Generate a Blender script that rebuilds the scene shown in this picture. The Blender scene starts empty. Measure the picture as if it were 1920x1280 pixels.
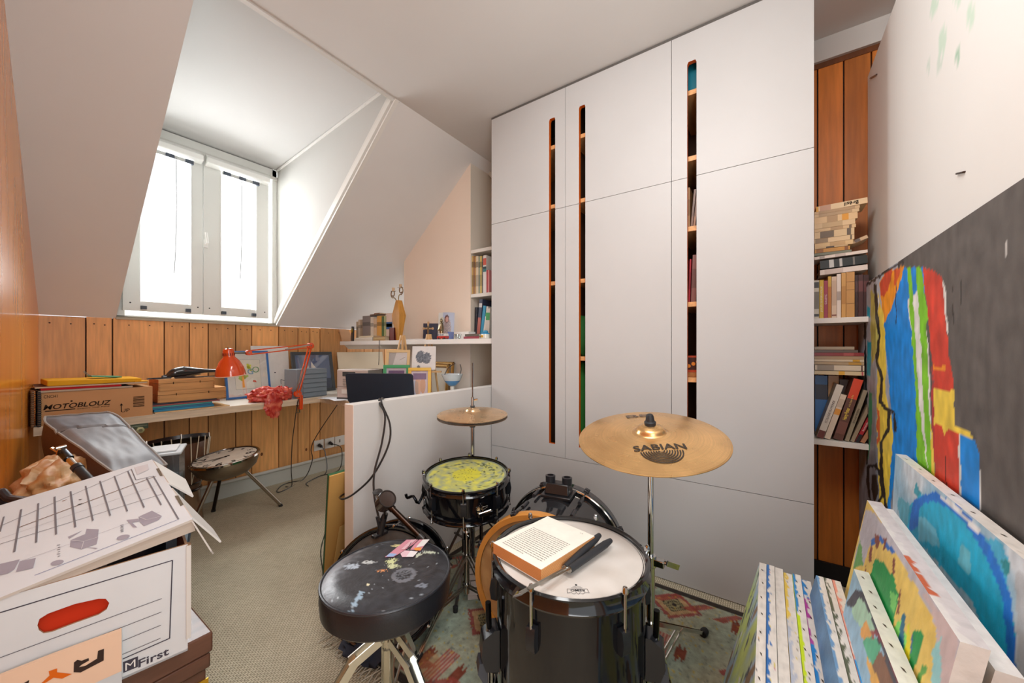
import bpy, math, random
from math import sin, cos, pi, radians
from mathutils import Vector, Matrix, noise

V = Vector
SC = bpy.context.scene
COL = SC.collection
# ---------------------------------------------------------------- camera model
F, CX, CY, H = 696.3, 960.0, 654.0, 1.10
TH = math.atan2(480.0, F)
FW = V((cos(TH), sin(TH), 0)); RT = V((sin(TH), -cos(TH), 0))

def ray(px, py):
    return FW + RT * ((px - CX) / F) + V((0, 0, -(py - CY) / F))

def at(px, py, x=None, y=None, z=None, d=None):
    r = ray(px, py)
    if d is not None: t = d
    elif x is not None: t = x / r.x
    elif y is not None: t = y / r.y
    else: t = (z - H) / r.z
    return V((0, 0, H)) + r * t

# ---------------------------------------------------------------- colour
def lin(c):
    if isinstance(c, str):
        c = c.lstrip('#'); c = [int(c[i:i+2], 16) for i in (0, 2, 4)]
    out = []
    for k in c[:3]:
        k = k / 255.0
        out.append(k / 12.92 if k <= 0.04045 else ((k + 0.055) / 1.055) ** 2.4)
    return (out[0], out[1], out[2], 1.0)

def mix(a, b, t):
    return tuple(a[i] + (b[i] - a[i]) * t for i in range(3))

def shade(c, k):
    return tuple(max(0, min(255, v * k)) for v in c[:3])

# ---------------------------------------------------------------- materials
MATS = {}
def mk(name, rough=0.6, metal=0.0, spec=0.5, ns=0.0, na=0.0, stretch=(1, 1, 1), bump=0.0, bs=60.0,
       coat=0.0, trans=0.0, detail=3.0, sheen=0.0, wave=0.0, rvar=0.0):
    m = bpy.data.materials.new(name); m.use_nodes = True
    nt = m.node_tree; N = nt.nodes; L = nt.links
    bs_ = N['Principled BSDF']
    bs_.inputs['Roughness'].default_value = rough
    bs_.inputs['Metallic'].default_value = metal
    bs_.inputs['Specular IOR Level'].default_value = spec
    bs_.inputs['Coat Weight'].default_value = coat
    bs_.inputs['Coat Roughness'].default_value = 0.05
    bs_.inputs['Transmission Weight'].default_value = trans
    at_ = N.new('ShaderNodeVertexColor'); at_.layer_name = 'Col'
    src = at_.outputs['Color']
    tc = N.new('ShaderNodeTexCoord'); mp = N.new('ShaderNodeMapping')
    mp.inputs['Scale'].default_value = stretch
    L.new(tc.outputs['Object'], mp.inputs['Vector'])
    if na > 0:
        nz = N.new('ShaderNodeTexNoise'); nz.inputs['Scale'].default_value = ns
        nz.inputs['Detail'].default_value = detail
        L.new(mp.outputs['Vector'], nz.inputs['Vector'])
        mr = N.new('ShaderNodeMapRange')
        mr.inputs['From Min'].default_value = 0.25; mr.inputs['From Max'].default_value = 0.75
        mr.inputs['To Min'].default_value = 1 - na; mr.inputs['To Max'].default_value = 1 + na * 0.6
        L.new(nz.outputs['Fac'], mr.inputs['Value'])
        vm = N.new('ShaderNodeVectorMath'); vm.operation = 'SCALE'
        L.new(src, vm.inputs[0]); L.new(mr.outputs['Result'], vm.inputs['Scale'])
        src = vm.outputs['Vector']
        if rvar > 0:
            m2 = N.new('ShaderNodeMapRange')
            m2.inputs['To Min'].default_value = max(0, rough - rvar); m2.inputs['To Max'].default_value = rough + rvar
            L.new(nz.outputs['Fac'], m2.inputs['Value']); L.new(m2.outputs['Result'], bs_.inputs['Roughness'])
        if wave > 0:
            wv = N.new('ShaderNodeTexWave'); wv.wave_type = 'RINGS'; wv.inputs['Scale'].default_value = 1.6
            wv.inputs['Distortion'].default_value = 6; wv.inputs['Detail'].default_value = 2
            mp2 = N.new('ShaderNodeMapping'); mp2.inputs['Scale'].default_value = tuple(k * 0.22 for k in stretch)
            L.new(tc.outputs['Object'], mp2.inputs['Vector']); L.new(mp2.outputs['Vector'], wv.inputs['Vector'])
            m3 = N.new('ShaderNodeMapRange'); m3.inputs['To Min'].default_value = 1 - wave; m3.inputs['To Max'].default_value = 1 + wave * .3
            L.new(wv.outputs['Fac'], m3.inputs['Value'])
            v2 = N.new('ShaderNodeVectorMath'); v2.operation = 'SCALE'
            L.new(src, v2.inputs[0]); L.new(m3.outputs['Result'], v2.inputs['Scale']); src = v2.outputs['Vector']
    L.new(src, bs_.inputs['Base Color'])
    if bump > 0:
        n2 = N.new('ShaderNodeTexNoise'); n2.inputs['Scale'].default_value = bs
        n2.inputs['Detail'].default_value = 4
        L.new(mp.outputs['Vector'], n2.inputs['Vector'])
        bp = N.new('ShaderNodeBump'); bp.inputs['Strength'].default_value = bump; bp.inputs['Distance'].default_value = 0.004
        L.new(n2.outputs['Fac'], bp.inputs['Height']); L.new(bp.outputs['Normal'], bs_.inputs['Normal'])
    MATS[name] = m
    return m

mk('matte', 0.75, ns=14, na=0.05)
mk('paper', 0.85, ns=30, na=0.05, spec=0.2)
mk('satin', 0.38, ns=20, na=0.04)
mk('plastic', 0.28)
mk('gloss', 0.10, coat=0.6, ns=6, na=0.15)
mk('black_gloss', 0.08, spec=0.4, coat=0.35)
mk('chrome', 0.10, metal=1.0, ns=9, na=0.08)
mk('steel', 0.28, metal=1.0, ns=12, na=0.1)
mk('brass', 0.28, metal=0.85, ns=9, na=0.22, rvar=0.1)
mk('gold', 0.35, metal=0.6, ns=30, na=0.12)
mk('plaster', 0.85, ns=2.2, na=0.03, spec=0.2, bump=0.05, bs=40)
mk('white_paint', 0.42, ns=3, na=0.03, spec=0.35, bump=0.02, bs=180)
mk('wood_v', 0.42, ns=7, na=0.22, stretch=(9, 9, 0.7), bump=0.06, bs=25, wave=0.12, detail=5)
mk('wood_h', 0.5, ns=7, na=0.25, stretch=(0.8, 9, 9), bump=0.05, bs=25, detail=5)
mk('varnish', 0.22, ns=3, na=0.16, stretch=(4, 4, 0.5), coat=0.25, detail=4)
mk('dark_wood', 0.32, ns=6, na=0.3, stretch=(0.7, 8, 8), coat=0.2)
mk('leather', 0.34, ns=16, na=0.12, bump=0.12, bs=160)
mk('nylon', 0.62, ns=7, na=0.18, bump=0.25, bs=50)
mk('bagcloth', 0.55, ns=18, na=0.08, bump=0.06, bs=60)
mk('cloth', 0.8, ns=10, na=0.15, bump=0.3, bs=45)
mk('cardboard', 0.8, ns=5, na=0.07, spec=0.2, bump=0.04, bs=80)
mk('canvas_paint', 0.5, ns=40, na=0.10, bump=0.25, bs=70)
mk('oil_gloss', 0.5, spec=0.22, ns=22, na=0.16, bump=0.35, bs=30)
mk('rug', 0.95, ns=45, na=0.28, spec=0.1, bump=0.4, bs=220)
mk('rubber', 0.6)

def glass_mat(name, tint=(1, 1, 1), gl=0.06, rough=0.02, mixf=0.10):
    m = bpy.data.materials.new(name); m.use_nodes = True
    nt = m.node_tree; N = nt.nodes; L = nt.links
    out = N['Material Output']; N.remove(N['Principled BSDF'])
    tr = N.new('ShaderNodeBsdfTransparent'); tr.inputs['Color'].default_value = (*tint, 1)
    gs = N.new('ShaderNodeBsdfGlossy'); gs.inputs['Roughness'].default_value = rough
    nz = N.new('ShaderNodeTexNoise'); nz.inputs['Scale'].default_value = 3
    mr = N.new('ShaderNodeMapRange'); mr.inputs['To Min'].default_value = mixf * .7; mr.inputs['To Max'].default_value = mixf * 1.3
    L.new(nz.outputs['Fac'], mr.inputs['Value'])
    mx = N.new('ShaderNodeMixShader'); L.new(mr.outputs['Result'], mx.inputs['Fac'])
    L.new(tr.outputs[0], mx.inputs[1]); L.new(gs.outputs[0], mx.inputs[2]); L.new(mx.outputs[0], out.inputs['Surface'])
    MATS[name] = m
glass_mat('pane_glass')
glass_mat('dial_glass', mixf=0.025)
glass_mat('clear_glass', tint=(.93, .96, .97), mixf=0.22)
glass_mat('clear_plastic', tint=(.80, .84, .86), mixf=0.35, rough=0.25)

def carpet_mat():
    m = bpy.data.materials.new('carpet'); m.use_nodes = True
    nt = m.node_tree; N = nt.nodes; L = nt.links; b = N['Principled BSDF']
    b.inputs['Roughness'].default_value = 0.95; b.inputs['Specular IOR Level'].default_value = 0.1
    at_ = N.new('ShaderNodeVertexColor'); at_.layer_name = 'Col'
    tc = N.new('ShaderNodeTexCoord')
    mp = N.new('ShaderNodeMapping'); mp.inputs['Rotation'].default_value = (0, 0, radians(0)); mp.inputs['Scale'].default_value = (1, 1, 1)
    L.new(tc.outputs['Object'], mp.inputs['Vector'])
    br = N.new('ShaderNodeTexBrick'); br.inputs['Scale'].default_value = 1.0
    br.inputs['Brick Width'].default_value = 0.014; br.inputs['Row Height'].default_value = 0.0085
    br.inputs['Mortar Size'].default_value = 0.0016; br.inputs['Mortar Smooth'].default_value = 1.0
    br.inputs['Color1'].default_value = (1, 1, 1, 1); br.inputs['Color2'].default_value = (.86, .86, .84, 1); br.inputs['Mortar'].default_value = (.36, .34, .30, 1)
    L.new(mp.outputs['Vector'], br.inputs['Vector'])
    nz = N.new('ShaderNodeTexNoise'); nz.inputs['Scale'].default_value = 5; nz.inputs['Detail'].default_value = 6
    L.new(tc.outputs['Object'], nz.inputs['Vector'])
    mr = N.new('ShaderNodeMapRange'); mr.inputs['To Min'].default_value = 0.78; mr.inputs['To Max'].default_value = 1.15
    L.new(nz.outputs['Fac'], mr.inputs['Value'])
    mu = N.new('ShaderNodeMix'); mu.data_type = 'RGBA'; mu.blend_type = 'MULTIPLY'; mu.inputs[0].default_value = 1
    L.new(at_.outputs['Color'], mu.inputs[6]); L.new(br.outputs['Color'], mu.inputs[7])
    vm = N.new('ShaderNodeVectorMath'); vm.operation = 'SCALE'
    L.new(mu.outputs[2], vm.inputs[0]); L.new(mr.outputs['Result'], vm.inputs['Scale'])
    L.new(vm.outputs['Vector'], b.inputs['Base Color'])
    bp = N.new('ShaderNodeBump'); bp.inputs['Strength'].default_value = 0.6; bp.inputs['Distance'].default_value = 0.004; bp.invert = True
    L.new(br.outputs['Fac'], bp.inputs['Height']); L.new(bp.outputs['Normal'], b.inputs['Normal'])
    MATS['carpet'] = m
carpet_mat()

# ---------------------------------------------------------------- text
_TX = {}
def text2d(s, bold=False):
    """flat lettering as 2-D verts and faces; height of a capital about 0.7"""
    k = (s, bold)
    if k in _TX: return _TX[k]
    cu = bpy.data.curves.new('t', 'FONT'); cu.body = s; cu.size = 1.0; cu.resolution_u = 3
    cu.align_x = 'CENTER'; cu.align_y = 'CENTER'
    if bold: cu.offset = 0.018
    ob = bpy.data.objects.new('t', cu)
    me = bpy.data.meshes.new_from_object(ob)
    vs = [(v.co.x, v.co.y) for v in me.vertices]; fs = [tuple(p.vertices) for p in me.polygons]
    bpy.data.objects.remove(ob); bpy.data.curves.remove(cu); bpy.data.meshes.remove(me)
    if not vs: vs, fs = [(0, 0)], []
    xs = [a for a, b in vs]; ys = [b for a, b in vs]
    cx, cy = (min(xs) + max(xs)) / 2, (min(ys) + max(ys)) / 2
    w, h = max(xs) - min(xs), max(ys) - min(ys)
    vs = [((a - cx), (b - cy)) for a, b in vs]
    _TX[k] = (vs, fs, w, h)
    return _TX[k]

# ---------------------------------------------------------------- mesh builder
class MB:
    def __init__(s, M=None):
        s.v = []; s.f = []; s.c = []; s.mi = []; s.sm = []; s.mats = []
        s.M = M or Matrix.Identity(4)
    def _mi(s, m):
        m = m or 'matte'
        if m not in s.mats: s.mats.append(m)
        return s.mats.index(m)
    def add(s, vs, fs, col, mat=None, smooth=False, cols=None, flip=False):
        b = len(s.v); k = s._mi(mat)
        s.v += [s.M @ V(p) for p in vs]
        for i, f in enumerate(fs):
            f = tuple(b + j for j in f)
            s.f.append(f[::-1] if flip else f)
            cc = cols[i] if cols else col
            s.c.append(cc[::-1] if flip and isinstance(cc, list) else cc); s.mi.append(k); s.sm.append(smooth)
        return s
    def box(s, lo, hi, col, mat=None, faces=None):
        (x0, y0, z0), (x1, y1, z1) = lo, hi
        if x0 > x1: x0, x1 = x1, x0
        if y0 > y1: y0, y1 = y1, y0
        if z0 > z1: z0, z1 = z1, z0
        vs = [(x0, y0, z0), (x1, y0, z0), (x1, y1, z0), (x0, y1, z0), (x0, y0, z1), (x1, y0, z1), (x1, y1, z1), (x0, y1, z1)]
        fs = [(0, 3, 2, 1), (4, 5, 6, 7), (0, 1, 5, 4), (1, 2, 6, 5), (2, 3, 7, 6), (3, 0, 4, 7)]  # -z +z -y +x +y -x
        return s.add(vs, fs, col, mat, cols=faces)
    def hexa(s, pts, col, mat=None, faces=None):
        """8 points: bottom ring then top ring"""
        fs = [(0, 3, 2, 1), (4, 5, 6, 7), (0, 1, 5, 4), (1, 2, 6, 5), (2, 3, 7, 6), (3, 0, 4, 7)]
        return s.add(pts, fs, col, mat, cols=faces)
    def bar(s, p0, p1, w, h, col, mat=None, up=(0, 0, 1)):
        p0, p1 = V(p0), V(p1); d = (p1 - p0).normalized(); u = V(up)
        a = d.cross(u)
        if a.length < 1e-4: a = d.cross(V((1, 0, 0)))
        a.normalize(); b = a.cross(d).normalized()
        a *= w / 2; b *= h / 2
        vs = [p0 - a - b, p0 + a - b, p1 + a - b, p1 - a - b, p0 - a + b, p0 + a + b, p1 + a + b, p1 - a + b]
        return s.hexa(vs, col, mat)
    def tube(s, pts, r, col, mat=None, n=10, cap=True, smooth=True, curve=0):
        P = [V(p) for p in pts]
        if curve: P = spline(P, curve)
        R = r if isinstance(r, (list, tuple)) else [r] * len(P)
        if len(R) != len(P):
            n0 = len(R) - 1; o = []
            for i in range(len(P)):
                f = i / (len(P) - 1) * n0; k = min(int(f), n0 - 1); o.append(R[k] + (R[k + 1] - R[k]) * (f - k))
            R = o
        vs = []; prev = None
        for i, p in enumerate(P):
            d = (P[min(i + 1, len(P) - 1)] - P[max(i - 1, 0)]).normalized()
            if prev is None:
                a = d.cross(V((0, 0, 1)))
                if a.length < 1e-3: a = d.cross(V((1, 0, 0)))
            else:
                a = prev - d * prev.dot(d)
                if a.length < 1e-4: a = d.cross(V((.3, 1, .2)))
            a.normalize(); prev = a; b = d.cross(a)
            for j in range(n):
                t = 2 * pi * j / n
                vs.append(p + (a * cos(t) + b * sin(t)) * R[i])
        fs = []
        for i in range(len(P) - 1):
            for j in range(n):
                k = (j + 1) % n
                fs.append((i * n + j, i * n + k, (i + 1) * n + k, (i + 1) * n + j))
        if cap:
            fs.append(tuple(range(n))[::-1]); e = (len(P) - 1) * n; fs.append(tuple(range(e, e + n)))
        return s.add(vs, fs, col, mat, smooth)
    def lathe(s, prof, col, mat=None, n=32, smooth=True, cols=None, M=None, arc=2 * pi, closed=False):
        """profile (r, z) bottom to top about local z"""
        vs = []; fs = []; fc = []
        M = M or Matrix.Identity(4); full = abs(arc - 2 * pi) < 1e-6
        m = n if full else n + 1
        for r, z in prof:
            for j in range(m):
                t = arc * j / n
                vs.append(M @ V((r * cos(t), r * sin(t), z)))
        for i in range(len(prof) - 1):
            for j in range(n):
                k = (j + 1) % m
                fs.append((i * m + j, i * m + k, (i + 1) * m + k, (i + 1) * m + j)); fc.append(cols[i] if cols else col)
        if full and prof[0][0] > 1e-5 and not closed and abs(prof[0][1] - prof[1][1]) > 1e-5: fs.append(tuple(range(m))[::-1]); fc.append(cols[0] if cols else col)
        if full and prof[-1][0] > 1e-5 and not closed and abs(prof[-1][1] - prof[-2][1]) > 1e-5:
            e = (len(prof) - 1) * m; fs.append(tuple(range(e, e + m))); fc.append(cols[-1] if cols else col)
        return s.add(vs, fs, col, mat, smooth, cols=fc)
    def torus(s, R, r, col, mat=None, n=40, m=10, M=None):
        pr = []
        M = M or Matrix.Identity(4); vs = []; fs = []
        for i in range(n):
            t = 2 * pi * i / n
            for j in range(m):
                u = 2 * pi * j / m
                vs.append(M @ V(((R + r * cos(u)) * cos(t), (R + r * cos(u)) * sin(t), r * sin(u))))
        for i in range(n):
            for j in range(m):
                fs.append((i * m + j, ((i + 1) % n) * m + j, ((i + 1) % n) * m + (j + 1) % m, i * m + (j + 1) % m))
        return s.add(vs, fs, col, mat, True)
    def prism(s, poly, M, d, col, mat=None, side=None, sidemat=None, back=True):
        """2-D polygon in the plane of matrix M (x, y), extruded d along its z (d may be negative)"""
        n = len(poly)
        area = sum(poly[i][0] * poly[(i + 1) % n][1] - poly[(i + 1) % n][0] * poly[i][1] for i in range(n))
        if area < 0: poly = poly[::-1]
        a = [M @ V((p[0], p[1], 0)) for p in poly]; b = [M @ V((p[0], p[1], d)) for p in poly]
        top, bot = (b, a) if d > 0 else (a, b)
        s.add(top, [tuple(range(n))], col, mat)
        if back: s.add(bot, [tuple(range(n))[::-1]], col, mat)
        s.add(bot + top, [(i, (i + 1) % n, n + (i + 1) % n, n + i) for i in range(n)], side or col, sidemat or mat)
        return s
    def poly(s, pts, col, mat=None):
        return s.add(pts, [tuple(range(len(pts)))], col, mat)
    def flat(s, polys, M, mat=None, off=0.0006, step=0.0003):
        """list of (2-D polygon, colour) painted on the plane of M, layered"""
        for i, (p, c) in enumerate(polys):
            n = len(p)
            ar = sum(p[k][0] * p[(k + 1) % n][1] - p[(k + 1) % n][0] * p[k][1] for k in range(n))
            if ar < 0: p = p[::-1]
            s.add([M @ V((q[0], q[1], off + step * i)) for q in p], [tuple(range(n))], c, mat)
        return s
    def text(s, st, M, size, col, mat=None, width=None, fn=None, sx=1.0, bold=False, off=0.0008, shear=0.0):
        """lettering centred on the origin of M; size = height of the letters"""
        vs, fs, w, h = text2d(st, bold)
        k = size / max(h, 1e-6); kx = k * sx
        if width: kx = width / max(w, 1e-6)
        if fn: pts = [fn(a * kx + shear * b * k, b * k) for a, b in vs]
        else: pts = [M @ V((a * kx + shear * b * k, b * k, off)) for a, b in vs]
        return s.add(pts, fs, col, mat)
    def grid(s, nu, nv, pos, colf, mat=None, smooth=True, flip=False):
        """pos(u,v) -> point, colf(u,v) -> colour; u, v in 0..1"""
        vs = [pos(i / nu, j / nv) for j in range(nv + 1) for i in range(nu + 1)]
        fs = []; cs = []; vc = [lin(colf(i / nu, j / nv)) for j in range(nv + 1) for i in range(nu + 1)]
        for j in range(nv):
            for i in range(nu):
                a = j * (nu + 1) + i
                q = (a, a + 1, a + nu + 2, a + nu + 1); fs.append(q); cs.append([vc[k] for k in q])
        return s.add(vs, fs, (0, 0, 0), mat, smooth, cols=cs, flip=flip)
    def polar(s, R, nr, nt, zf, colf, mat=None, M=None, r0=0.0):
        M = M or Matrix.Identity(4); vs = []; fs = []; cs = []; vc = []
        for i in range(nr + 1):
            r = r0 + (R - r0) * i / nr
            for j in range(nt):
                t = 2 * pi * j / nt; x, y = r * cos(t), r * sin(t)
                vs.append(M @ V((x, y, zf(r, t)))); vc.append(lin(colf(x, y)))
        for i in range(nr):
            for j in range(nt):
                k = (j + 1) % nt
                q = (i * nt + j, (i + 1) * nt + j, (i + 1) * nt + k, i * nt + k); fs.append(q); cs.append([vc[z] for z in q])
        return s.add(vs, fs, (0, 0, 0), mat, True, cols=cs)
    def blob(s, c, rad, col, mat=None, nu=20, nv=12, amp=0.15, freq=6.0, seed=0.0, M=None, colf=None):
        vs = []; fs = []; cs = []; M = M or Matrix.Identity(4); c = V(c)
        for j in range(nv + 1):
            ph = pi * j / nv
            for i in range(nu):
                t = 2 * pi * i / nu
                d = V((sin(ph) * cos(t), sin(ph) * sin(t), cos(ph)))
                k = 1 + amp * noise.noise(d * freq * .5 + V((seed, seed * 1.7, 0))) + amp * .5 * abs(noise.noise(d * freq + V((seed, 0, 4))))
                vs.append(c + M.to_3x3() @ V((d.x * rad[0] * k, d.y * rad[1] * k, d.z * rad[2] * k)))
        for j in range(nv):
            for i in range(nu):
                k = (i + 1) % nu
                fs.append((j * nu + i, (j + 1) * nu + i, (j + 1) * nu + k, j * nu + k))
                cs.append(colf(vs[j * nu + i]) if colf else col)
        return s.add(vs, fs, col, mat, True, cols=cs)
    def build(s, name, parent=None, local=False, bevel=0.0, seg=2, angle=35, subsurf=0, solid=0.0, origin=None):
        me = bpy.data.meshes.new(name)
        vs = s.v
        ob = bpy.data.objects.new(name, me); COL.objects.link(ob)
        if parent is not None:
            ob.parent = parent
            if not local:
                inv = wmat(parent).inverted(); vs = [inv @ p for p in vs]
        elif not local:
            if origin is None:
                xs = [p.x for p in vs]; ys = [p.y for p in vs]; zs = [p.z for p in vs]
                origin = V(((min(xs) + max(xs)) / 2, (min(ys) + max(ys)) / 2, min(zs)))
            ob.location = origin; vs = [p - V(origin) for p in vs]
        me.from_pydata([tuple(p) for p in vs], [], s.f)
        for m in s.mats: me.materials.append(MATS[m])
        me.polygons.foreach_set('material_index', s.mi)
        me.polygons.foreach_set('use_smooth', [True] * len(s.f))
        at_ = me.color_attributes.new('Col', 'FLOAT_COLOR', 'CORNER')
        buf = []; cache = {}
        for f, c in zip(s.f, s.c):
            if isinstance(c, list):
                for q in (c if not getattr(c, 'rev', False) else c[::-1]): buf += q
                continue
            c = cache.setdefault(c, lin(c)) if isinstance(c, (tuple, str)) else lin(c)
            buf += c * len(f)
        at_.data.foreach_set('color', buf)
        me.validate(clean_customdata=False); me.update()
        me.set_sharp_from_angle(angle=radians(angle))
        if not all(s.sm):
            pass
        if solid:
            md = ob.modifiers.new('s', 'SOLIDIFY'); md.thickness = solid; md.offset = 0
        if bevel:
            md = ob.modifiers.new('b', 'BEVEL'); md.width = bevel; md.segments = seg; md.limit_method = 'ANGLE'; md.angle_limit = radians(40)
            md.harden_normals = False
        if subsurf:
            md = ob.modifiers.new('u', 'SUBSURF'); md.levels = subsurf; md.render_levels = subsurf
        return ob

def wmat(o):
    m = Matrix.LocRotScale(o.location, o.rotation_euler, o.scale)
    return wmat(o.parent) @ m if o.parent else m

def spline(P, k):
    out = []
    n = len(P)
    for i in range(n - 1):
        p0, p1, p2, p3 = P[max(i - 1, 0)], P[i], P[i + 1], P[min(i + 2, n - 1)]
        for j in range(k):
            t = j / k
            out.append(0.5 * ((2 * p1) + (p2 - p0) * t + (2 * p0 - 5 * p1 + 4 * p2 - p3) * t * t + (3 * p1 - p0 - 3 * p2 + p3) * t ** 3))
    out.append(P[-1])
    return out

def frame(o, u, n):
    """matrix with origin o, x along u, z along n"""
    u = V(u).normalized(); n = V(n); n = (n - u * n.dot(u)).normalized(); v = n.cross(u)
    return Matrix(((u.x, v.x, n.x, o[0]), (u.y, v.y, n.y, o[1]), (u.z, v.z, n.z, o[2]), (0, 0, 0, 1)))

def T(x, y, z): return Matrix.Translation((x, y, z))
def RZ(a): return Matrix.Rotation(a, 4, 'Z')
def RX(a): return Matrix.Rotation(a, 4, 'X')
def RY(a): return Matrix.Rotation(a, 4, 'Y')

def thing(name, label, cat, loc=(0, 0, 0), rz=0.0, group=None, rot=None):
    o = bpy.data.objects.new(name, None); COL.objects.link(o)
    o.empty_display_size = 0.05
    o.location = loc; o.rotation_euler = rot or (0, 0, rz)
    return tag(o, label, cat, group)

def tag(o, label, cat, group=None):
    o['label'] = label; o['category'] = cat
    if group: o['group'] = group
    return o

def struct(o, label=None):
    o['kind'] = 'structure'
    if label: o['label'] = label
    return o

def N2(x, y, s=1.0, o=0.0): return noise.noise(V((x * s, y * s, o)))

def inpoly(x, y, p):
    r = False; n = len(p); j = n - 1
    for i in range(n):
        if (p[i][1] > y) != (p[j][1] > y) and x < (p[j][0] - p[i][0]) * (y - p[i][1]) / (p[j][1] - p[i][1]) + p[i][0]: r = not r
        j = i
    return r

WHITE = (222, 220, 217); OFFW = (214, 210, 204)
# ================================================================ camera, world, light
cam = bpy.data.cameras.new('camera'); camo = bpy.data.objects.new('camera', cam); COL.objects.link(camo)
cam.sensor_width = 36.0; cam.lens = 36.0 * F / 1920.0; cam.shift_y = (CY - 640.0) / 1920.0; cam.clip_start = 0.02
camo.location = (0, 0, H); camo.rotation_euler = (pi / 2, 0, TH - pi / 2)
SC.camera = camo
SC.view_settings.view_transform = 'Standard'; SC.view_settings.look = 'None'; SC.view_settings.exposure = 0.0; SC.view_settings.gamma = 1.0

w = bpy.data.worlds.new('sky'); SC.world = w; w.use_nodes = True
bg = w.node_tree.nodes['Background']; bg.inputs['Color'].default_value = (0.97, 0.985, 1.0, 1); bg.inputs['Strength'].default_value = WORLD = 1.3

def area(name, loc, target, sx, sy, power, color=(1, 1, 1)):
    l = bpy.data.lights.new(name, 'AREA'); l.shape = 'RECTANGLE'; l.size = sx; l.size_y = sy; l.energy = power; l.color = color
    o = bpy.data.objects.new(name, l); COL.objects.link(o); o.location = loc
    o.rotation_euler = (V(target) - V(loc)).to_track_quat('-Z', 'Y').to_euler()
    return o
area('window_daylight', (0.97, 3.62, 2.0), (1.0, 0.6, 0.7), 1.0, 1.25, 100, (0.97, 0.99, 1.0))
area('overhead_fill', (0.6, 0.22, 2.46), (1.75, -0.15, 0.8), 0.9, 0.7, 25, (1.0, 0.99, 0.975))  # added fill light below the ceiling, not a fixture of the room
area('rear_fill', (-0.35, -0.45, 1.4), (0.35, 2.6, 1.95), 0.9, 1.6, 30, (0.96, 0.985, 1.0))  # added fill behind the camera, brightens slope and walls; no real source

# ================================================================ the room shell
YW, XW, XP, XB = 3.32, 1.87, 2.15, 2.30      # window wall, wardrobe front, peach wall, back wall
ZC, YC, ZP = 2.57, 1.80, 1.29                # ceiling, where the slope starts, top of the planks
DX0, DX1 = 0.50, 1.43                        # dormer cheeks
def xw(px): return at(px, 640, y=YW).x

# left panelled wall, slightly out of square
LW0, LW1 = V((0.205, YW)), V((-0.215, -0.1))
def lwx(y): return LW0.x + (LW1.x - LW0.x) * (YW - y) / (YW + 0.1)

m = MB()
m.box((-1.2, -0.75, -0.05), (2.95, 3.45, 0), (216, 205, 180), 'carpet')
struct(m.build('floor'))
m = MB()
m.box((-0.9, -0.75, ZC), (2.95, YC + 0.02, ZC + 0.06), (214, 212, 209), 'plaster')
struct(m.build('ceiling'))

# window wall of vertical planks
edges = [66, 161, 211, 308, 355, 390.5, 442, 472, 522.5, 558.6, 581, 600, 650, 682.5, 699, 721, 745, 770, 800]
xs = [lwx(YW) - 0.02] + [xw(p) for p in edges[1:]]
m = MB(); random.seed(5)
m.box((0.0, YW + 0.018, 0), (2.9, YW + 0.06, ZP - 0.002), (70, 40, 20), 'matte')
for a, b in zip(xs, xs[1:]):
    k = random.uniform(0.88, 1.1); c = shade((230, 168, 104), k)
    top = ZP - random.uniform(0, .006)
    m.box((a + .0035, YW, 0.0), (b - .0035, YW + .02, top), c, 'wood_v')
    cx = (a + b) / 2
    for q in (0.3, 0.7):                      # nail heads
        m.flat([([(cos(t) * .004, sin(t) * .004) for t in [i * pi / 4 for i in range(8)]], (70, 45, 30))],
               frame((a + (b - a) * q, YW, ZP - .035 - random.uniform(0, .01)), (1, 0, 0), (0, -1, 0)))
    if random.random() < .5:
        kx, kz = a + (b - a) * random.uniform(.3, .7), random.uniform(.2, 1.15)
        m.flat([([(cos(t) * .009, sin(t) * .014) for t in [i * pi / 5 for i in range(10)]], (120, 66, 30))],
               frame((kx, YW, kz), (1, 0, 0), (0, -1, 0)))
struct(m.build('wall_window'), 'low wall of orange-brown vertical pine planks under the window')

m = MB()
m.box((lwx(YW), YW - .022, 0), (2.6, YW, .105), (196, 196, 188), 'white_paint')
m.tube([(lwx(YW), YW - .03, .118), (2.6, YW - .03, .118)], .013, (205, 204, 196), 'white_paint')
struct(m.build('baseboard_window'))

# left wall: varnished orange panel
m = MB()
u = V((LW1.x - LW0.x, LW1.y - LW0.y, 0)).normalized(); nrm = V((u.y, -u.x, 0))
if nrm.x < 0: nrm = -nrm
p0, p1 = V((LW0.x, LW0.y, 0)) - u * .02, V((LW1.x, LW1.y, 0))
L = (p1 - p0).length
def lwcol(uu, vv): return mix((250, 164, 62), (234, 130, 36), .5 + .5 * N2(uu * 3, vv * .8, 2))
m.grid(24, 8, lambda a, b: p0 + u * (L * a) + V((0, 0, 2.9 * b)), lwcol, 'varnish', flip=False)
m.grid(2, 2, lambda a, b: p0 - nrm * .03 + u * (L * a) + V((0, 0, 2.9 * b)), lwcol, 'varnish')
for z in (0, 2.9): m.poly([p0 + V((0, 0, z)), p1 + V((0, 0, z)), p1 - nrm * .03 + V((0, 0, z)), p0 - nrm * .03 + V((0, 0, z))], (180, 100, 30), 'varnish')
m.poly([p1, p1 + V((0, 0, 2.9)), p1 - nrm * .03 + V((0, 0, 2.9)), p1 - nrm * .03], (180, 100, 30), 'varnish')
struct(m.build('wall_left'), 'glossy orange varnished wooden wall panel')

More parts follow.
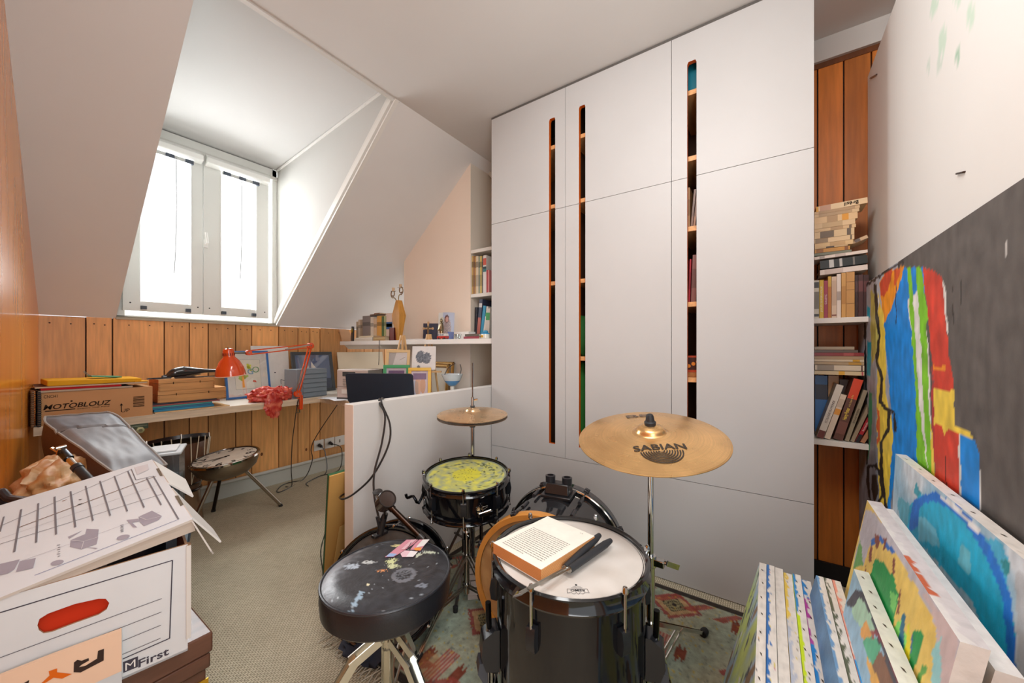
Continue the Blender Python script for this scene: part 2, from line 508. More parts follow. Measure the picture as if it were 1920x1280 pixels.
# sloping roof with the dormer opening
def sl(y): return ZC - (ZC - ZP) * (y - YC) / (YW - YC)
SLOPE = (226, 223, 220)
m = MB()
def slab(x0a, x0b, x1a, x1b):
    th = V((0, .05, .05))
    a, b, c, d = V((x0a, YW, ZP)), V((x1a, YW, ZP)), V((x1b, YC, ZC)), V((x0b, YC, ZC))
    m.hexa([a, b, c, d, a + th, b + th, c + th, d + th], SLOPE, 'plaster')
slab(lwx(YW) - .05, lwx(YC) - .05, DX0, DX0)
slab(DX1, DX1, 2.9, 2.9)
struct(m.build('wall_slope'), 'white sloping roof wall on both sides of the dormer')

# dormer cheeks, dormer ceiling
ZD0, ZD1, YD = 2.575, 2.70, YW + .05
m = MB()
def cheek(x, th, col):
    M = Matrix(((0, 0, 1, x), (1, 0, 0, 0), (0, 1, 0, 0), (0, 0, 0, 1)))
    m.prism([(YC + .025, ZC + .02), (YW + .03, ZP + .012), (YD + .08, ZP), (YD + .08, ZD0), (YC, ZD1)], M, th, col, 'plaster')
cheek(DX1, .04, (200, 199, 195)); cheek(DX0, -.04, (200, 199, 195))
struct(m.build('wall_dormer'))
m = MB()
a, b, c, d = V((DX0, YD + .08, ZD0)), V((DX1, YD + .08, ZD0)), V((DX1, YC - .02, ZD1)), V((DX0, YC - .02, ZD1))
t = V((0, 0, .05)); m.hexa([a, b, c, d, a + t, b + t, c + t, d + t], (212, 211, 209), 'plaster')
m.box((DX0, YC - .03, ZC + .008), (DX1, YC - .005, ZD1 + .05), (214, 212, 209), 'plaster')
struct(m.build('ceiling_dormer'))
# moulding down the edge of the dormer cheek, edge strip on the ceiling, thin cover strips
m = MB()
e0, e1 = V((DX1 - .012, YC, ZC)), V((DX1 - .012, YW, ZP)); dn = V((0, 1, 0.8)).normalized()
m.bar(e0, e1, .024, .012, (228, 225, 219), 'white_paint', up=dn)
m.bar(e0 + V((-.004, .035, .030)), e1 + V((-.004, .035, .030)), .018, .03, (230, 227, 221), 'white_paint', up=dn)
m.bar(e0 + V((.004, .066, .055)), e1 + V((.004, .066, .055)), .012, .02, (224, 221, 215), 'white_paint', up=dn)
struct(m.build('trim_dormer'))
m = MB(); m.box((DX0 - .02, YC + .004, ZC - .006), (DX1 + .01, YC + .03, ZC + .03), (206, 202, 196), 'white_paint')
struct(m.build('trim_ceiling'))
m = MB(); m.bar((DX1 - .006, YC, ZD1 - .008), (DX1 - .006, YD, ZD0 - .008), .012, .012, (238, 236, 232), 'white_paint')
struct(m.build('trim_cheek'))

# peach wall, the recess beside it, wall behind the desk
m = MB()
M = Matrix(((0, 0, 1, XP), (1, 0, 0, 0), (0, 1, 0, 0), (0, 0, 0, 1)))
YA, YB = 1.865, 2.635
m.prism([(YA, 0), (YB, 0), (YB, sl(YB) + .02), (YA, sl(YA) + .02)], M, .30, (242, 226, 210), 'plaster', side=(226, 214, 198))
struct(m.build('wall_gable'), 'peach end wall under the roof slope')
m = MB()
m.box((XP + .28, 1.30, 0), (XP + .32, YA + .02, ZC), (205, 198, 184), 'plaster')
struct(m.build('wall_recess'), 'beige back wall of the shelf recess')
m = MB(); m.bar((XP + .24, 1.86, 2.53), (XP + .24, 1.50, 2.12), .06, .03, (214, 208, 198), 'white_paint'); struct(m.build('trim_recess'))
# back wall of planks beyond the wardrobe
m = MB(); random.seed(8)
m.box((XB + .02, -.62, 0), (XB + .06, 1.5, 2.6), (40, 22, 10), 'matte')
ys = [at(p, 400, x=XB).y for p in (1470, 1533, 1582, 1634, 1690, 1750)]
for a, b in zip(ys, ys[1:]):
    m.box((XB, b + .003, .09), (XB + .02, a - .003, 2.44), shade((206, 120, 44), random.uniform(.9, 1.08)), 'wood_v')
m.box((XB - .004, -.62, 2.44), (XB + .02, .3, 2.465), (110, 60, 24), 'wood_v')
struct(m.build('wall_back'), 'dark orange plank wall beyond the wardrobe')
m = MB(); m.box((XB - .015, -.62, 0), (XB, .0, .09), (26, 22, 20), 'matte'); struct(m.build('baseboard_back'))
m = MB(); m.box((XB - .02, -.62, 2.465), (XB + .02, .2, ZC), (206, 203, 199), 'white_paint'); struct(m.build('trim_cornice'))
m = MB(); m.box((0.55, -.70, 0), (2.9, -.66, ZC), (200, 198, 194), 'plaster'); struct(m.build('wall_right'))

# ---------------------------------------------------------------- window
WY = YW + .03
def wp(px, py, y=WY): return at(px, py, y=y)
win = thing('window_1', 'white two-leaf dormer window with grubby frame', 'window', (0.97, WY, ZP)); win['kind'] = 'structure'
del win['category']
FR = (226, 227, 222)
zb = ZP + .005; zt = ZD0
m = MB()
x0, x1 = DX0, DX1
for (a, b, c, d) in ((x0, zb, x0 + .045, zt), (x1 - .04, zb, x1, zt), (x0, zt - .085, x1, zt), (x0, zb, x1, zb + .02)):
    m.box((a, WY, b), (c, WY + .08, d), FR, 'white_paint')
m.box((x0, WY - .012, zt - .09), (x1, WY, zt - .06), (212, 211, 205), 'white_paint')
m.box((x0, WY - .006, zb), (x1, WY + .002, zb + .012), (150, 140, 126), 'matte')      # grime line
m.build('frame', win, bevel=.004)
m = MB(); m.box((x0, YW - .012, ZP - .006), (x1, WY + .02, ZP + .006), (176, 166, 148), 'cloth'); m.build('sill', win)
xg = [wp(p, 600).x for p in (228, 262, 356, 379, 379.5, 413, 478, 502)]
sb = wp(360, 589).z; g0 = wp(300, 567).z; g1 = wp(356, 302).z; g1b = wp(478, 346).z
gt = (g1 + g1b) / 2; stp = zt - .09
for k, (a, ga, gb, b) in enumerate(((xg[0], xg[1], xg[2], xg[3]), (xg[4], xg[5], xg[6], xg[7]))):
    m = MB(); y0, y1 = WY - .02, WY + .035
    m.box((a + .001, y0, sb), (ga, y1, stp), FR, 'white_paint'); m.box((gb, y0, sb), (b - .001, y1, stp), FR, 'white_paint')
    m.box((ga, y0 + .01, sb), (gb, y1, g0), FR, 'white_paint'); m.box((ga, y0 + .01, gt), (gb, y1, stp), FR, 'white_paint')
    m.box((ga - .006, y0 - .004, g0 - .004), (ga, y0, gt), (240, 240, 238), 'white_paint')
    m.box((gb, y0 - .004, g0 - .004), (gb + .006, y0, gt), (240, 240, 238), 'white_paint')
    for xx in (a + .035, b - .03):
        for zz in (sb + .05, stp - .06):
            m.flat([([(cos(t) * .005, sin(t) * .005) for t in [i * pi / 4 for i in range(8)]], (70, 70, 70))], frame((xx, y0, zz), (1, 0, 0), (0, -1, 0)))
    sash = m.build('sash', win, bevel=.003)
    q = MB(); q.box((ga, WY + .008, g0), (gb, WY + .012, gt), (255, 255, 255), 'pane_glass'); q.build('pane', sash)
    q = MB()
    for xx in (ga + .002, gb - .028):
        q.box((xx, y0 - .012, sb + .012), (xx + .026, y0 + .01, sb + .034), (74, 84, 96), 'plastic')
    q.build('corner_clip', sash)
    q = MB(); cx0, cx1 = a + .008, b - .012
    q.prism([(0, 0), (0, .075), (-.02, .08), (-.055, .05), (-.055, .015)], Matrix(((0, 0, 1, cx0), (1, 0, 0, y0 - .001), (0, 1, 0, gt - .0), (0, 0, 0, 1))), cx1 - cx0, (240, 240, 236), 'white_paint')
    q.build('blind_cassette', sash, bevel=.003)
    q = MB(); q.box((ga, y0 - .03, gt - .028), (gb, y0 - .018, gt - .004), (196, 198, 196), 'white_paint')
    for f_ in (.02, .45, .85): q.box((ga + (gb - ga) * f_, y0 - .036, gt - .03), (ga + (gb - ga) * f_ + .045, y0 - .018, gt - .004), (72, 80, 92), 'plastic')
    q.build('blind_rail', sash)
    xc = ga + (gb - ga) * (.66 if k == 0 else .52)
    q = MB(); q.tube([(xc, y0 - .03, gt - .02), (xc + .002, y0 - .03, gt - .35), (xc - .003, y0 - .03, gt - .62), (xc - .01, y0 - .03, gt - (.80 if k == 0 else .78))], .0022, (120, 122, 122), 'plastic', n=6, curve=5)
    q.build('blind_cord', sash)
m = MB(); hx = xg[3] + .006; hz = wp(392, 455).z
m.box((hx - .006, WY - .034, hz - .045), (hx + .02, WY - .02, hz + .01), (238, 238, 234), 'white_paint')
m.tube([(hx + .008, WY - .03, hz - .02), (hx + .008, WY - .06, hz - .015), (hx - .002, WY - .066, hz + .055)], .008, (240, 240, 236), 'white_paint')
m.build('handle', win)
m = MB()
for zz in (zb + .12, zb + .95): m.tube([(xg[0] - .012, WY - .014, zz), (xg[0] - .012, WY - .014, zz + .085)], .009, (226, 226, 220), 'white_paint')
m.build('hinge', win)

# ---------------------------------------------------------------- low partition
PX0, PY0, PZ = 0.917, 1.452, 0.862
m = MB()
m.box((PX0, PY0, 0), (XW + .42, PY0 + .066, PZ), (208, 205, 202), 'white_paint',
      faces=[(200, 198, 195), (226, 224, 220), (205, 202, 199), (205, 202, 199), (205, 202, 199), (236, 222, 210)])
struct(m.build('wall_partition', bevel=.002), 'low white partition beside the desk')

# ---------------------------------------------------------------- wardrobe with slotted doors
WYL, WYR = 1.448, at(1527, 900, x=XW).y
def wy(px, py): return at(px, py, x=XW).y
def wz(px, py): return at(px, py, x=XW).z
D1, D2 = wy(1060, 500), wy(1259, 500)
ZTOP = 2.555; ZM = wz(1259, 340); ZL = wz(1058, 859)
wd = thing('wardrobe', 'tall white fitted wardrobe with three vertical slots in its doors', 'wardrobe', (XW, (WYL + WYR) / 2, 0))
WC = (190, 189, 188); OR = (205, 96, 24)
MW = Matrix(((0, 0, -1, XW), (1, 0, 0, 0), (0, 1, 0, 0), (0, 0, 0, 1)))   # x->Y  y->Z  z->-X (towards the room)
g = .0012
doors = [(WYL, D1, 1031, 1042, 221, 830, 1028, 1040), (D1, D2, 1087, 1099, 197, 826, 1084, 1096), (D2, WYR, 1290, 1308, 113, 826, 1287, 1304)]
SL = []
for i, (ya, yb, pa, pb, pt, pbm, pa2, pb2) in enumerate(doors):
    s0 = (wy(pa, 500) + wy(pa2, 500)) / 2; s1 = (wy(pb, 500) + wy(pb2, 500)) / 2
    st = wz((pa + pb) / 2, pt); sbm = wz(pa2, pbm) if i == 0 else wz(1034, 830)
    SL.append((s0, s1, st, sbm))
    a, b = ya - g, yb + g
    q = .012
    up = [(a, ZM + g), (s0, ZM + g), (s0, st - q), (s0 - q * .4, st), (s1 + q * .4, st), (s1, st - q), (s1, ZM + g), (b, ZM + g), (b, ZTOP), (a, ZTOP)]
    lo = [(a, ZM - g), (a, ZL + g), (b, ZL + g), (b, ZM - g), (s1, ZM - g), (s1, sbm), (s0, sbm), (s0, ZM - g)]
    for poly in (up, lo):
        m = MB(); n = len(poly)
        m.prism(poly, MW, -.022, WC, 'white_paint')
        # slot edges and the hidden edges in raw orange ply
        base = len(m.f) - n
        for k in range(n):
            f = m.f[base + k]
            if all(s1 - .004 <= m.v[j].y <= s0 + .004 for j in f): m.c[base + k] = OR
        m.build('door', wd)
m = MB()
m.box((XW, WYR + g, .004), (XW + .022, WYL - g, ZL - g), WC, 'white_paint'); m.build('plinth_panel', wd)
m = MB()
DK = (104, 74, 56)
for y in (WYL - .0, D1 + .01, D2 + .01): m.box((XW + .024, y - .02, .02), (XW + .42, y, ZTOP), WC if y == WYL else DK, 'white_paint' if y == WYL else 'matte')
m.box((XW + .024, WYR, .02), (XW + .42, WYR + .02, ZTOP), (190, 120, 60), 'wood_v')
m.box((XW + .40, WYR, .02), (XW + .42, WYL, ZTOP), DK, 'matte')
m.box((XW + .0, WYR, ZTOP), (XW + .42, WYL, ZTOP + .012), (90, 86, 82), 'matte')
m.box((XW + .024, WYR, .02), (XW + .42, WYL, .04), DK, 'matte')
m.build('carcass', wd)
# shelf boards seen through the slots
SHELF = [[276, 387, 531], [254, 375, 526, 672], [172, 296, 428, 570, 712]]
SZ = []
for i, (ya, yb, *_r) in enumerate(doors):
    s0, s1, st, sbm = SL[i]; pc = (_r[0] + _r[1]) / 2; row = []
    for py in SHELF[i]:
        r = ray(pc, py); t = (XW + .03) / r.x; z = H + r.z * t; row.append(z)
        m = MB(); m.box((XW + .03, yb + .014, z - .011), (XW + .40, ya - .022, z + .011), (226, 170, 112), 'wood_h'); m.build('shelf', wd)
    SZ.append(row)
# ================================================================ shared makers: books, framed pictures
def book(sz, loc, col, label, group=None, rot=(0, 0, 0), title=None, tcol=(30, 28, 26), tsize=.5, pages=(226, 214, 190), cover2=None, bars=None, flip=False, mat='satin', tw=None):
    """sz = thickness, depth, height; spine at local x = 0 facing -x, thickness along y, stands on z = 0"""
    t, d, h = sz; c = .0018
    m = MB()
    m.box((0, -t / 2, 0), (c, t / 2, h), col, mat)
    m.box((c, -t / 2, 0), (d, -t / 2 + c, h), cover2 or col, mat); m.box((c, t / 2 - c, 0), (d, t / 2, h), cover2 or col, mat)
    M = frame((0, 0, h / 2), (0, 0, -1 if flip else 1), (-1, 0, 0))
    for (a, b, cc) in (bars or []):
        m.flat([([(-h / 2 + a * h, -t / 2 + .0004), (-h / 2 + b * h, -t / 2 + .0004), (-h / 2 + b * h, t / 2 - .0004), (-h / 2 + a * h, t / 2 - .0004)], cc)], frame((0, 0, h / 2), (0, 0, 1), (-1, 0, 0)), mat, off=.0004)
    ob = m.build('book', local=True)
    ob.location = loc; ob.rotation_euler = rot
    tag(ob, label, 'book', group)
    p = MB(); p.box((c, -t / 2 + c, .003), (d - .003, t / 2 - c, h - .003), pages, 'paper'); p.build('page_block', ob, local=True)
    if title:
        q = MB(); q.text(title, M, t * tsize, tcol, 'paper', off=.0009, width=tw); q.build('spine_title', ob, local=True)
    return ob

def vbook(px0, px1, top, X, zb, depth, col, label, group, lean=0.0, **k):
    """upright book on a shelf running along y; px0, px1 are its spine edges, top its upper edge in the photo"""
    pm = (px0 + px1) / 2
    y0, y1 = at(px0, 600, x=X).y, at(px1, 600, x=X).y
    h = at(pm, top, x=X).z - zb
    t = abs(y0 - y1) * .96
    return book((t, depth, max(.03, h)), (X, (y0 + y1) / 2, zb + .0005), col, label, group, rot=(lean, 0, 0), **k)

def hbook(px0, px1, t0, t1, X, depth, col, label, group, zb=None, tilt=0.0, **k):
    """book lying flat, spine towards the room"""
    y0, y1 = at(px0, 600, x=X).y, at(px1, 600, x=X).y
    pm = (px0 + px1) / 2
    za, zbm = at(pm, t0, x=X).z, at(pm, t1, x=X).z
    t = (za - zbm) * .97
    z0 = zb if zb is not None else zbm
    L = abs(y0 - y1)
    ob = book((t, depth, L), (X, max(y0, y1), z0 + t / 2), col, label, group, rot=(pi / 2 - tilt, 0, 0), **k)
    return ob

def framed(name, label, cat, w, h, fw, fd, fcol, loc, rot, art, group=None, mat='satin', glass=True, back=(120, 90, 60), side=None):
    """picture frame: local x right, z up, faces -y; origin at bottom centre"""
    t = thing(name, label, cat, loc, group=group, rot=rot)
    m = MB(); a = w / 2
    for (x0, z0, x1, z1) in ((-a, 0, a, fw), (-a, h - fw, a, h), (-a, fw, -a + fw, h - fw), (a - fw, fw, a, h - fw)):
        m.box((x0, 0, z0), (x1, fd, z1), fcol, mat, faces=[side or fcol] * 2 + [fcol] + [side or fcol] * 3)
    m.build('frame', t, local=True, bevel=.0015)
    m = MB(); m.box((-a + fw, fd * .45, fw), (a - fw, fd * .9, h - fw), back, 'cardboard'); m.build('backing', t, local=True)
    m = MB(); iw, ih = w - 2 * fw, h - 2 * fw
    M = frame((0, fd * .45, fw + ih / 2), (1, 0, 0), (0, -1, 0))
    art(m, M, iw, ih); m.build('picture', t, local=True)
    if glass:
        m = MB(); m.box((-a + fw, fd * .25, fw), (a - fw, fd * .3, h - fw), (255, 255, 255), 'pane_glass'); m.build('glass', t, local=True)
    return t

def rect(x0, y0, x1, y1): return [(x0, y0), (x1, y0), (x1, y1), (x0, y1)]
def circ(cx, cy, r, n=16, ry=None): return [(cx + r * cos(2 * pi * i / n), cy + (ry or r) * sin(2 * pi * i / n)) for i in range(n)]
def ring(cx, cy, r0, r1, a0, a1, n=14): return [(cx + r0 * cos(a0 + (a1 - a0) * i / n), cy + r0 * sin(a0 + (a1 - a0) * i / n)) for i in range(n + 1)] + [(cx + r1 * cos(a1 + (a0 - a1) * i / n), cy + r1 * sin(a1 + (a0 - a1) * i / n)) for i in range(n + 1)]
def line2(a, b, w):
    a, b = V(a), V(b); d = (b - a).normalized(); n = V((-d.y, d.x)) * w / 2
    return [tuple(a - n), tuple(b - n), tuple(b + n), tuple(a + n)]

# ================================================================ desk
ZK = 0.735; KY = at(597, 744, z=ZK).y; KX = 1.50
m = MB()
poly = [(lwx(KY) + .015, KY), (KX, KY), (KX, PY0 + .068), (XP - .006, PY0 + .068), (XP - .006, YW - .004), (lwx(YW) + .03, YW - .004)]
m.prism(poly, T(0, 0, ZK), -.042, (232, 226, 214), 'white_paint', side=(222, 200, 172), sidemat='wood_h')
desk = tag(m.build('writing_desk', bevel=.002), 'L-shaped white desk top running under the window', 'desk')
struct_m = MB(); struct_m.box((XP - .005, YA, 0), (XP - .0005, YB, 1.14), (222, 216, 208), 'plaster'); struct(struct_m.build('wall_panel'))

# ---------------------------------------------------------------- upper shelf over the desk
ZS = at(800, 636.5, x=1.90).z; SX = 1.90
m = MB()
m.box((SX, WYL + .002, ZS - .034), (XP - .006, 3.22, ZS), (232, 230, 226), 'white_paint')
m.prism([(SX + .02, ZS - .034), (XP - .01, ZS - .034), (XP - .01, ZS - .07), (SX + .06, ZS - .07)], Matrix(((1, 0, 0, 0), (0, 0, 1, 2.66), (0, 1, 0, 0), (0, 0, 0, 1))), .52, (224, 218, 208), 'white_paint')
tag(m.build('wall_shelf', bevel=.0015), 'long white wall shelf of ornaments above the desk', 'shelf')
# recess boards
NZ = []
for k, py in enumerate((470, 552)):
    z = at(878, py, x=XP).z; NZ.append(z)
    m = MB(); m.box((XP - .0, WYL + .004, z - .026), (XP + .275, YA - .001, z), (232, 229, 222), 'white_paint')
    tag(m.build('wall_shelf', bevel=.0015), ['white recess shelf board with nothing standing on it', 'white recess shelf board carrying a row of comic albums'][k], 'shelf')

m = MB(); m.box((XP - .004, WYL + .004, ZS - .03), (XP + .275, YA - .001, ZS - .0005), (232, 229, 222), 'white_paint'); tag(m.build('wall_shelf', bevel=.001), 'white recess shelf board carrying leaning books beside the wardrobe', 'shelf')
# comics and books in the recess
gr = 'albums on the recess shelf'; X = XP + .015
cs = [(883.0, 887.5, 480, (206, 176, 110), 'yellowed album with scribbled spine, first on the recess shelf'),
      (887.6, 890.2, 480, (150, 100, 60), 'thin brown album between yellowed ones on the recess shelf'),
      (890.3, 892.4, 481, (196, 150, 80), 'thin ochre album on the recess shelf'),
      (892.5, 896.8, 480, (222, 204, 176), 'cream album with grey blotched spine on the recess shelf'),
      (896.9, 900.2, 481, (150, 156, 130), 'grey-green album on the recess shelf'),
      (900.3, 903.2, 480, (222, 192, 96), 'pale yellow album on the recess shelf'),
      (903.3, 905.6, 481, (110, 104, 92), 'thin dark grey album on the recess shelf')]
for a, b, tpy, c, lb in cs:
    vbook(a, b, tpy, X, NZ[1], .20, c, lb, gr, bars=[(.2, .5, shade(c, .8)), (.7, .85, shade(c, .65))])
vbook(905.8, 912.0, 478.5, X - .005, NZ[1], .21, (228, 226, 220), 'tall white album with teal band and red lettering on its spine', gr, bars=[(0, .56, (232, 230, 226)), (.56, .64, (46, 120, 124)), (.64, .7, (30, 60, 66)), (.74, .92, (206, 90, 70))])
vbook(912.2, 914.6, 506, X - .006, NZ[1], .20, (190, 52, 60), 'narrow red book beside the tall album with teal band', gr)
vbook(914.7, 917.2, 506, X - .004, NZ[1], .20, (222, 150, 150), 'narrow pink book at the wardrobe end of the recess shelf', gr)
gr = 'books leaning in the lower recess'
vbook(889.0, 894.0, 576, XP + .03, ZS, .2, (40, 44, 56), 'short black book in the lower recess', gr, lean=.03)
vbook(893.0, 899.0, 561, XP + .015, ZS, .22, (52, 60, 84), 'tall dark blue book with red patterned lower spine in the lower recess', gr, lean=.10, bars=[(.05, .55, (178, 96, 84)), (.8, .9, (200, 200, 200))])
vbook(899.0, 904.0, 573, XP + .01, ZS, .2, (38, 146, 186), 'turquoise book leaning in the lower recess', gr, lean=.14)
vbook(904.0, 907.0, 574, XP + .005, ZS, .2, (226, 224, 216), 'white leaning book with green patch in the lower recess', gr, lean=.17, bars=[(.7, .9, (60, 156, 80))])
vbook(909.0, 916.5, 578, XP + .0, ZS, .2, (216, 212, 204), 'pale grey book with green band in the lower recess', gr, lean=.06, bars=[(.62, .86, (58, 160, 84))])

# ---------------------------------------------------------------- things on the upper shelf
gr = 'old books on the upper shelf'
X = 2.00
rows = [(668, 671.5, 603, (196, 176, 148), 'small beige old book at the window end of the row'),
        (671.6, 675.5, 599, (222, 208, 186), 'thin cream book beside the small beige one'),
        (675.6, 679.5, 599, (170, 150, 128), 'thin brown-grey old book in the row above the white stack'),
        (679.6, 694.5, 592, (140, 132, 130), 'thick grey book with mottled spine in the row'),
        (694.6, 700.5, 594, (226, 216, 200), 'cream paperback beside the thick grey book'),
        (700.6, 706.5, 597, (214, 190, 160), 'beige paperback with brown flecks on its spine'),
        (706.6, 715.5, 592, (222, 166, 80), 'orange-yellow book in the row of old books'),
        (715.6, 720.0, 593, (86, 116, 70), 'dark green book beside the orange-yellow one'),
        (720.1, 723.8, 592, (176, 180, 130), 'pale green thin book in the row of old books')]
for a, b, tpy, c, lb in rows:
    vbook(a, b, tpy, X, ZS, .12, c, lb, gr, bars=[(.6, .75, shade(c, .75)), (.1, .18, shade(c, .8))])
vbook(724, 735.5, 587, 2.00, ZS, .13, (226, 204, 190), 'cream book with blue and white label beside the tall vase', gr, bars=[(.42, .68, (40, 90, 150)), (.5, .62, (230, 230, 230))])
bz = at(690, 589, x=2.0).z
for k, (a, b, zz) in enumerate(((684, 704, 0), (688, 712, .007))):
    book((.008, .11, .075), (1.99, at(b, 600, x=1.99).y + .08, at(690, 592, x=2.0).z + .005 + k * .0085), [(120, 84, 62), (150, 110, 84)][k], ['thin brown notebook lying on top of the grey book', 'thin tan notebook lying uppermost above the row'][k], 'notebooks on the book row', rot=(pi / 2, 0, 0))
gr = 'pale books lying on the upper shelf'
z = ZS
for k, (a, b, t, c, lb) in enumerate(((663, 697, .016, (214, 208, 196), 'white paperback lying lowest on the upper shelf'), (665, 697, .012, (230, 226, 214), 'white paperback lying second from the shelf'), (672, 699, .014, (226, 216, 190), 'cream paperback lying uppermost on the white stack'))):
    y0, y1 = at(a, 600, x=1.92).y, at(b, 600, x=1.92).y
    book((t, .07, y0 - y1), (1.925, y0, z + t / 2 + .0005), c, lb, gr, rot=(pi / 2, 0, 0)); z += t + .001
z = ZS
for k, (t, c, lb) in enumerate(((.014, (176, 142, 92), 'tan book lying beside the white stack, lower of two'), (.012, (196, 170, 120), 'light tan book lying beside the white stack, upper of two'), (.009, (160, 124, 80), 'thin brown book lying on the two tan ones'))):
    y0, y1 = at(699, 600, x=1.92).y, at(721, 600, x=1.92).y
    book((t, .07, y0 - y1), (1.925, y0, z + t / 2 + .0005), c, lb, 'tan books lying on the upper shelf', rot=(pi / 2, 0, 0)); z += t + .001
# leaning book and small plaque at the window end
y = at(652, 600, x=1.96).y
book((.012, .10, .125), (1.94, at(641, 600, x=1.94).y, ZS + .001), (196, 150, 110), 'tan book leaning against the dark plaque at the shelf end', None, rot=(-.42, 0, 0))
t = thing('plaque', 'small dark plaque with a gold disc leaning at the shelf end', 'ornament', (1.97, at(662, 600, x=1.97).y, ZS + .001), rot=(0, .12, -pi / 2 - .3))
m = MB(); m.prism([(-.032, 0), (.032, 0), (.032, .10), (.02, .135), (-.02, .135), (-.032, .10)], frame((0, 0, 0), (1, 0, 0), (0, -1, 0)), .012, (44, 42, 44), 'satin'); m.build('board', t, local=True)
m = MB(); m.lathe([(.0, 0), (.020, 0), (.020, .004), (.012, .007), (0, .007)], (190, 166, 60), 'gold', n=20, M=frame((0, -.012, .098), (1, 0, 0), (0, -1, 0))); m.build('disc', t, local=True)
# dark red leather beaker with papers
p = at(735, 634, x=1.945)
t = thing('pencil_box', 'dark red leather box holding papers beside the tall vase', 'box', (p.x + .03, p.y, ZS))
m = MB(); a = .032
for (x0, y0, x1, y1) in ((-a, -a, a, -a + .004), (-a, a - .004, a, a), (-a, -a, -a + .004, a), (a - .004, -a, a, a)): m.box((x0, y0, 0), (x1, y1, .105), (110, 42, 38), 'leather')
m.box((-a, -a, 0), (a, a, .004), (90, 34, 32), 'leather'); m.build('box_body', t, local=True)
m = MB(); m.box((-.01, -.02, .004), (-.006, .018, .135), (226, 224, 218), 'paper'); m.box((.008, -.018, .004), (.011, .012, .15), (90, 120, 170), 'paper'); m.build('papers', t, local=True)
# coffin-shaped wooden vase with curled metal stems
p = at(748, 635, x=1.975)
t = thing('vase', 'tall ochre faceted wooden vase with two curled metal stems', 'vase', (p.x, p.y, ZS))
hz = at(748, 563, x=1.975).z - ZS
m = MB(); WV = (204, 146, 62)
def ringv(z, wx, wy): return [(-wx, -wy, z), (wx, -wy, z), (wx, wy, z), (-wx, wy, z)]
lv = [ringv(0, .014, .017), ringv(hz * .62, .034, .047), ringv(hz, .020, .016)]
vs = [q for r in lv for q in r]; fs = [(0, 3, 2, 1)]
for k in (0, 1):
    for j in range(4): fs.append((4 * k + j, 4 * k + (j + 1) % 4, 4 * k + 4 + (j + 1) % 4, 4 * k + 4 + j))
fs.append((8, 9, 10, 11))
m.add(vs, fs, WV, 'wood_v'); m.build('body', t, local=True, bevel=.002)
for sgn, k in ((1, .0), (-1, .02)):
    m = MB(); pts = [(-.012, sgn * .008, hz - .02), (-.02, sgn * .03, hz + .02), (-.02, sgn * .055, hz + .055)]
    c0 = V((-.02, sgn * .05, hz + .055 + k))
    pts = [(-.012, sgn * .006, hz - .02), (-.018, sgn * .02, hz + .01 + k)] + [tuple(c0 + V((0, sgn * .024 * cos(a) * (1 - a / 14), .03 * sin(a) * (1 - a / 14)))) for a in [-2 + .5 * i for i in range(16)]]
    m.tube(pts, .0042, (150, 126, 92), 'steel', n=6, curve=3)
    m.lathe([(.009, 0), (.012, .02), (.010, .03)], (206, 176, 140), 'wood_v', n=10, M=T(-.02, sgn * .045, hz + .075 + k))
    for j in range(5):
        a = j * 1.25; m.tube([(-.02, sgn * .045, hz + .075 + k), (-.02 + .02 * cos(a), sgn * .045 + .028 * sin(a), hz + .078 + k)], .0015, (120, 100, 70), 'steel', n=5)
    m.build('stem', t, local=True)
# dark blue card with small crucifix leaning on it
p = at(805, 630, x=2.0)
def artblue(m, M, w, h): m.flat([(rect(-w / 2, -h / 2, w / 2, h / 2), (26, 32, 58))], M, 'satin')
yy0, yy1 = at(789, 600, x=2.02).y, at(819, 600, x=2.02).y
t = thing('picture_board', 'dark navy board leaning behind the little crucifix', 'picture', (2.04, (yy0 + yy1) / 2, ZS), rot=(-.16, 0, -.9))
m = MB(); m.box((-.06, 0, 0), (.06, .006, .135), (30, 36, 62), 'satin'); m.build('board', t, local=True, bevel=.001)
t = thing('crucifix', 'small silver standing crucifix before the navy board', 'crucifix', (1.965, at(803, 600, x=1.965).y, ZS), rot=(0, 0, -.9)); t.scale = (1.2, 1.2, 1.22)
m = MB(); S = (196, 186, 160)
m.box((-.005, -.004, .012), (.005, .004, .105), S, 'steel'); m.box((-.026, -.004, .066), (.026, .004, .076), S, 'steel')
for x, z in ((0, .107), (-.028, .071), (.028, .071)): m.lathe([(0, -.004), (.008, -.004), (.008, .004), (0, .004)], S, 'steel', n=10, M=frame((x, 0, z), (1, 0, 0), (0, -1, 0)))
m.build('cross', t, local=True, bevel=.001)
m = MB(); m.lathe([(.022, 0), (.022, .004), (.008, .012), (.004, .014)], S, 'steel', n=16); m.build('base', t, local=True)
m = MB(); m.tube([(0, -.007, .088), (0, -.008, .05), (.001, -.007, .03)], [.004, .006, .003], (150, 140, 120), 'steel', n=6); m.tube([(-.02, -.006, .074), (0, -.008, .078), (.02, -.006, .074)], .0025, (150, 140, 120), 'steel', n=5); m.build('figure', t, local=True)
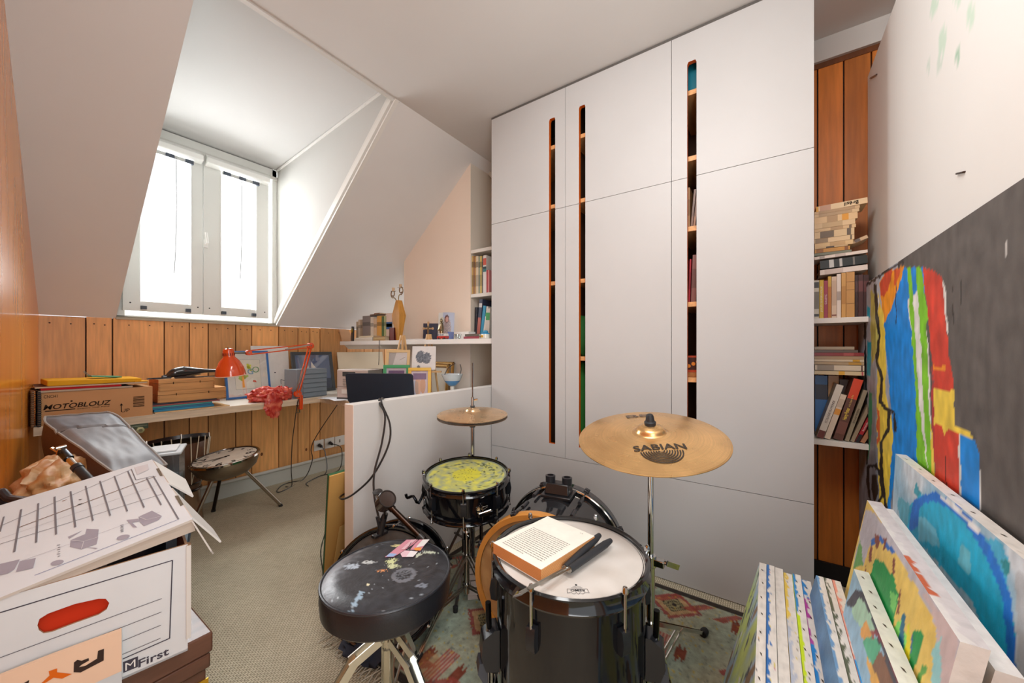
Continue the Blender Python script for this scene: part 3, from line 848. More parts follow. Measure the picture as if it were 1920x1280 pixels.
# photograph print leaning, with a little metal statue in front
yc = at(838, 600, x=2.06).y
t = thing('photo_print', 'large glossy photograph of a veiled person leaning against the peach wall', 'photograph', (2.045, yc, ZS), rot=(-.2, 0, -1.0))
hh = .215
def phc(u, v):
    x, z = u - .5, v
    c = (176, 184, 206)
    if u < .3: c = (206, 204, 200)
    n = N2(u * 7, v * 9, 3)
    if (x - .08) ** 2 / .06 + (v - .35) ** 2 / .2 < 1: c = mix((120, 110, 120), (190, 170, 160), .5 + n)
    if (x - .05) ** 2 / .02 + (v - .76) ** 2 / .022 < 1: c = (96, 60, 60)
    if (x - .05) ** 2 / .008 + (v - .74) ** 2 / .01 < 1: c = (196, 150, 140)
    if u > .62 and v < .3: c = (60, 80, 150)
    return c
m = MB(); m.grid(26, 40, lambda a, b: V((-.062 + .124 * a, -.012 * sin(a * pi), hh * b)), phc, 'satin'); m.build('print', t, local=True)
t = thing('statuette', 'tall thin silver statuette standing before the photograph', 'ornament', (1.97, at(828, 600, x=1.97).y, ZS), rot=(0, 0, -pi / 2))
m = MB(); m.lathe([(.02, 0), (.02, .008), (.012, .014), (.014, .05), (.018, .09), (.012, .12), (.006, .128)], (160, 146, 118), 'steel', n=16)
m.blob((0, 0, .14), (.010, .010, .013), (160, 146, 118), 'steel', nu=12, nv=8, amp=.05); m.torus(.02, .003, (176, 160, 120), 'steel', n=20, m=6, M=T(0, .006, .142) @ RX(pi / 2))
m.tube([(-.012, -.006, .11), (-.018, -.016, .07), (.0, -.02, .075), (.018, -.016, .07), (.012, -.006, .11)], .005, (160, 146, 118), 'steel', n=7, curve=3); m.build('figure', t, local=True)
# toy bus, white box, glass, flat books, pot, thin case
p = at(825, 634, x=1.935)
t = thing('toy_van', 'small red and white toy van at the shelf edge', 'toy van', (p.x + .03, p.y, ZS), rot=(0, 0, pi / 2))
m = MB(); m.prism([(-.045, .008), (.045, .008), (.047, .022), (.04, .026), (-.045, .026)], frame((0, .016, 0), (1, 0, 0), (0, -1, 0)), .032, (186, 50, 52), 'gloss'); m.build('body', t, local=True, bevel=.002)
m = MB(); m.prism([(-.044, .026), (.038, .026), (.03, .044), (-.042, .044)], frame((0, .014, 0), (1, 0, 0), (0, -1, 0)), .028, (228, 226, 224), 'gloss'); m.build('roof', t, local=True, bevel=.002)
m = MB()
for s in (-1, 1):
    m.flat([(rect(a, .029, a + .018, .040), (120, 130, 140)) for a in (-.040, -.018, .004)], frame((0, s * .0141, 0), (-s, 0, 0), (0, s, 0)), 'plastic'); m.build('window_strip', t, local=True); m = MB()
for x in (-.028, .028):
    m = MB(); m.lathe([(0, -.018), (.008, -.018), (.008, .018), (0, .018)], (40, 38, 38), 'rubber', n=14, M=T(x, 0, .008) @ RX(pi / 2)); m.build('axle_wheels', t, local=True)
p = at(760, 637, x=1.92); m = MB(); y0, y1 = at(762, 600, x=1.93).y, at(800, 600, x=1.93).y
m.box((1.92, y1, ZS), (1.99, y0, ZS + .008), (150, 148, 150), 'satin', faces=[(60, 60, 62), (190, 188, 184), (206, 200, 196), (60, 60, 62), (60, 60, 62), (206, 200, 196)])
tag(m.build('disc_case', bevel=.001), 'flat disc case lying at the shelf edge behind the easels', 'case')
p = at(868, 625, x=2.06); m = MB()
m.box((2.03, at(880, 600, x=2.04).y, ZS), (2.10, at(854, 600, x=2.04).y, ZS + .055), (232, 230, 226), 'paper')
m.box((2.028, at(881, 600, x=2.04).y, ZS + .038), (2.102, at(853, 600, x=2.04).y, ZS + .057), (238, 236, 232), 'paper')
tag(m.build('gift_box', bevel=.001), 'small white lidded box behind the glass cup', 'box')
p = at(858, 634, x=1.96); t = thing('glass_cup', 'small ribbed clear glass cup before the white box', 'cup', (p.x, p.y, ZS))
m = MB(); m.lathe([(.016, 0), (.018, .003), (.026, .03), (.028, .038), (.0255, .038), (.023, .03), (.015, .006), (0, .006)], (240, 244, 246), 'clear_glass', n=24); m.build('bowl', t, local=True)
m = MB()
for i in range(12): a = i * pi / 6; m.tube([(.018 * cos(a), .018 * sin(a), .003), (.0285 * cos(a), .0285 * sin(a), .036)], .0016, (250, 250, 250), 'clear_glass', n=5)
m.build('ribs', t, local=True)
gr = 'small books lying beside the glass cup'
y0, y1 = at(870, 600, x=1.95).y, at(899, 600, x=1.95).y
book((.017, .09, y0 - y1), (1.945, y0, ZS + .009), (150, 56, 72), 'wine red book lying at the shelf edge beside the pot', gr, rot=(pi / 2, 0, 0))
book((.016, .09, (y0 - y1) * .9), (1.955, y0 - .004, ZS + .027), (96, 88, 78), 'grey-brown book lying on the wine red one', gr, rot=(pi / 2, 0, 0))
p = at(908.5, 634, x=1.95); t = thing('ceramic_pot', 'small white and blue painted ceramic pot next to the wardrobe', 'pot', (p.x + .01, p.y, ZS))
m = MB(); m.lathe([(.022, 0), (.030, .004), (.031, .03), (.026, .038), (.016, .042)], (228, 226, 214), 'gloss', n=24, cols=[(228, 226, 214), (228, 226, 214), (60, 150, 196), (60, 150, 196)])
m.flat([(circ(0, 0, .009, 12), (230, 180, 40)), (circ(0, 0, .004, 8), (150, 100, 40))], frame((-.0312, .004, .016), (0, -1, 0), (-1, 0, 0)), 'gloss')
m.build('body', t, local=True)
m = MB(); m.lathe([(.018, .042), (.02, .046), (.012, .056), (0, .058)], (70, 164, 206), 'gloss', n=20); m.build('lid', t, local=True)
# ================================================================ things on the desk
# spiral notebooks standing against the left wall
for k, (x, h) in enumerate(((.195, .17), (.222, .165))):
    t = thing('notebook', ['brown spiral notebook standing nearest the orange wall', 'dark spiral notebook standing between brown notebook and parcel'][k], 'notebook', (lwx(2.95) + (-.004 if k == 0 else .015), 2.80 , ZK), group='spiral notebooks on the desk')
    m = MB(); m.box((-.005, .004, 0), (.005, .10, h), [(120, 86, 60), (60, 56, 58)][k], 'cardboard'); m.build('cover', t, local=True)
    m = MB()
    for i in range(16): m.torus(.007, .0013, (150, 140, 126), 'steel', n=10, m=5, M=T(0, .004, .008 + i * (h - .014) / 15))
    m.build('spiral', t, local=True)
# parcel box
a0 = at(66, 770, y=2.81); a1 = at(286, 777, z=ZK)
bx0, bx1, by, bh = lwx(3.08) + .006, a1.x, a1.y, at(286, 724, y=a1.y).z - ZK
bw = bx1 - bx0
t = thing('parcel_box', 'brown cardboard parcel with black lettering on the desk', 'box', ((bx0 + bx1) / 2, by, ZK))
CB = (204, 152, 106)
m = MB(); m.box((-bw / 2, 0, 0), (bw / 2, .26, bh), CB, 'cardboard'); m.box((-.004, -.0006, 0), (.004, 0, .0), CB, 'cardboard'); m.build('carton', t, local=True, bevel=.003)
m = MB(); K = (52, 36, 26)
def fm(px, py):
    p = at(px, py, y=by); return frame((p.x - (bx0 + bx1) / 2, 0, p.z - ZK), (1, 0, -.0), (0, -1, 0))
def pw(px0, px1, py=750): return at(px1, py, y=by).x - at(px0, py, y=by).x
m.text('CNCH1', fm(95, 743), .014, K, 'paper', width=pw(82, 108), off=.002)
m.build('lettering', t, local=True); m = MB()
m.text('MOTOBLOUZ', fm(148, 758.5), .024, K, 'paper', width=pw(86, 210), shear=.25, bold=True, off=.002)
m.build('lettering', t, local=True); m = MB()
m.text('ENJOY THE RIDE', fm(176, 763.7), .007, K, 'paper', width=pw(146, 206), shear=.25, off=.002)
m.build('lettering', t, local=True); m = MB()
m.text('UP', fm(235, 769), .018, K, 'paper', width=pw(227, 243), off=.002)
m.build('lettering', t, local=True); m = MB()
c = fm(113, 768.5); m.flat([(rect(-pw(84, 141) / 2, -.002, pw(84, 141) / 2, .002), K)], c, 'paper', off=.002)
c = fm(134, 751.5); m.flat([(circ(0, 0, .004), K)], c, 'paper', off=.002)
m.build('lettering', t, local=True); m = MB()
c = fm(227.5, 764); m.flat([(line2((0, -.022), (0, .018), .003), K), ([(-.006, .012), (.006, .012), (0, .024)], K)], c, 'paper', off=.002)
m.build('arrow', t, local=True); m = MB()
c = fm(260, 753); hh = .026
m.flat([(rect(-.022, -hh + i * .0058, .022, -hh + i * .0058 + (.0022 if i % 3 else .0036)), K) for i in range(10)], c, 'paper', off=.002)
m.build('barcode', t, local=True)
# folders on the parcel
zt = ZK + bh
def slabthing(name, label, cat, x0, x1, y0, y1, z0, z1, col, rz=0, mat='paper', edge=None, bevel=.001, group=None, wob=0):
    m = MB(T((x0 + x1) / 2, (y0 + y1) / 2, 0) @ RZ(rz)); a, b = (x1 - x0) / 2, (y1 - y0) / 2
    m.hexa([(-a, -b, z0), (a, -b, z0 - wob * 0), (a, b, z0), (-a, b, z0), (-a, -b, z1), (a, -b, z1 - wob), (a, b, z1 - wob), (-a, b, z1)], col, mat, faces=[col, col] + [edge or col] * 4)
    return tag(m.build(name, bevel=bevel), label, cat, group)
gr = 'folders on the parcel'
slabthing('folder', 'dark document folder lying directly on the parcel', 'folder', bx0 - .01, bx1 - .08, by - .006, by + .25, zt + .001, zt + .011, (66, 52, 50), .01, edge=(190, 170, 150), group=gr)
slabthing('folder', 'bright red folder between dark folders on the parcel', 'folder', bx0 + .0, bx1 - .12, by - .008, by + .24, zt + .0115, zt + .0205, (186, 36, 40), -.015, group=gr)
slabthing('folder', 'brown kraft folder above the red one on the parcel', 'folder', bx0 - .015, bx1 - .02, by - .003, by + .25, zt + .021, zt + .029, (104, 74, 60), -.03, edge=(204, 180, 152), group=gr)
slabthing('folder', 'yellow padded folder lying uppermost on the parcel', 'folder', bx0 + .015, bx1 - .045, by + .0, by + .24, zt + .0295, zt + .057, (226, 168, 40), .02, group=gr, wob=.008, bevel=.004)
slabthing('envelope', 'small yellow envelope poking out under the yellow folder', 'envelope', bx1 - .075, bx1 - .02, by - .006, by + .06, zt + .0292, zt + .033, (224, 160, 30), .1)
t = thing('booklet', 'small green booklet with a string loop on the yellow folder', 'booklet', (at(196, 690, y=by + .1).x, by + .1, zt + .058), rot=(0, .08, .05))
m = MB(); m.box((-.055, -.05, 0), (.055, .05, .006), (90, 152, 122), 'paper'); m.build('cover', t, local=True, bevel=.001)
m = MB(); m.tube([(-.05, -.03, .006), (-.075, -.04, .016), (-.08, -.03, .03), (-.06, -.02, .012), (-.05, -.045, .002)], .0015, (150, 150, 140), 'cloth', n=5, curve=4); m.build('string', t, local=True)
# stack of folders/books and two cigar boxes
cx = at(300, 760, z=ZK).x
y0 = KY + .035
X0, X1 = at(289, 762, y=y0).x, at(402, 760, y=y0).x
z = ZK + .0005
gr = 'blue folders under the wooden boxes'
for k, (dx0, dx1, th, c, lb) in enumerate(((.0, .075, .006, (216, 180, 130), 'thin tan board lying under the blue folders'), (.0, -.0, .012, (36, 130, 176), 'bright blue folder lying lowest of the coloured folders'), (-.01, -.005, .009, (44, 104, 150), 'dark blue folder above the bright blue one'), (-.01, -.01, .008, (58, 150, 150), 'teal folder in the middle of the pile'), (-.015, .03, .008, (150, 76, 74), 'dull red folder near the top of the pile'), (-.025, .015, .008, (40, 40, 52), 'black folder directly under the wooden boxes'))):
    slabthing('folder', lb, 'folder', X0 + dx0, X1 + dx1, y0 + (.005 if k else -.02), y0 + .22, z, z + th, c, [0.0, .01, -.015, .01, .0, -.01][k], group=gr, edge=mix(c, (220, 220, 220), .15)); z += th + .0007
def cigar(name, label, x0, x1, y0, z0, h, rz):
    t = thing(name, label, 'box', ((x0 + x1) / 2, y0 + .1, z0), rz=rz, group='wooden boxes under the black bird'); a = (x1 - x0) / 2; WD = (206, 152, 92)
    m = MB(); m.box((-a, -.1, 0), (a, .1, h * .62), WD, 'wood_h', faces=[WD, WD, WD, shade(WD, .9), WD, (206, 110, 50)])
    for sx in (-1, 1):
        for k in range(4): m.box((sx * a - .001 - (.007 if sx > 0 else 0), -.1005, h * .62 * (k * .25)), (sx * a + .001 + (.007 if sx < 0 else 0), -.0995, h * .62 * (k * .25 + .12)), (176, 116, 62), 'wood_h')
    m.build('tray', t, local=True, bevel=.001)
    m = MB(); m.box((-a, -.1, h * .64), (a, .1, h), shade(WD, 1.05), 'wood_h', faces=[WD, shade(WD, 1.08), WD, WD, WD, (206, 110, 50)]); m.build('lid', t, local=True, bevel=.001)
    m = MB(); m.tube([(-a * .5, -.1015, h * .55), (-a * .5, -.1015, h * .75)], .002, (60, 44, 34), 'steel', n=6); m.tube([(a * .45, -.1015, h * .55), (a * .45, -.1015, h * .75)], .002, (60, 44, 34), 'steel', n=6); m.build('clasp', t, local=True)
    return t
xa, xb = at(297, 740, y=y0 + .01).x, at(424, 735, y=y0 + .01).x
cigar('wooden_box', 'long pale wooden box lying on the folder pile, lower of two', xa, xb, y0 + .01, z, .068, -.02); z += .0685
xa, xb = at(297, 712, y=y0 + .005).x, at(402, 712, y=y0 + .005).x
cigar('wooden_box', 'short pale wooden box under the black bird, upper of two', xa, xb, y0 + .005, z, .066, .0); z += .0665
# black carved bird
p = at(345, 690, y=y0 + .08)
t = thing('bird_carving', 'black carved long-necked bird lying on the wooden boxes', 'ornament', (p.x - .01, y0 + .045, z)); t.scale = (1.0, 1.0, 1.05)
m = MB()
m.tube([(-.10, 0, .012), (-.075, 0, .014), (-.045, 0, .03), (0, 0, .038), (.05, 0, .036), (.10, 0, .036), (.15, 0, .034), (.19, -.005, .036), (.205, -.008, .05), (.206, -.008, .075)], [.006, .012, .026, .030, .022, .0125, .0095, .0095, .012, .013], (44, 42, 44), 'gloss', n=16, curve=5)
m.tube([(.206, -.008, .07), (.196, -.008, .086), (.18, -.012, .082)], [.013, .008, .003], (44, 42, 44), 'gloss', n=10)
m.tube([(.206, -.008, .07), (.222, -.006, .086)], [.01, .004], (44, 42, 44), 'gloss', n=8)
m.build('body', t, local=True)
m = MB()
for s in (-1, 1): m.prism([(-.05, .0), (.02, -.005), (.09, .008), (.05, .026), (-.02, .03)], frame((0, s * .026, .006), (1, 0, 0), (0, -1 * s, .5)), .006, (70, 68, 70), 'gloss')
m.build('wings', t, local=True)
m = MB(); m.prism([(-.16, -.012), (-.10, -.02), (-.06, -.015), (-.06, .015), (-.10, .02), (-.16, .012)], T(0, 0, .002), .008, (40, 38, 40), 'gloss'); m.build('tail', t, local=True)
m = MB(); m.prism([(.03, -.02), (.16, -.028), (.10, -.002)], T(0, 0, .001), .006, (50, 48, 50), 'gloss'); m.build('feet', t, local=True)

# blue framed drawing with lettering
pb = at(425, 750, z=ZK); pb2 = at(511, 742, z=ZK)
fx0, fx1 = at(424, 745, y=3.17).x, at(510, 742, y=3.17).x
fh = at(420, 660, y=3.24).z - ZK
def artgo(m, M, w, h):
    m.flat([(rect(-w / 2, -h / 2, w / 2, h / 2), (226, 224, 216)), (rect(-w * .32, -h * .34, w * .32, h * .34), (120, 124, 120)), (rect(-w * .315, -h * .335, w * .315, h * .335), (234, 230, 214))], M, 'paper', off=.001)
    f = lambda x, y, r, c: m.flat([(circ(x * w, y * h, r * w, 10), c)], M, 'paper', off=.003)
    random.seed(3)
    for i in range(26): f(-.12 + random.gauss(0, .05), -.05 + random.gauss(0, .035), .03, (190, 214, 110))
    for i in range(12): f(.02 + random.gauss(0, .03), .17 + random.gauss(0, .03), .03, (214, 222, 70))
    m.flat([([(-.16 * w, -.3 * h), (-.10 * w, -.3 * h), (-.115 * w, -.02 * h), (-.145 * w, -.02 * h)], (228, 160, 80)), ([(.10 * w, -.18 * h), (.2 * w, -.2 * h), (.18 * w, -.16 * h), (.12 * w, -.14 * h)], (200, 90, 70))], M, 'paper', off=.0034)
    m.text('G', M @ T(.06 * w, .06 * h, 0), h * .13, (120, 160, 190), 'paper', off=.0036); m.text('O', M @ T(.2 * w, .10 * h, 0), h * .14, (110, 150, 110), 'paper', off=.0036)
framed('framed_drawing', 'blue framed children drawing of a tree behind the orange lamp', 'picture', fx1 - fx0, fh + .01, .014, .016, (46, 104, 168), ((fx0 + fx1) / 2, 3.165, ZK + .004), (-.17, 0, .06), artgo)
# white boards leaning behind
for (a, b, tp, yb, lb) in ((475, 545, 648, 3.24, 'white board with pencil marks leaning behind the framed drawing'),):
    x0, x1 = at(a, 700, y=yb).x, at(b, 700, y=yb).x; h = at(510, tp, y=3.3).z - ZK
    t = thing('drawing_board', lb, 'board', ((x0 + x1) / 2, 3.245, ZK + .001), rot=(-.11, 0, 0))
    m = MB(); m.box((-(x1 - x0) / 2, 0, 0), ((x1 - x0) / 2, .008, h), (224, 220, 214), 'paper')
    w2 = (x1 - x0)
    M = frame((0, 0, 0), (1, 0, 0), (0, -1, 0)); m.flat([(circ(.1 * w2, h * .45, .006, 8), (70, 70, 80)), (line2((.25 * w2, h * .2), (.25 * w2, h * .3), .004), (80, 84, 90)), (line2((.25 * w2, h * .3), (.38 * w2, h * .26), .004), (80, 84, 90)), (line2((.38 * w2, h * .46), (.44 * w2, h * .48), .003), (80, 84, 90))], M, 'paper')
    m.build('board', t, local=True)
x0, x1 = at(637, 690, y=3.2).x, at(722, 690, y=3.2).x
t = thing('drawing_board', 'beige blank board leaning behind the small stereo', 'board', ((x0 + x1) / 2, 3.19, ZK + .001), rot=(-.16, 0, 0))
m = MB(); m.box((-(x1 - x0) / 2, 0, 0), ((x1 - x0) / 2, .008, at(680, 661, y=3.24).z - ZK + .01), (212, 196, 172), 'cardboard'); m.build('board', t, local=True)

# orange desk lamp
OC = (222, 78, 30)
cl = at(563, 742, y=KY - .004)
t = thing('desk_lamp', 'orange articulated desk lamp clamped to the desk edge', 'lamp', (cl.x, KY - .012, ZK))
m = MB(); b = V((cl.x, KY - .014, ZK))
m.bar(b + V((0, 0, .03)), b + V((0, 0, -.075)), .022, .02, OC, 'gloss', up=(0, 1, 0)); m.bar(b + V((0, 0, .005)), b + V((0, .05, .005)), .03, .006, OC, 'gloss')
m.build('clamp', t, bevel=.003)
m = MB(); m.tube([b + V((0, .02, -.06)), b + V((0, .02, -.098))], .004, (180, 176, 170), 'chrome'); m.tube([b + V((-.03, .02, -.1)), b + V((.006, .02, -.098))], .0025, (190, 186, 180), 'chrome'); m.bar(b + V((0, .0, -.066)), b + V((0, .04, -.066)), .018, .006, OC, 'gloss'); m.build('clamp_screw', t)
d1 = b.length
J0 = at(558, 738, y=KY - .02); J1 = at(582, 648, y=KY - .10); J2 = at(466, 661, y=KY - .23)
def plate(m, p, r=.02):
    for s in (-.009, .009): m.lathe([(0, -.002), (r, -.002), (r, .002), (0, .002)], OC, 'gloss', n=16, M=frame(p + V((0, s, 0)), (1, 0, 0), (0, -1, 0)))
    m.tube([p + V((0, -.013, 0)), p + V((0, .013, 0))], .004, (180, 176, 170), 'chrome')
m = MB(); plate(m, J0, .024); m.tube([J0 - V((0, 0, .01)), b + V((0, 0, .03))], .009, OC, 'gloss'); m.build('base_joint', t)
m = MB(); dx = V((.011, 0, .003)); m.bar(J0 - dx, J1 - dx, .008, .008, OC, 'gloss', up=(0, 1, 0)); m.bar(J0 + dx, J1 + dx, .008, .008, OC, 'gloss', up=(0, 1, 0)); m.build('lower_arm', t)
m = MB(); sp0 = J0 + V((-.018, -.008, .02)); sp1 = J0 + (J1 - J0) * .55 + V((-.006, -.008, 0)); m.tube([sp0, sp1], .0055, (176, 172, 168), 'steel'); m.build('spring', t)
m = MB(); plate(m, J1, .022); m.build('elbow', t)
m = MB(); dz = V((0, 0, .012)); m.bar(J1 + dz, J2 + dz, .007, .007, OC, 'gloss'); m.bar(J1 - dz, J2 - dz, .007, .007, OC, 'gloss'); m.build('upper_arm', t)
m = MB(); m.tube([J1 + V((-.01, -.008, .006)), J1 + (J2 - J1) * .45 + V((0, -.006, -.006))], .0055, (196, 192, 188), 'steel'); m.build('spring', t)
m = MB(); plate(m, J2, .016); hd = at(436, 664, y=KY - .25); m.tube([J2, V((hd.x, hd.y, J2.z))], .005, (170, 166, 160), 'chrome'); m.build('head_joint', t)
sh = at(432, 707, y=KY - .25); top = at(436, 655, y=KY - .25)
hs = top.z - sh.z; R = .5 * (at(462, 690, y=KY - .25).x - at(401, 690, y=KY - .25).x) * .93
M = T(sh.x + .002, sh.y, sh.z + .01) @ RY(-.09) @ RX(.02)
m = MB(); pr = [(R, 0), (R * .985, hs * .10), (R * .88, hs * .30), (R * .66, hs * .52), (R * .40, hs * .66), (R * .37, hs * .72), (R * .37, hs * .90), (R * .30, hs * .97), (.0, hs * .985)]
m.lathe(pr, OC, 'gloss', n=40, M=M)
m.lathe([(R * .98, .001), (R * .86, hs * .30), (R * .64, hs * .51), (R * .3, hs * .66), (0, hs * .68)], (232, 226, 214), 'satin', n=40, M=M); m.torus(R, .0025, (236, 200, 176), 'gloss', n=40, m=6, M=M)
for i in range(16): a = i * pi / 8; m.tube([M @ V((R * .372 * cos(a), R * .372 * sin(a), hs * .72)), M @ V((R * .372 * cos(a), R * .372 * sin(a), hs * .82))], .0022, (120, 40, 20), 'matte', n=5)
m.build('lamp_shade', t)
m = MB(); m.tube([M @ V((0, 0, hs * .97)), M @ V((0, 0, hs * 1.03))], .005, (170, 170, 170), 'chrome'); m.build('switch', t)

# crumpled red cloth draped over the edge
p0 = at(505, 742, y=KY + .07)
m = MB()
def redc(p): return mix((176, 34, 26), (226, 120, 92), max(0, min(1, .4 + 1.3 * noise.noise(V(p) * 34))))
m.blob((p0.x, KY + .075, ZK + .04), (.115, .065, .055), (190, 46, 36), 'satin', nu=56, nv=34, amp=.42, freq=7, seed=3.1, colf=redc)
m.blob((p0.x + .075, KY + .05, ZK + .04), (.06, .045, .05), (190, 46, 36), 'satin', nu=40, nv=26, amp=.45, freq=8, seed=8.2, colf=redc)
q = at(512, 760, y=KY - .012)
m.blob((q.x, KY - .014, ZK - .02), (.05, .014, .075), (190, 46, 36), 'satin', nu=36, nv=28, amp=.45, freq=8, seed=5.5, colf=redc)
m.tube([(q.x + .03, KY + .02, ZK + .02), (q.x + .055, KY - .012, ZK - .0), (q.x + .04, KY - .014, ZK - .04), (q.x + .0, KY - .015, ZK - .075)], .006, (196, 60, 46), 'satin', n=8, curve=5)
tag(m.build('crumpled_cloth', angle=80), 'crumpled red cloth hanging over the desk edge', 'cloth')

# sailing picture, grey drawer unit, small stereo
x0, x1 = at(553, 700, y=3.16).x, at(628, 745, y=3.16).x
def artsail(m, M, w, h):
    m.flat([(rect(-w / 2, -h / 2, w / 2, h / 2), (96, 116, 150)), (rect(-w / 2, -h / 2, w / 2, -h * .2), (60, 76, 100)), ([(-.08 * w, -.1 * h), (.22 * w, -.1 * h), (-.05 * w, .3 * h)], (226, 222, 212)), ([(-.1 * w, -.1 * h), (-.3 * w, -.1 * h), (-.14 * w, .2 * h)], (206, 200, 186)), ([(-.3 * w, -.13 * h), (.24 * w, -.13 * h), (.16 * w, -.2 * h), (-.24 * w, -.2 * h)], (150, 110, 70))], M, 'satin', off=.001)
framed('framed_picture', 'dark framed picture of a sailing boat behind the grey drawers', 'picture', x1 - x0, at(590, 660, y=3.24).z - ZK + .01, .026, .02, (62, 66, 70), ((x0 + x1) / 2, 3.15, ZK + .002), (-.22, 0, -.04), artsail)
p0, p1 = at(557, 748, z=ZK), at(613, 741, z=ZK)
h = at(556, 693, y=p0.y).z - ZK
t = thing('drawer_unit', 'small grey stacked drawer unit behind the lamp arm', 'drawers', ((p0.x + p1.x) / 2, (p0.y + p1.y) / 2 + .0, ZK), rz=math.atan2(p1.y - p0.y, p1.x - p0.x))
w2 = (p1 - p0).length; GR = (120, 130, 138)
m = MB(); m.box((-w2 / 2, .002, 0), (w2 / 2, .15, h), GR, 'plastic'); m.build('case', t, local=True, bevel=.002)
for k in range(6):
    m = MB(); z0 = .004 + k * (h - .008) / 6; z1 = z0 + (h - .008) / 6 - .003
    m.prism([(-.007, z0 + .004), (.004, z0), (.004, z1), (-.002, z1)], Matrix(((0, 0, 1, -w2 / 2 + .045), (1, 0, 0, 0), (0, 1, 0, 0), (0, 0, 0, 1))), w2 - .05, shade(GR, 1.04), 'plastic'); m.build('drawer', t, local=True, bevel=.0008)
p0, p1 = at(632, 747, z=ZK), at(668, 750, z=ZK); d = at(632, 747, z=ZK)
p1 = at(690, 747, d=2.62); p0 = at(632, 746, d=2.70)
h = at(640, 692, d=2.74).z - ZK
t = thing('stereo', 'small silver stereo with keypad on the desk corner', 'stereo', ((p0.x + p1.x) / 2, (p0.y + p1.y) / 2, ZK), rz=math.atan2(p1.y - p0.y, p1.x - p0.x))
w2 = (p1.xy - p0.xy).length
m = MB(); m.box((-w2 / 2, 0, 0), (w2 / 2, .16, h), (196, 180, 172), 'satin', faces=[(150, 144, 140), (206, 196, 190), (200, 184, 176), (140, 134, 130), (140, 134, 130), (140, 134, 130)]); m.build('case', t, local=True, bevel=.003)
M = frame((0, 0, 0), (1, 0, 0), (0, -1, 0))
m = MB(); m.flat([(rect(-w2 * .32, h * .78, w2 * .1, h * .93), (70, 74, 76))], M, 'plastic'); m.build('display', t, local=True)
m = MB()
for i in range(4):
    for j in range(3): x = -w2 * .3 + j * w2 * .16; z = h * (.70 - i * .075); m.box((x, -.004, z - .01), (x + w2 * .11, 0, z), (170, 158, 150), 'satin')
m.build('keypad', t, local=True)
m = MB(); m.flat([(rect(-w2 * .5, h * .425, w2 * .5, h * .435), (120, 112, 106))], M); m.box((-w2 * .34, -.003, h * .2), (w2 * .3, 0, h * .34), (228, 222, 214), 'satin'); m.box((-w2 * .5, -.003, 0), (w2 * .5, 0, h * .07), (70, 66, 64), 'satin'); m.build('tape_door', t, local=True)

# laptop seen from behind
L0, L1 = at(654, 752, d=2.44), at(778, 752, d=2.40)
w2 = (L1.xy - L0.xy).length; ang = math.atan2(L1.y - L0.y, L1.x - L0.x)
mid = (L0 + L1) / 2; hl = at(715, 698, d=2.41).z - ZK - .02
t = thing('laptop', 'open dark blue-black laptop seen from behind the partition', 'laptop', (mid.x, mid.y, ZK), rz=ang)
def rrect(w, h, r, n=5):
    o = []
    for (cx, cy, a0) in ((w / 2 - r, h - r, 0), (-w / 2 + r, h - r, pi / 2), (-w / 2 + r, r, pi), (w / 2 - r, r, 1.5 * pi)):
        o += [(cx + r * cos(a0 + pi / 2 * i / n), cy + r * sin(a0 + pi / 2 * i / n)) for i in range(n + 1)]
    return o
m = MB(); m.prism(rrect(w2, hl / cos(.18), .02), frame((0, 0, .016), (1, 0, 0), (0, -1, -.18)), .010, (44, 52, 66), 'satin'); m.build('screen_lid', t, local=True, bevel=.002)
m = MB(); m.box((-w2 / 2, .004, 0), (w2 / 2, .26, .016), (52, 54, 60), 'satin'); m.build('keyboard_base', t, local=True, bevel=.003)
m = MB()
for r in range(5):
    for c in range(14): m.box((-w2 * .45 + c * w2 * .064, .04 + r * .026, .016), (-w2 * .45 + c * w2 * .064 + w2 * .054, .06 + r * .026, .018), (36, 36, 40), 'plastic')
m.build('keys', t, local=True)

# table easels with small pictures
def easel(name, label, px, pyt, d, sheet, rz):
    b = at(px, 700, d=d); h = at(px, pyt, d=d).z - ZK
    t = thing(name, label, 'easel', (b.x, b.y, ZK), rz=rz, group='small wooden easels on the desk'); WD = (214, 174, 122)
    m = MB()
    for s in (-1, 1): m.bar((s * .085, -.02, 0), (s * .012, .05, h), .012, .009, WD, 'wood_v')
    m.build('front_legs', t, local=True)
    m = MB(); m.bar((0, .17, 0), (0, .054, h * .95), .012, .009, WD, 'wood_v'); m.build('rear_leg', t, local=True)
    m = MB(); m.bar((-.1, -.012, h * .42), (.1, -.012, h * .42), .03, .012, WD, 'wood_h'); m.build('ledge', t, local=True)
    m = MB(); m.bar((0, .025, h * .42), (0, .055, h * 1.0), .016, .008, WD, 'wood_v'); m.build('mast', t, local=True)
    return t, b, h
RZE = -.9
t1, b1, h1 = easel('table_easel', 'small wooden easel carrying the beige framed sketch', 752, 628, 2.72, 0, RZE)
t2, b2, h2 = easel('table_easel', 'small wooden easel carrying the unframed ink drawing', 802, 626, 2.72, 0, RZE)
def artsketch(m, M, w, h):
    m.flat([(rect(-w / 2, -h / 2, w / 2, h / 2), (190, 194, 196)), ([(-.1 * w, h * .5), (-.3 * w, -h * .5), (w * .45, -h * .5), (w * .5, h * .5)], (226, 228, 230)), (line2((.1 * w, .0), (.4 * w, .2 * h), .003), (150, 150, 156))], M, 'paper', off=.001)
def toeasel(t, w): return None
lw = .17; lh = at(745, 646, d=2.68).z - at(745, 685, d=2.68).z
pz = at(745, 685, d=2.68)
framed('framed_sketch', 'beige framed pencil sketch standing on the small easel', 'picture', lw, lh, .02, .012, (222, 190, 140), (pz.x - .0, pz.y, h1 * .42 + ZK + .016), (-.20, 0, RZE), artsketch)
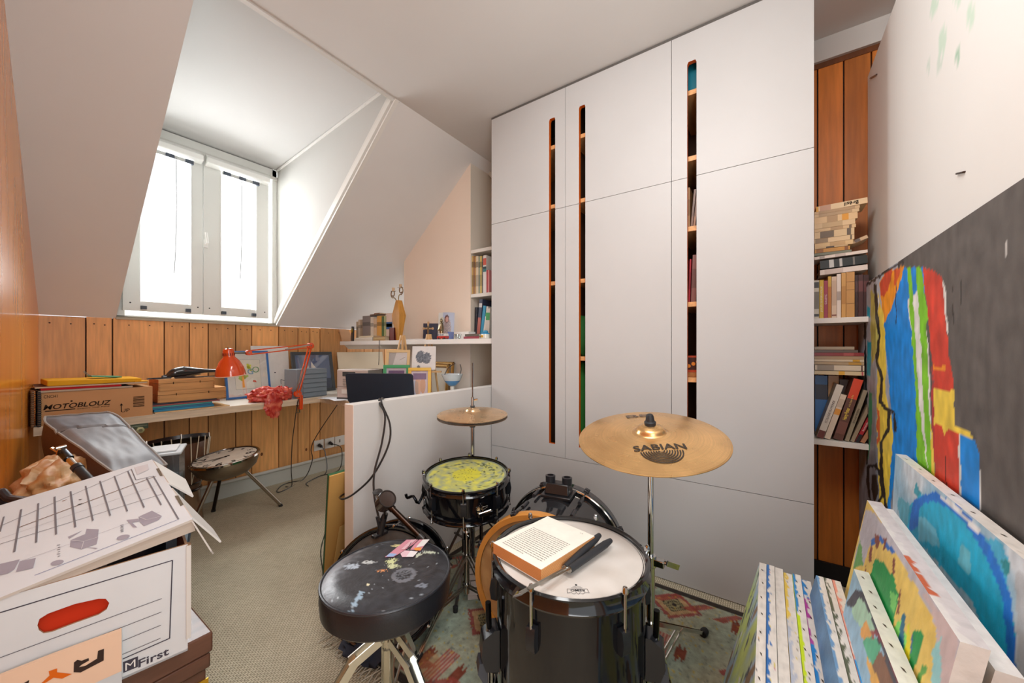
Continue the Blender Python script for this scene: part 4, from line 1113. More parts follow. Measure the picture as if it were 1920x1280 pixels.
pz = at(794, 690, d=2.68); sh_ = at(794, 648, d=2.70).z - (ZK + h2 * .42 + .016)
t = thing('ink_drawing', 'unframed sheet with grey ink figures on the second easel', 'drawing', (pz.x, pz.y, ZK + h2 * .42 + .016), rot=(-.2, 0, RZE))
m = MB(); m.box((-.085, 0, 0), (.085, .004, sh_), (230, 228, 226), 'paper'); M = frame((0, 0, sh_ / 2), (1, 0, 0), (0, -1, 0))
def inkc(u, v):
    n = N2(u * 9, v * 9, 7)
    e = min((u - .35) ** 2 / .035 + (v - .55) ** 2 / .07, (u - .62) ** 2 / .035 + (v - .5) ** 2 / .06, (u - .28) ** 2 / .006 + (v - .1) ** 2 / .006)
    return mix((150, 156, 164), (96, 102, 112), .5 + n) if e < 1 + .3 * n else (230, 228, 226)
m.grid(30, 30, lambda a, b: V((-.083 + .166 * a, -.0008, .002 + (sh_ - .004) * b)), inkc, 'paper'); m.build('sheet', t, local=True)
def artphoto(m, M, w, h):
    m.flat([(rect(-w / 2, -h / 2, w / 2, h / 2), (206, 210, 230)), (circ(-.1 * w, -.05 * h, .2 * w, 16, .32 * h), (222, 184, 164)), (circ(.2 * w, .0, .16 * w, 16, .3 * h), (206, 170, 150)), (rect(-w * .4, .2 * h, w * .4, .42 * h), (70, 84, 150))], M, 'satin', off=.001)
pz = at(742, 740, d=2.5); hgt = at(742, 684, d=2.52).z - ZK
framed('framed_photo', 'green framed photo half hidden by the laptop', 'picture', .18, hgt, .022, .018, (76, 168, 116), (at(741, 740, d=2.56).x, at(741, 740, d=2.56).y, ZK), (-.14, 0, RZE), artphoto, group='small photo frames on the desk')
pz = at(788, 740, d=2.5); hgt = at(788, 688, d=2.55).z - ZK
t = framed('framed_photo', 'yellow framed photo with orange sides beside the laptop', 'picture', .155, hgt, .022, .035, (230, 184, 66), (at(786, 740, d=2.53).x, at(786, 740, d=2.53).y, ZK), (-.2, 0, RZE + .1), artphoto, group='small photo frames on the desk', side=(206, 96, 40))
m = MB(); m.bar((.04, .03, hgt * .7), (.075, .12, .02), .014, .006, (206, 160, 100), 'wood_v'); m.build('strut', t, local=True)
# gilded frames leaning on the wall
for k, (pl, pr_, tp, xx, lb) in enumerate(((800, 853, 678, 2.12, 'large gilded empty frame leaning on the wall behind the bowl'), (798, 845, 683, 2.085, 'smaller gilded empty frame leaning before the large one'))):
    y0, y1 = at(pl, 700, x=xx).y, at(pr_, 700, x=xx).y; w2 = y0 - y1; h = at(830, tp, x=xx).z - ZK
    t = thing('gilded_frame', lb, 'frame', (xx - .05, (y0 + y1) / 2, ZK + .003), rot=(-.10, 0, -pi / 2), group='gilded frames on the desk')
    m = MB(); a = w2 / 2
    for (o, c, dd) in ((0, (176, 136, 76), .016), (.008, (214, 178, 116), .022), (.016, (150, 110, 60), .012)):
        iw = .008
        for (x0, z0, x1, z1) in ((-a + o, o, a - o, o + iw), (-a + o, h - o - iw, a - o, h - o), (-a + o, o, -a + o + iw, h - o), (a - o - iw, o, a - o, h - o)): m.box((x0, .02 - dd, z0), (x1, .02, z1), c, 'gold')
    m.build('frame', t, local=True, bevel=.001)
    m = MB(); m.box((-a + .02, .014, .02), (a - .02, .018, h - .02), (216, 206, 190), 'paper'); m.build('backing', t, local=True)
# footed glass bowl
p = at(848, 700, d=2.62); rz_ = at(848, 701, d=2.62).z - ZK
t = thing('glass_bowl', 'frosted glass bowl with blue streaks on a white foot', 'bowl', (p.x, p.y, ZK))
R = .077
m = MB(); m.lathe([(.012, rz_ - .085), (.03, rz_ - .078), (R * .75, rz_ - .045), (R, rz_), (R * .96, rz_), (R * .7, rz_ - .042), (.02, rz_ - .072), (0, rz_ - .073)], (214, 222, 226), 'gloss', n=36, cols=[(120, 170, 206), (70, 140, 200), (206, 218, 224), (224, 228, 230), (214, 222, 226), (120, 170, 210), (214, 222, 226)]); m.build('bowl', t, local=True)
m = MB(); m.lathe([(.035, 0), (.035, .006), (.012, .016), (.012, .045), (.016, rz_ - .085)], (222, 222, 216), 'gloss', n=24); m.build('foot', t, local=True)
m = MB(); p1 = V((-.02, .05, rz_ - .01)); m.tube([(-.03, .055, rz_ - .02), (0, .04, rz_ + .04), (.03, .0, rz_ + .075)], .003, (50, 44, 42), 'plastic', n=6, curve=4); m.tube([(.0, -.06, rz_ - .02), (.02, -.066, rz_ + .03), (.02, -.055, rz_ + .07)], .003, (50, 44, 42), 'plastic', n=6, curve=4)
tag(m.build('wire_stem', local=True), 'two dark wire stems standing in the glass bowl', 'wire'); bpy.data.objects[-1] if False else None
o = [q for q in bpy.data.objects if q.name.startswith('wire_stem')][0]; o.location = (p.x, p.y, ZK)
# papers, dark box
for k, (px, py, rz, lb) in enumerate(((618, 746, .2, 'white paper sheet on the desk corner by the drawers'), (636, 749, -.25, 'white paper sheet on the desk before the stereo'))):
    q = at(px, py, z=ZK); slabthing('paper_sheet', lb, 'paper', q.x - .05, q.x + .05, q.y - .07, q.y + .07, ZK + .0005 + k * .0012, ZK + .0012 + k * .0012, (222, 224, 228), rz, group='papers on the desk')
q = at(700, 700, d=2.95); m = MB(); m.box((q.x - .06, q.y - .05, ZK), (q.x + .06, q.y + .05, at(700, 692, d=2.9).z), (58, 60, 64), 'satin')
tag(m.build('speaker_box', bevel=.003), 'dark grey box between stereo and green frame', 'box')
m = MB(); m.tube([(SX - .004, at(712, 640, x=SX).y, ZS + .004), (SX - .006, at(712, 640, x=SX).y, ZS - .05), (SX - .002, at(711, 640, x=SX).y, ZS - .14), (SX + .01, at(708, 640, x=SX).y, ZS - .2)], .0028, (70, 64, 62), 'plastic', n=6, curve=4)
tag(m.build('shelf_cable'), 'thin dark cable hanging from the upper shelf edge', 'cable')
# ================================================================ left foreground: chest, archive box, bags
def proj(p):
    q = V(p) - V((0, 0, H)); d = q.dot(FW)
    return CX + F * q.dot(RT) / d, CY - F * q.z / d

def onplane(M, px, py):
    """local x, y on the plane z = 0 of matrix M where the photo point (px, py) falls"""
    n = M.to_3x3() @ V((0, 0, 1)); o = M.translation; r = ray(px, py); c = V((0, 0, H))
    t = (o - c).dot(n) / r.dot(n)
    q = M.inverted() @ (c + r * t)
    return q.x, q.y

# wooden chest
CHZ = 0.364; ch = at(400, 1183, z=CHZ); cl_ = lwx(ch.y + .3) + .10
t = thing('wooden_chest', 'dark brown wooden chest under the white archive box', 'chest', ((ch.x - .045 + .02) / 2, ch.y + .21, 0))
x0, x1, y0, y1 = -.06, ch.x, ch.y, ch.y + .42
x0 = lwx(y0) + .02 + .02
BR = (92, 60, 46)
m = MB(); m.box((x0 + .012, y0 + .012, 0), (x1 - .012, y1 - .012, .27), BR, 'dark_wood'); m.box((x0 + .006, y0 + .006, .0), (x1 - .006, y1 - .006, .05), BR, 'dark_wood'); m.build('body', t, bevel=.003)
m = MB(); m.box((x0 + .004, y0 + .004, .272), (x1 - .004, y1 - .004, .31), shade(BR, 1.05), 'dark_wood'); m.box((x0, y0, .313), (x1, y1, CHZ), shade(BR, 1.1), 'dark_wood'); m.build('lid', t, bevel=.005)
m = MB()
m.box((x1 - .07, y0 - .0005 + .008, .20), (x1 - .008, y0 + .0105, .245), (206, 160, 40), 'gold'); m.build('corner_plate', t)

# archive box standing on it
rz = -.155; bb = at(352, 1219, z=CHZ + .001)
BW, BD, BH = .335, .35, at(358, 1020, d=.907).z - CHZ
t = thing('archive_box', 'white cardboard archive box with printed frame and oval handle hole', 'box', (bb.x, bb.y, CHZ + .001), rz=rz)
MBX = T(bb.x, bb.y, CHZ + .001) @ RZ(rz)
WB = (214, 217, 219); KR = (172, 136, 104)
m = MB()
# front panel with the handle hole
Mf = MBX @ frame((0, 0, 0), (1, 0, 0), (0, -1, 0))
hole = [onplane(Mf, *p) for p in ((70, 1172), (74, 1160), (90, 1150), (140, 1132), (185, 1122), (198, 1122), (205, 1130), (200, 1142), (185, 1152), (140, 1168), (98, 1184), (82, 1187), (73, 1181))]
hole = [(max(-BW + .02, a), b) for a, b in hole]
n = len(hole)
inv = MBX.inverted()
# panel as strips around the hole
hx0, hx1 = min(p[0] for p in hole), max(p[0] for p in hole); hy0, hy1 = min(p[1] for p in hole), max(p[1] for p in hole)
def panel(m, y, d):
    Mp = frame((0, y, 0), (1, 0, 0), (0, -1, 0))
    lo_ = sorted([p for p in hole], key=lambda p: p[0])
    # upper chain and lower chain of the hole
    i0 = min(range(n), key=lambda i: hole[i][0]); i1 = max(range(n), key=lambda i: hole[i][0])
    up = []; i = i0
    while True:
        up.append(hole[i])
        if i == i1: break
        i = (i + 1) % n
    dn = []; i = i0
    while True:
        dn.append(hole[i])
        if i == i1: break
        i = (i - 1) % n
    if sum(p[1] for p in up) / len(up) < sum(p[1] for p in dn) / len(dn): up, dn = dn, up
    for poly in ([(-BW, 0), (hx0, 0), (hx0, BH), (-BW, BH)], [(hx1, 0), (0, 0), (0, BH), (hx1, BH)], up + [(hx1, BH), (hx0, BH)], [(hx0, 0), (hx1, 0)] + dn[::-1]):
        m.prism(poly, Mp, d, WB, 'cardboard', side=KR)
panel(m, .005, .005)
m.box((-BW, 0.005, 0), (-BW + .005, BD, BH), WB, 'cardboard'); m.box((-.005, .005, 0), (0, BD, BH), WB, 'cardboard', faces=[KR, (190, 150, 120), WB, (206, 200, 192), WB, (120, 70, 50)])
m.box((-BW, BD - .005, 0), (0, BD, BH), WB, 'cardboard'); m.box((-BW, 0, 0), (0, BD, .005), WB, 'cardboard')
m.box((-.003, -.003, .03), (.006, .02, BH - .003), (212, 206, 198), 'cardboard', faces=[KR, KR, (214, 210, 204), KR, KR, KR])
m.build('box_body', t, local=True)
m = MB(); m.box((-BW + .008, .012, .01), (-.01, .016, .20), (196, 52, 22), 'paper'); m.build('liner', t, local=True)
LN = (70, 66, 76)
m = MB(); Ml = frame((0, 0, 0), (1, 0, 0), (0, -1, 0))
def op(cx, cy): return onplane(Mf, cx / 4, 960 + cy / 4)
def seg(a, b, w): return (line2(op(*a), op(*b), w), LN)
m.flat([seg((0, 752), (1293, 360), .0022), seg((1293, 358), (1272, 945), .0022), seg((1274, 942), (920, 1098), .0022),
        seg((0, 1088), (1213, 645), .0012), seg((50, 1195), (1210, 745), .0012), seg((918, 962), (1207, 843), .0012), seg((918, 1062), (1203, 941), .0012)], Ml, 'paper')
m.build('printed_lines', t, local=True)
m = MB()
c = op(978, 1142); c2 = op(1155, 1085)
a, b = op(922, 1120), op(1035, 1080); sl_ = 0
m.flat([([op(922, 1122), op(1035, 1078), op(1035, 1158), op(924, 1204)], LN)], Ml, 'paper')
m.text('M', Ml @ T(c[0], c[1], 0), .017, (226, 222, 218), 'paper', off=.0014)
m.text('First', Ml @ T(c2[0], c2[1], 0), .018, LN, 'paper', width=op(1270, 1050)[0] - op(1040, 1120)[0], bold=True)
m.build('logo', t, local=True)
# tilted lid with drooping flaps
P = at(361, 973, d=.907); FL = V((P.x - .295, P.y + .05, P.z - .062)); BRc = at(285, 861, d=1.14); BL = FL + BRc - P
t = thing('box_lid', 'white cardboard lid with printed folding diagrams lying tilted on the archive box', 'lid', (.15, 1.35, P.z))
nn = (P - FL).cross(BL - FL).normalized(); Mt = frame(FL, P - FL, nn)
th = nn * -.006
m = MB(); LW = (216, 221, 226)
m.hexa([FL + th, P + th, BRc + th, BL + th, FL, P, BRc, BL], LW, 'cardboard', faces=[(190, 160, 130), LW, (206, 200, 192), LW, LW, LW])
m.hexa([FL + th * 1.2 + V((0, .003, 0)), P + th * 1.2 + V((0, .003, 0)), P + th * 6 + V((0, .006, 0)), FL + th * 2.5 + V((0, .006, 0))] + [q + V((0, .004, 0)) for q in (FL + th * 1.2, P + th * 1.2, P + th * 6, FL + th * 2.5)], (200, 190, 178), 'cardboard')
m.build('panel', t)
E = lambda s: P + (BRc - P) * s
def sheet(m, q, th_, col):
    q = [V(a) for a in q]; n_ = (q[1] - q[0]).cross(q[3] - q[0]).normalized() * th_
    m.hexa([a - n_ for a in q] + [a + n_ for a in q], col, 'cardboard')
m = MB(); sheet(m, [E(0.02), at(414, 1016, d=.955), at(398, 992, d=1.0), E(.46)], .002, (214, 210, 205)); m.build('flap', t)
m = MB(); sheet(m, [E(.55), at(362, 931, d=1.05), at(347, 899, d=1.12), E(.97)], .002, (222, 219, 214)); m.build('flap', t)
m = MB(); sheet(m, [E(0.0) + V((0, 0, -.006)), at(396, 1033, d=.925), at(400, 1038, d=.935), E(.04) + V((0, 0, -.006))], .0015, (206, 200, 194)); m.build('flap', t)
G1, G2 = (120, 118, 124), (160, 156, 168)
def lp(cx, cy, ): return onplane(Mt, cx / 4, 760 + cy / 4)
m = MB(); W_ = .0016
S = []
for (a, b, w_, c) in (((0, 905), (985, 480), W_, G1), ((130, 920), (1170, 530), .0028, (120, 90, 66)), ((0, 1040), (1230, 660), W_, G1), ((0, 1000), (1180, 600), .001, (180, 178, 180)), ((260, 1275), (1340, 855), W_, (130, 136, 170)),
                      ((1150, 530), (1340, 855), .003, G1), ((985, 478), (1020, 560), .002, G1), ((1020, 560), (1150, 530), .002, G1), ((0, 1225), (1200, 800), .0008, G2),
                      ((30, 835), (0, 950), .003, G1), ((160, 780), (108, 1100), .0034, G1), ((288, 735), (272, 1030), .0034, G1), ((410, 685), (422, 968), .0034, G1), ((530, 645), (566, 914), .0034, G1), ((643, 605), (698, 866), .003, G1), ((750, 568), (828, 828), .003, G1), ((858, 530), (956, 796), .003, G1), ((960, 495), (1082, 766), .003, G1), ((1100, 545), (1210, 748), .003, G1)):
    S.append((line2(lp(*a), lp(*b), w_), c))
m.flat(S, Mt, 'paper', step=.00004); m.build('printed_lines', t)
m = MB()
ic = [([(530, 1010), (640, 965), (738, 985), (725, 1040), (610, 1080), (525, 1060)], G2), ([(650, 925), (742, 930), (735, 985), (640, 965)], G2), ([(510, 985), (620, 938), (520, 1000)], G2), ([(640, 1062), (735, 1070), (720, 1078)], G2),
      ([(1040, 835), (1140, 790), (1215, 830), (1190, 860), (1080, 905), (1045, 870)], G2), ([(950, 860), (1035, 850), (1045, 870), (990, 880), (1030, 915), (1000, 915)], G2),
      ([(0, 1190), (150, 1155), (110, 1230), (60, 1260), (0, 1275)], G2), ([(150, 1170), (270, 1145), (250, 1220), (120, 1250)], G2), ([(1010, 465), (1110, 440), (1118, 480), (1030, 520)], (206, 204, 208))]
for cx, cy in ((430, 1180), (925, 990)): ic.append(([(cx + 50 * cos(a), cy - 18 * sin(a) - 10 * cos(a)) for a in [i * pi / 8 for i in range(16)]], G2))
for i_, (p, c) in enumerate(ic):
    m.flat([([lp(*q) for q in p], c)], Mt, 'paper', off=.0006 + .00005 * i_)
    if i_ in (3, 5) or i_ > 5: m.build('printed_diagram', t); m = MB()
wl = (214, 212, 214)
m.build('printed_diagram', t); m = MB()
m.flat([(line2(lp(530, 1012), lp(630, 1022), .001), wl), (line2(lp(630, 1022), lp(738, 988), .001), wl), (line2(lp(630, 1022), lp(612, 1078), .001), wl), (line2(lp(1045, 838), lp(1100, 860), .001), wl), (line2(lp(1100, 860), lp(1212, 832), .001), wl)], Mt, 'paper', off=.0014, step=.00004)
m.build('printed_diagram', t)
m = MB()
for (cx, cy), (dx, dy) in (((440, 1100), (20, -100)), ((915, 930), (10, -60))):
    for k in range(6):
        a = lp(cx - 12 + dx * (k % 2) * .3, cy - dy * (k / 6 - .5)); b_ = lp(cx + 12, cy - dy * (k / 6 - .5) - 4); m.flat([(line2(a, b_, .0022), G1)], Mt, 'paper', off=.0009)
m.flat([([lp(466, 722), lp(510, 703), lp(470, 715)], (150, 110, 80)), ([lp(588, 708), lp(622, 702), lp(600, 712)], (60, 50, 44)), ([lp(578, 745), lp(620, 735), lp(600, 748)], (60, 50, 44))], Mt, 'paper', off=.0008)
m.flat([([lp(1170, 475), lp(1195, 470), lp(1222, 530), lp(1200, 528)], (110, 100, 84)), ([lp(1310, 680), lp(1338, 676), lp(1378, 745), lp(1355, 755)], (110, 100, 84))], Mt, 'paper', off=.0008)
m.build('printed_caption', t)
# things inside the box
q = at(262, 1040, d=1.0); m = MB(MBX)
t = thing('black_bowl', 'black rounded plastic lid visible inside the archive box', 'bowl', (q.x, q.y, CHZ + .012))
m = MB(); m.lathe([(.055, .0), (.06, .06), (.06, .205), (.052, .225), (.03, .238), (0, .242)], (40, 46, 54), 'plastic', n=28); m.torus(.058, .004, (26, 30, 36), 'plastic', M=T(0, 0, .212)); m.build('bowl', t, local=True)
q = at(305, 1008, d=1.03); t = thing('grey_case', 'blue-grey plastic case standing inside the archive box', 'case', (q.x, q.y, CHZ + .012), rot=(0, .12, rz + .2))
m = MB(); m.box((-.028, -.03, 0), (.024, .09, .255), (140, 156, 168), 'satin'); m.box((.024, -.03, 0), (.03, .09, .255), (60, 70, 80), 'satin'); m.build('case', t, local=True, bevel=.003)

# flattened peach carton in front
c0 = at(228, 1180, d=.815); rzc = -.12
t = thing('flattened_carton', 'peach carton with black and orange letters leaning before the chest', 'carton', (c0.x, c0.y, 0), rz=rzc)
Mc = T(c0.x, c0.y, 0) @ RZ(rzc) @ frame((0, 0, 0), (1, 0, 0), (0, -1, 0))
Lc = frame((0, 0, 0), (1, 0, 0), (0, -1, 0))
def oc(cx, cy): return onplane(Mc, cx / 4, 960 + cy / 4)
tl_, tr_ = oc(60, 1205), oc(908, 882)
m = MB(); m.prism([(tl_[0] - .02, 0), (0, 0), (0, c0.z), (oc(385, 1075)[0], oc(385, 1075)[1]), (tl_[0] - .02, tl_[1])], Lc @ T(0, 0, -.008), .008, (232, 198, 170), 'cardboard'); m.build('sheet', t, local=True)
m = MB()
m.flat([([oc(*q) for q in p], c) for p, c in (([(735, 1038), (780, 1022), (778, 1110), (605, 1200), (552, 1198), (555, 1125), (580, 1105), (612, 1112), (665, 1092), (668, 1110), (612, 1142), (592, 1160), (640, 1150), (728, 1096)], (58, 44, 38)),
    ([(365, 1190), (430, 1168), (428, 1198), (540, 1210), (466, 1246), (402, 1238), (345, 1275), (300, 1290), (372, 1222)], (216, 104, 24)),
    ([(160, 1290), (220, 1255), (210, 1300)], (58, 44, 38)))], Lc, 'paper')
m.build('printed_letters', t, local=True)
m = MB(); m.flat([([oc(710, 1280), oc(912, 1190), oc(915, 1290)], (200, 204, 206))], Lc, 'paper'); m.build('tape', t, local=True)

# black equipment case under the bags
cx0, cx1, cy0, cy1 = lwx(1.78) + .06, .43, 1.78, 2.62
t = thing('equipment_case', 'black equipment case half hidden under the bags', 'case', ((cx0 + cx1) / 2, (cy0 + cy1) / 2, 0))
x0 = lwx(2.62) - .02
m = MB(); m.hexa([(lwx(cy0) + .02, cy0, 0), (cx1, cy0, 0), (cx1, cy1, 0), (lwx(cy1) + .02, cy1, 0), (lwx(cy0) + .02, cy0, .48), (cx1, cy0, .48), (cx1, cy1, .5), (lwx(cy1) + .02, cy1, .5)], (48, 42, 44), 'nylon'); m.build('body', t, bevel=.015)
m = MB()
for f_ in (.25, .5, .75): yy = cy0 + (cy1 - cy0) * f_; m.tube([(lwx(yy) + .025, yy, .497), (cx1 - .02, yy, .497)], .006, (36, 32, 34), 'nylon', n=6)
m.build('piping', t)
# dark bag with curved handle nearest the frame
q = at(60, 960, d=1.16)
t = thing('black_bag', 'black bag with a curved carrying handle beside the orange wall', 'bag', (q.x + .02, q.y, 0))
xl = lwx(q.y + .16) + .016
m = MB(); m.box((xl, q.y - .10, 0.0), (xl + .16, q.y + .14, at(60, 975, d=1.16).z), (50, 44, 46), 'nylon'); m.build('body', t, bevel=.02)
m = MB(); hp = [at(a, b, d=1.13) for a, b in ((-22, 934), (0, 922), (10, 928), (18, 934), (45, 937), (82, 938))]; hp = [V((max(p.x, lwx(p.y) + .016), p.y, p.z)) for p in hp]
m.tube(hp, .0105, (52, 46, 50), 'plastic', n=10, curve=4); m.tube([hp[0], V((hp[0].x, hp[0].y, hp[0].z - .1))], .01, (52, 46, 50), 'plastic'); m.tube([hp[-1], V((hp[-1].x, hp[-1].y, hp[-1].z - .1))], .01, (52, 46, 50), 'plastic'); m.build('handle', t)
m = MB(); p = at(33, 942, d=1.115); m.tube([p + V((-.006, 0, 0)), p + V((.014, -.004, 0))], .006, (190, 150, 110), 'gold', n=8); m.build('buckle', t)
# crumpled beige bag
c = at(92, 888, d=1.36)
t = thing('fabric_bag', 'crumpled beige fabric bag with pale piping beside the orange wall', 'bag', (c.x, c.y, .5))
c.z = .612
def bgc(p):
    k = noise.noise(V(p) * 16)
    return mix((196, 132, 70), (222, 190, 150), max(0, min(1, .5 + k)))
m = MB(); m.blob(c + V((.02, .0, 0)), (.085, .25, .088), (206, 156, 100), 'nylon', nu=60, nv=36, amp=.26, freq=7, seed=2.2, M=RZ(-.22), colf=bgc); m.build('body', t, angle=80)
# large padded instrument bag
A, B, C_, D_ = at(70, 783, d=1.62), at(214, 772, d=1.74), at(312, 872, d=1.46), at(212, 886, d=1.32)
dwn = V((.0, -.0, -.15))
t = thing('instrument_bag', 'large padded grey and brown instrument bag lying before the desk', 'bag', ((A.x + C_.x) / 2, (A.y + C_.y) / 2, .5))
GB, SB = (112, 115, 120), (96, 60, 44)
def bil(u, v): return (A * (1 - u) + B * u) * (1 - v) + (D_ * (1 - u) + C_ * u) * v
def topf(u, v):
    # rounded far corners, soft bulge
    k = max(0, .16 - v) / .16
    uu = u if k <= 0 else .5 + (u - .5) * (1 - .20 * k * k)
    p = bil(uu, v); e = min(u, 1 - u, v, 1 - v)
    z = .016 * min(1, e / .12) + .006 * noise.noise(V((u * 3, v * 4, 1))) + .0018 * noise.noise(V((u * 9, v * 10, 3)))
    if abs(v - .30 - .06 * u) < .012: z -= .010
    return p + V((0, 0, z))
def topc(u, v):
    n_ = .5 + .5 * noise.noise(V((u * 5, v * 6, 9)))
    return mix((112, 115, 121), (140, 143, 148), n_) if v > .3 else mix((104, 109, 118), (126, 130, 138), n_)
m = MB(); m.grid(30, 46, topf, topc, 'bagcloth', flip=True); m.build('top_cover', t)
m = MB(); N_ = 40; loop = [topf(0, i / N_) for i in range(N_)] + [topf(i / N_, 1) for i in range(N_)] + [topf(1, 1 - i / N_) for i in range(N_)] + [topf(1 - i / N_, 0) for i in range(N_)]
vs = []; K_ = 6
ctr = (A + B + C_ + D_) / 4
for j in range(K_ + 1):
    f_ = j / K_
    for i, p in enumerate(loop):
        o_ = (p - ctr); o_.z = 0; o_.normalize()
        q = p + dwn * f_ + o_ * (.018 * sin(pi * f_)) + o_ * .006 * noise.noise(p * 14 + V((0, 0, f_ * 3)))
        q.z = max(q.z, .503); vs.append(q)
nl = len(loop); fs = [(j * nl + i, (j + 1) * nl + i, (j + 1) * nl + (i + 1) % nl, j * nl + (i + 1) % nl) for j in range(K_) for i in range(nl)]
fs.append(tuple(range(K_ * nl, K_ * nl + nl)))
m.add(vs, fs, SB, 'nylon', True); m.build('side_wall', t)
m = MB(); m.tube([p + V((0, 0, .003)) for p in loop] + [loop[0]], .0045, (158, 154, 150), 'cloth', n=6); m.build('piping', t)
m = MB(); m.tube([topf(i / 12, .31 + .06 * i / 12) + V((0, 0, .004)) for i in range(13)], .004, (46, 46, 50), 'nylon', n=6); m.build('zip', t)
# telescopic stand tube with clamp
a, b = at(116, 846, d=1.22), at(196, 930, d=1.17)
t = thing('stand_tube', 'black and chrome telescopic stand tube with wing clamp lying over the bags', 'stand', (b.x, b.y, b.z))
d_ = (b - a)
m = MB(); m.tube([a + d_ * .36, b + d_ * .35], .0125, (44, 46, 50), 'plastic', n=16); m.tube([a + d_ * .34, a + d_ * .40], .0145, (40, 42, 46), 'plastic', n=16); m.build('outer_tube', t)
m = MB(); m.tube([a + d_ * .15, a + d_ * .36], .0085, (210, 200, 190), 'chrome', n=14); m.build('inner_tube', t)
m = MB(); m.tube([a, a + d_ * .17], .0125, (84, 88, 94), 'steel', n=12); m.tube([a + V((-.012, 0, .012)), a + V((.01, 0, .016))], .006, (200, 196, 190), 'chrome'); m.build('clamp', t)
m = MB(); q = a + V((-.006, -.01, .0)); m.bar(q, at(96, 839, d=1.2), .014, .004, (220, 190, 160), 'chrome'); m.tube([q + V((-.004, 0, -.006)), at(111, 842, d=1.2)], .004, (220, 170, 120), 'chrome'); m.build('wing_bolt', t)
# tall clear storage bin
q0, q1 = at(294, 880, d=1.72), at(343, 885, d=1.68)
mx, my = (q0.x + q1.x) / 2, (q0.y + q1.y) / 2; zt_ = at(320, 850, d=1.72).z
t = thing('storage_bin', 'tall translucent plastic storage bin behind the archive box lid', 'bin', (mx, my + .08, 0), rz=-.35)
m = MB(); a = .062
for (x0, y0, x1, y1) in ((-a, -.09, a, -.086), (-a, .086, a, .09), (-a, -.09, -a + .004, .09), (a - .004, -.09, a, .09)): m.box((x0, y0, 0), (x1, y1, zt_), (225, 230, 232), 'clear_plastic')
m.box((-a, -.09, 0), (a, .09, .004), (225, 230, 232), 'clear_plastic'); m.build('tub', t, local=True)
m = MB(); m.box((-a - .008, -.098, zt_), (a + .008, .098, zt_ + .012), (206, 212, 216), 'satin'); m.box((-a + .012, -.07, zt_ + .012), (a - .012, .07, zt_ + .02), (222, 226, 228), 'satin'); m.build('lid', t, local=True, bevel=.004)
m = MB(); m.box((-a + .006, -.084, .006), (a - .006, .084, zt_ * .8), (196, 200, 202), 'paper'); m.build('contents', t, local=True)

# rope-tuned djembe
c = at(334, 822, d=2.36); zt_ = c.z - .006
t = thing('djembe', 'brown wooden hand drum with black rim and rope lacing under the desk', 'drum', (c.x, c.y, 0))
R = .150
m = MB(); pr = [(.125, 0), (.122, .03), (.112, .15), (.108, .20), (.118, .245), (.132, .31), (.142, .40), (R - .004, zt_ - .012)]
m.lathe(pr, (128, 84, 52), 'varnish', n=40, cols=[(132, 100, 72)] * 3 + [(90, 62, 44)] + [(94, 60, 40)] * 3); m.build('body', t, local=True)
m = MB(); m.torus(.110, .009, (70, 62, 58), 'steel', n=32, m=8, M=T(0, 0, .205)); m.torus(.120, .005, (70, 62, 58), 'steel', n=32, m=8, M=T(0, 0, .25)); m.build('lower_ring', t, local=True)
Mtilt = T(0, 0, zt_) @ V((0, 0, 1)).rotation_difference((V((0, 0, 1)) + FW * .20 - RT * .24).normalized()).to_matrix().to_4x4()
m = MB(); m.lathe([(R - .004, -.016), (R + .008, -.016), (R + .008, .006), (R - .004, .006), (R - .004, -.016)], (44, 40, 42), 'plastic', n=40, M=Mtilt, closed=True); m.build('rim', t, local=True)
m = MB(); m.lathe([(R - .003, 0), (0, .003)], (206, 190, 164), 'leather', n=40, M=Mtilt, closed=True); m.build('skin', t, local=True)
m = MB(); nr = 22
for i in range(nr):
    a, b = 2 * pi * i / nr, 2 * pi * (i + (.5 if i % 2 else -.5)) / nr
    p = Mtilt @ V(((R + .009) * cos(a), (R + .009) * sin(a), -.012))
    m.tube([p, (.144 * cos((a + b) / 2), .144 * sin((a + b) / 2), .36), (.124 * cos(b), .124 * sin(b), .252)], .0028, (222, 206, 180), 'cloth', n=5)
    if i % 4 == 0: m.tube([Mtilt @ V(((R + .010) * cos(a), (R + .010) * sin(a), -.02)), Mtilt @ V(((R + .010) * cos(a), (R + .010) * sin(a), .01))], .004, (170, 164, 158), 'chrome', n=6)
m.build('lacing', t, local=True)

# clock face bowl table
zt_ = .425; c = at(423, 855, z=zt_); R = 54 * ((c - V((0, 0, H))).dot(FW)) / F
t = thing('clock_table', 'steel bowl side table with a clock face top on three splayed legs', 'table', (c.x, c.y, 0), rz=TH - pi / 2)
MK = T(0, 0, zt_) @ V((0, 0, 1)).rotation_difference(V((-.06, -.11, 1)).normalized()).to_matrix().to_4x4() @ T(0, 0, -zt_)
m = MB(MK); m.lathe([(0, zt_ - .125), (R * .40, zt_ - .122), (R * .66, zt_ - .108), (R * .86, zt_ - .075), (R * .95, zt_ - .035), (R * .97, zt_ - .012)], (148, 136, 122), 'steel', n=56); m.build('bowl', t, local=True)
m = MB(MK); m.lathe([(R * .96, zt_ - .016), (R, zt_ - .014), (R, zt_ - .002), (R * .97, zt_ + .002), (R * .93, zt_ + .001), (R * .92, zt_ - .006)], (210, 200, 190), 'chrome', n=56); m.build('rim', t, local=True)
m = MB(MK); m.lathe([(R * .92, zt_ - .004), (0, zt_ - .004)], (248, 240, 226), 'paper', n=56); m.torus(R * .915, .004, (44, 40, 38), 'plastic', n=56, m=6, M=T(0, 0, zt_ - .003)); m.build('dial', t, local=True)
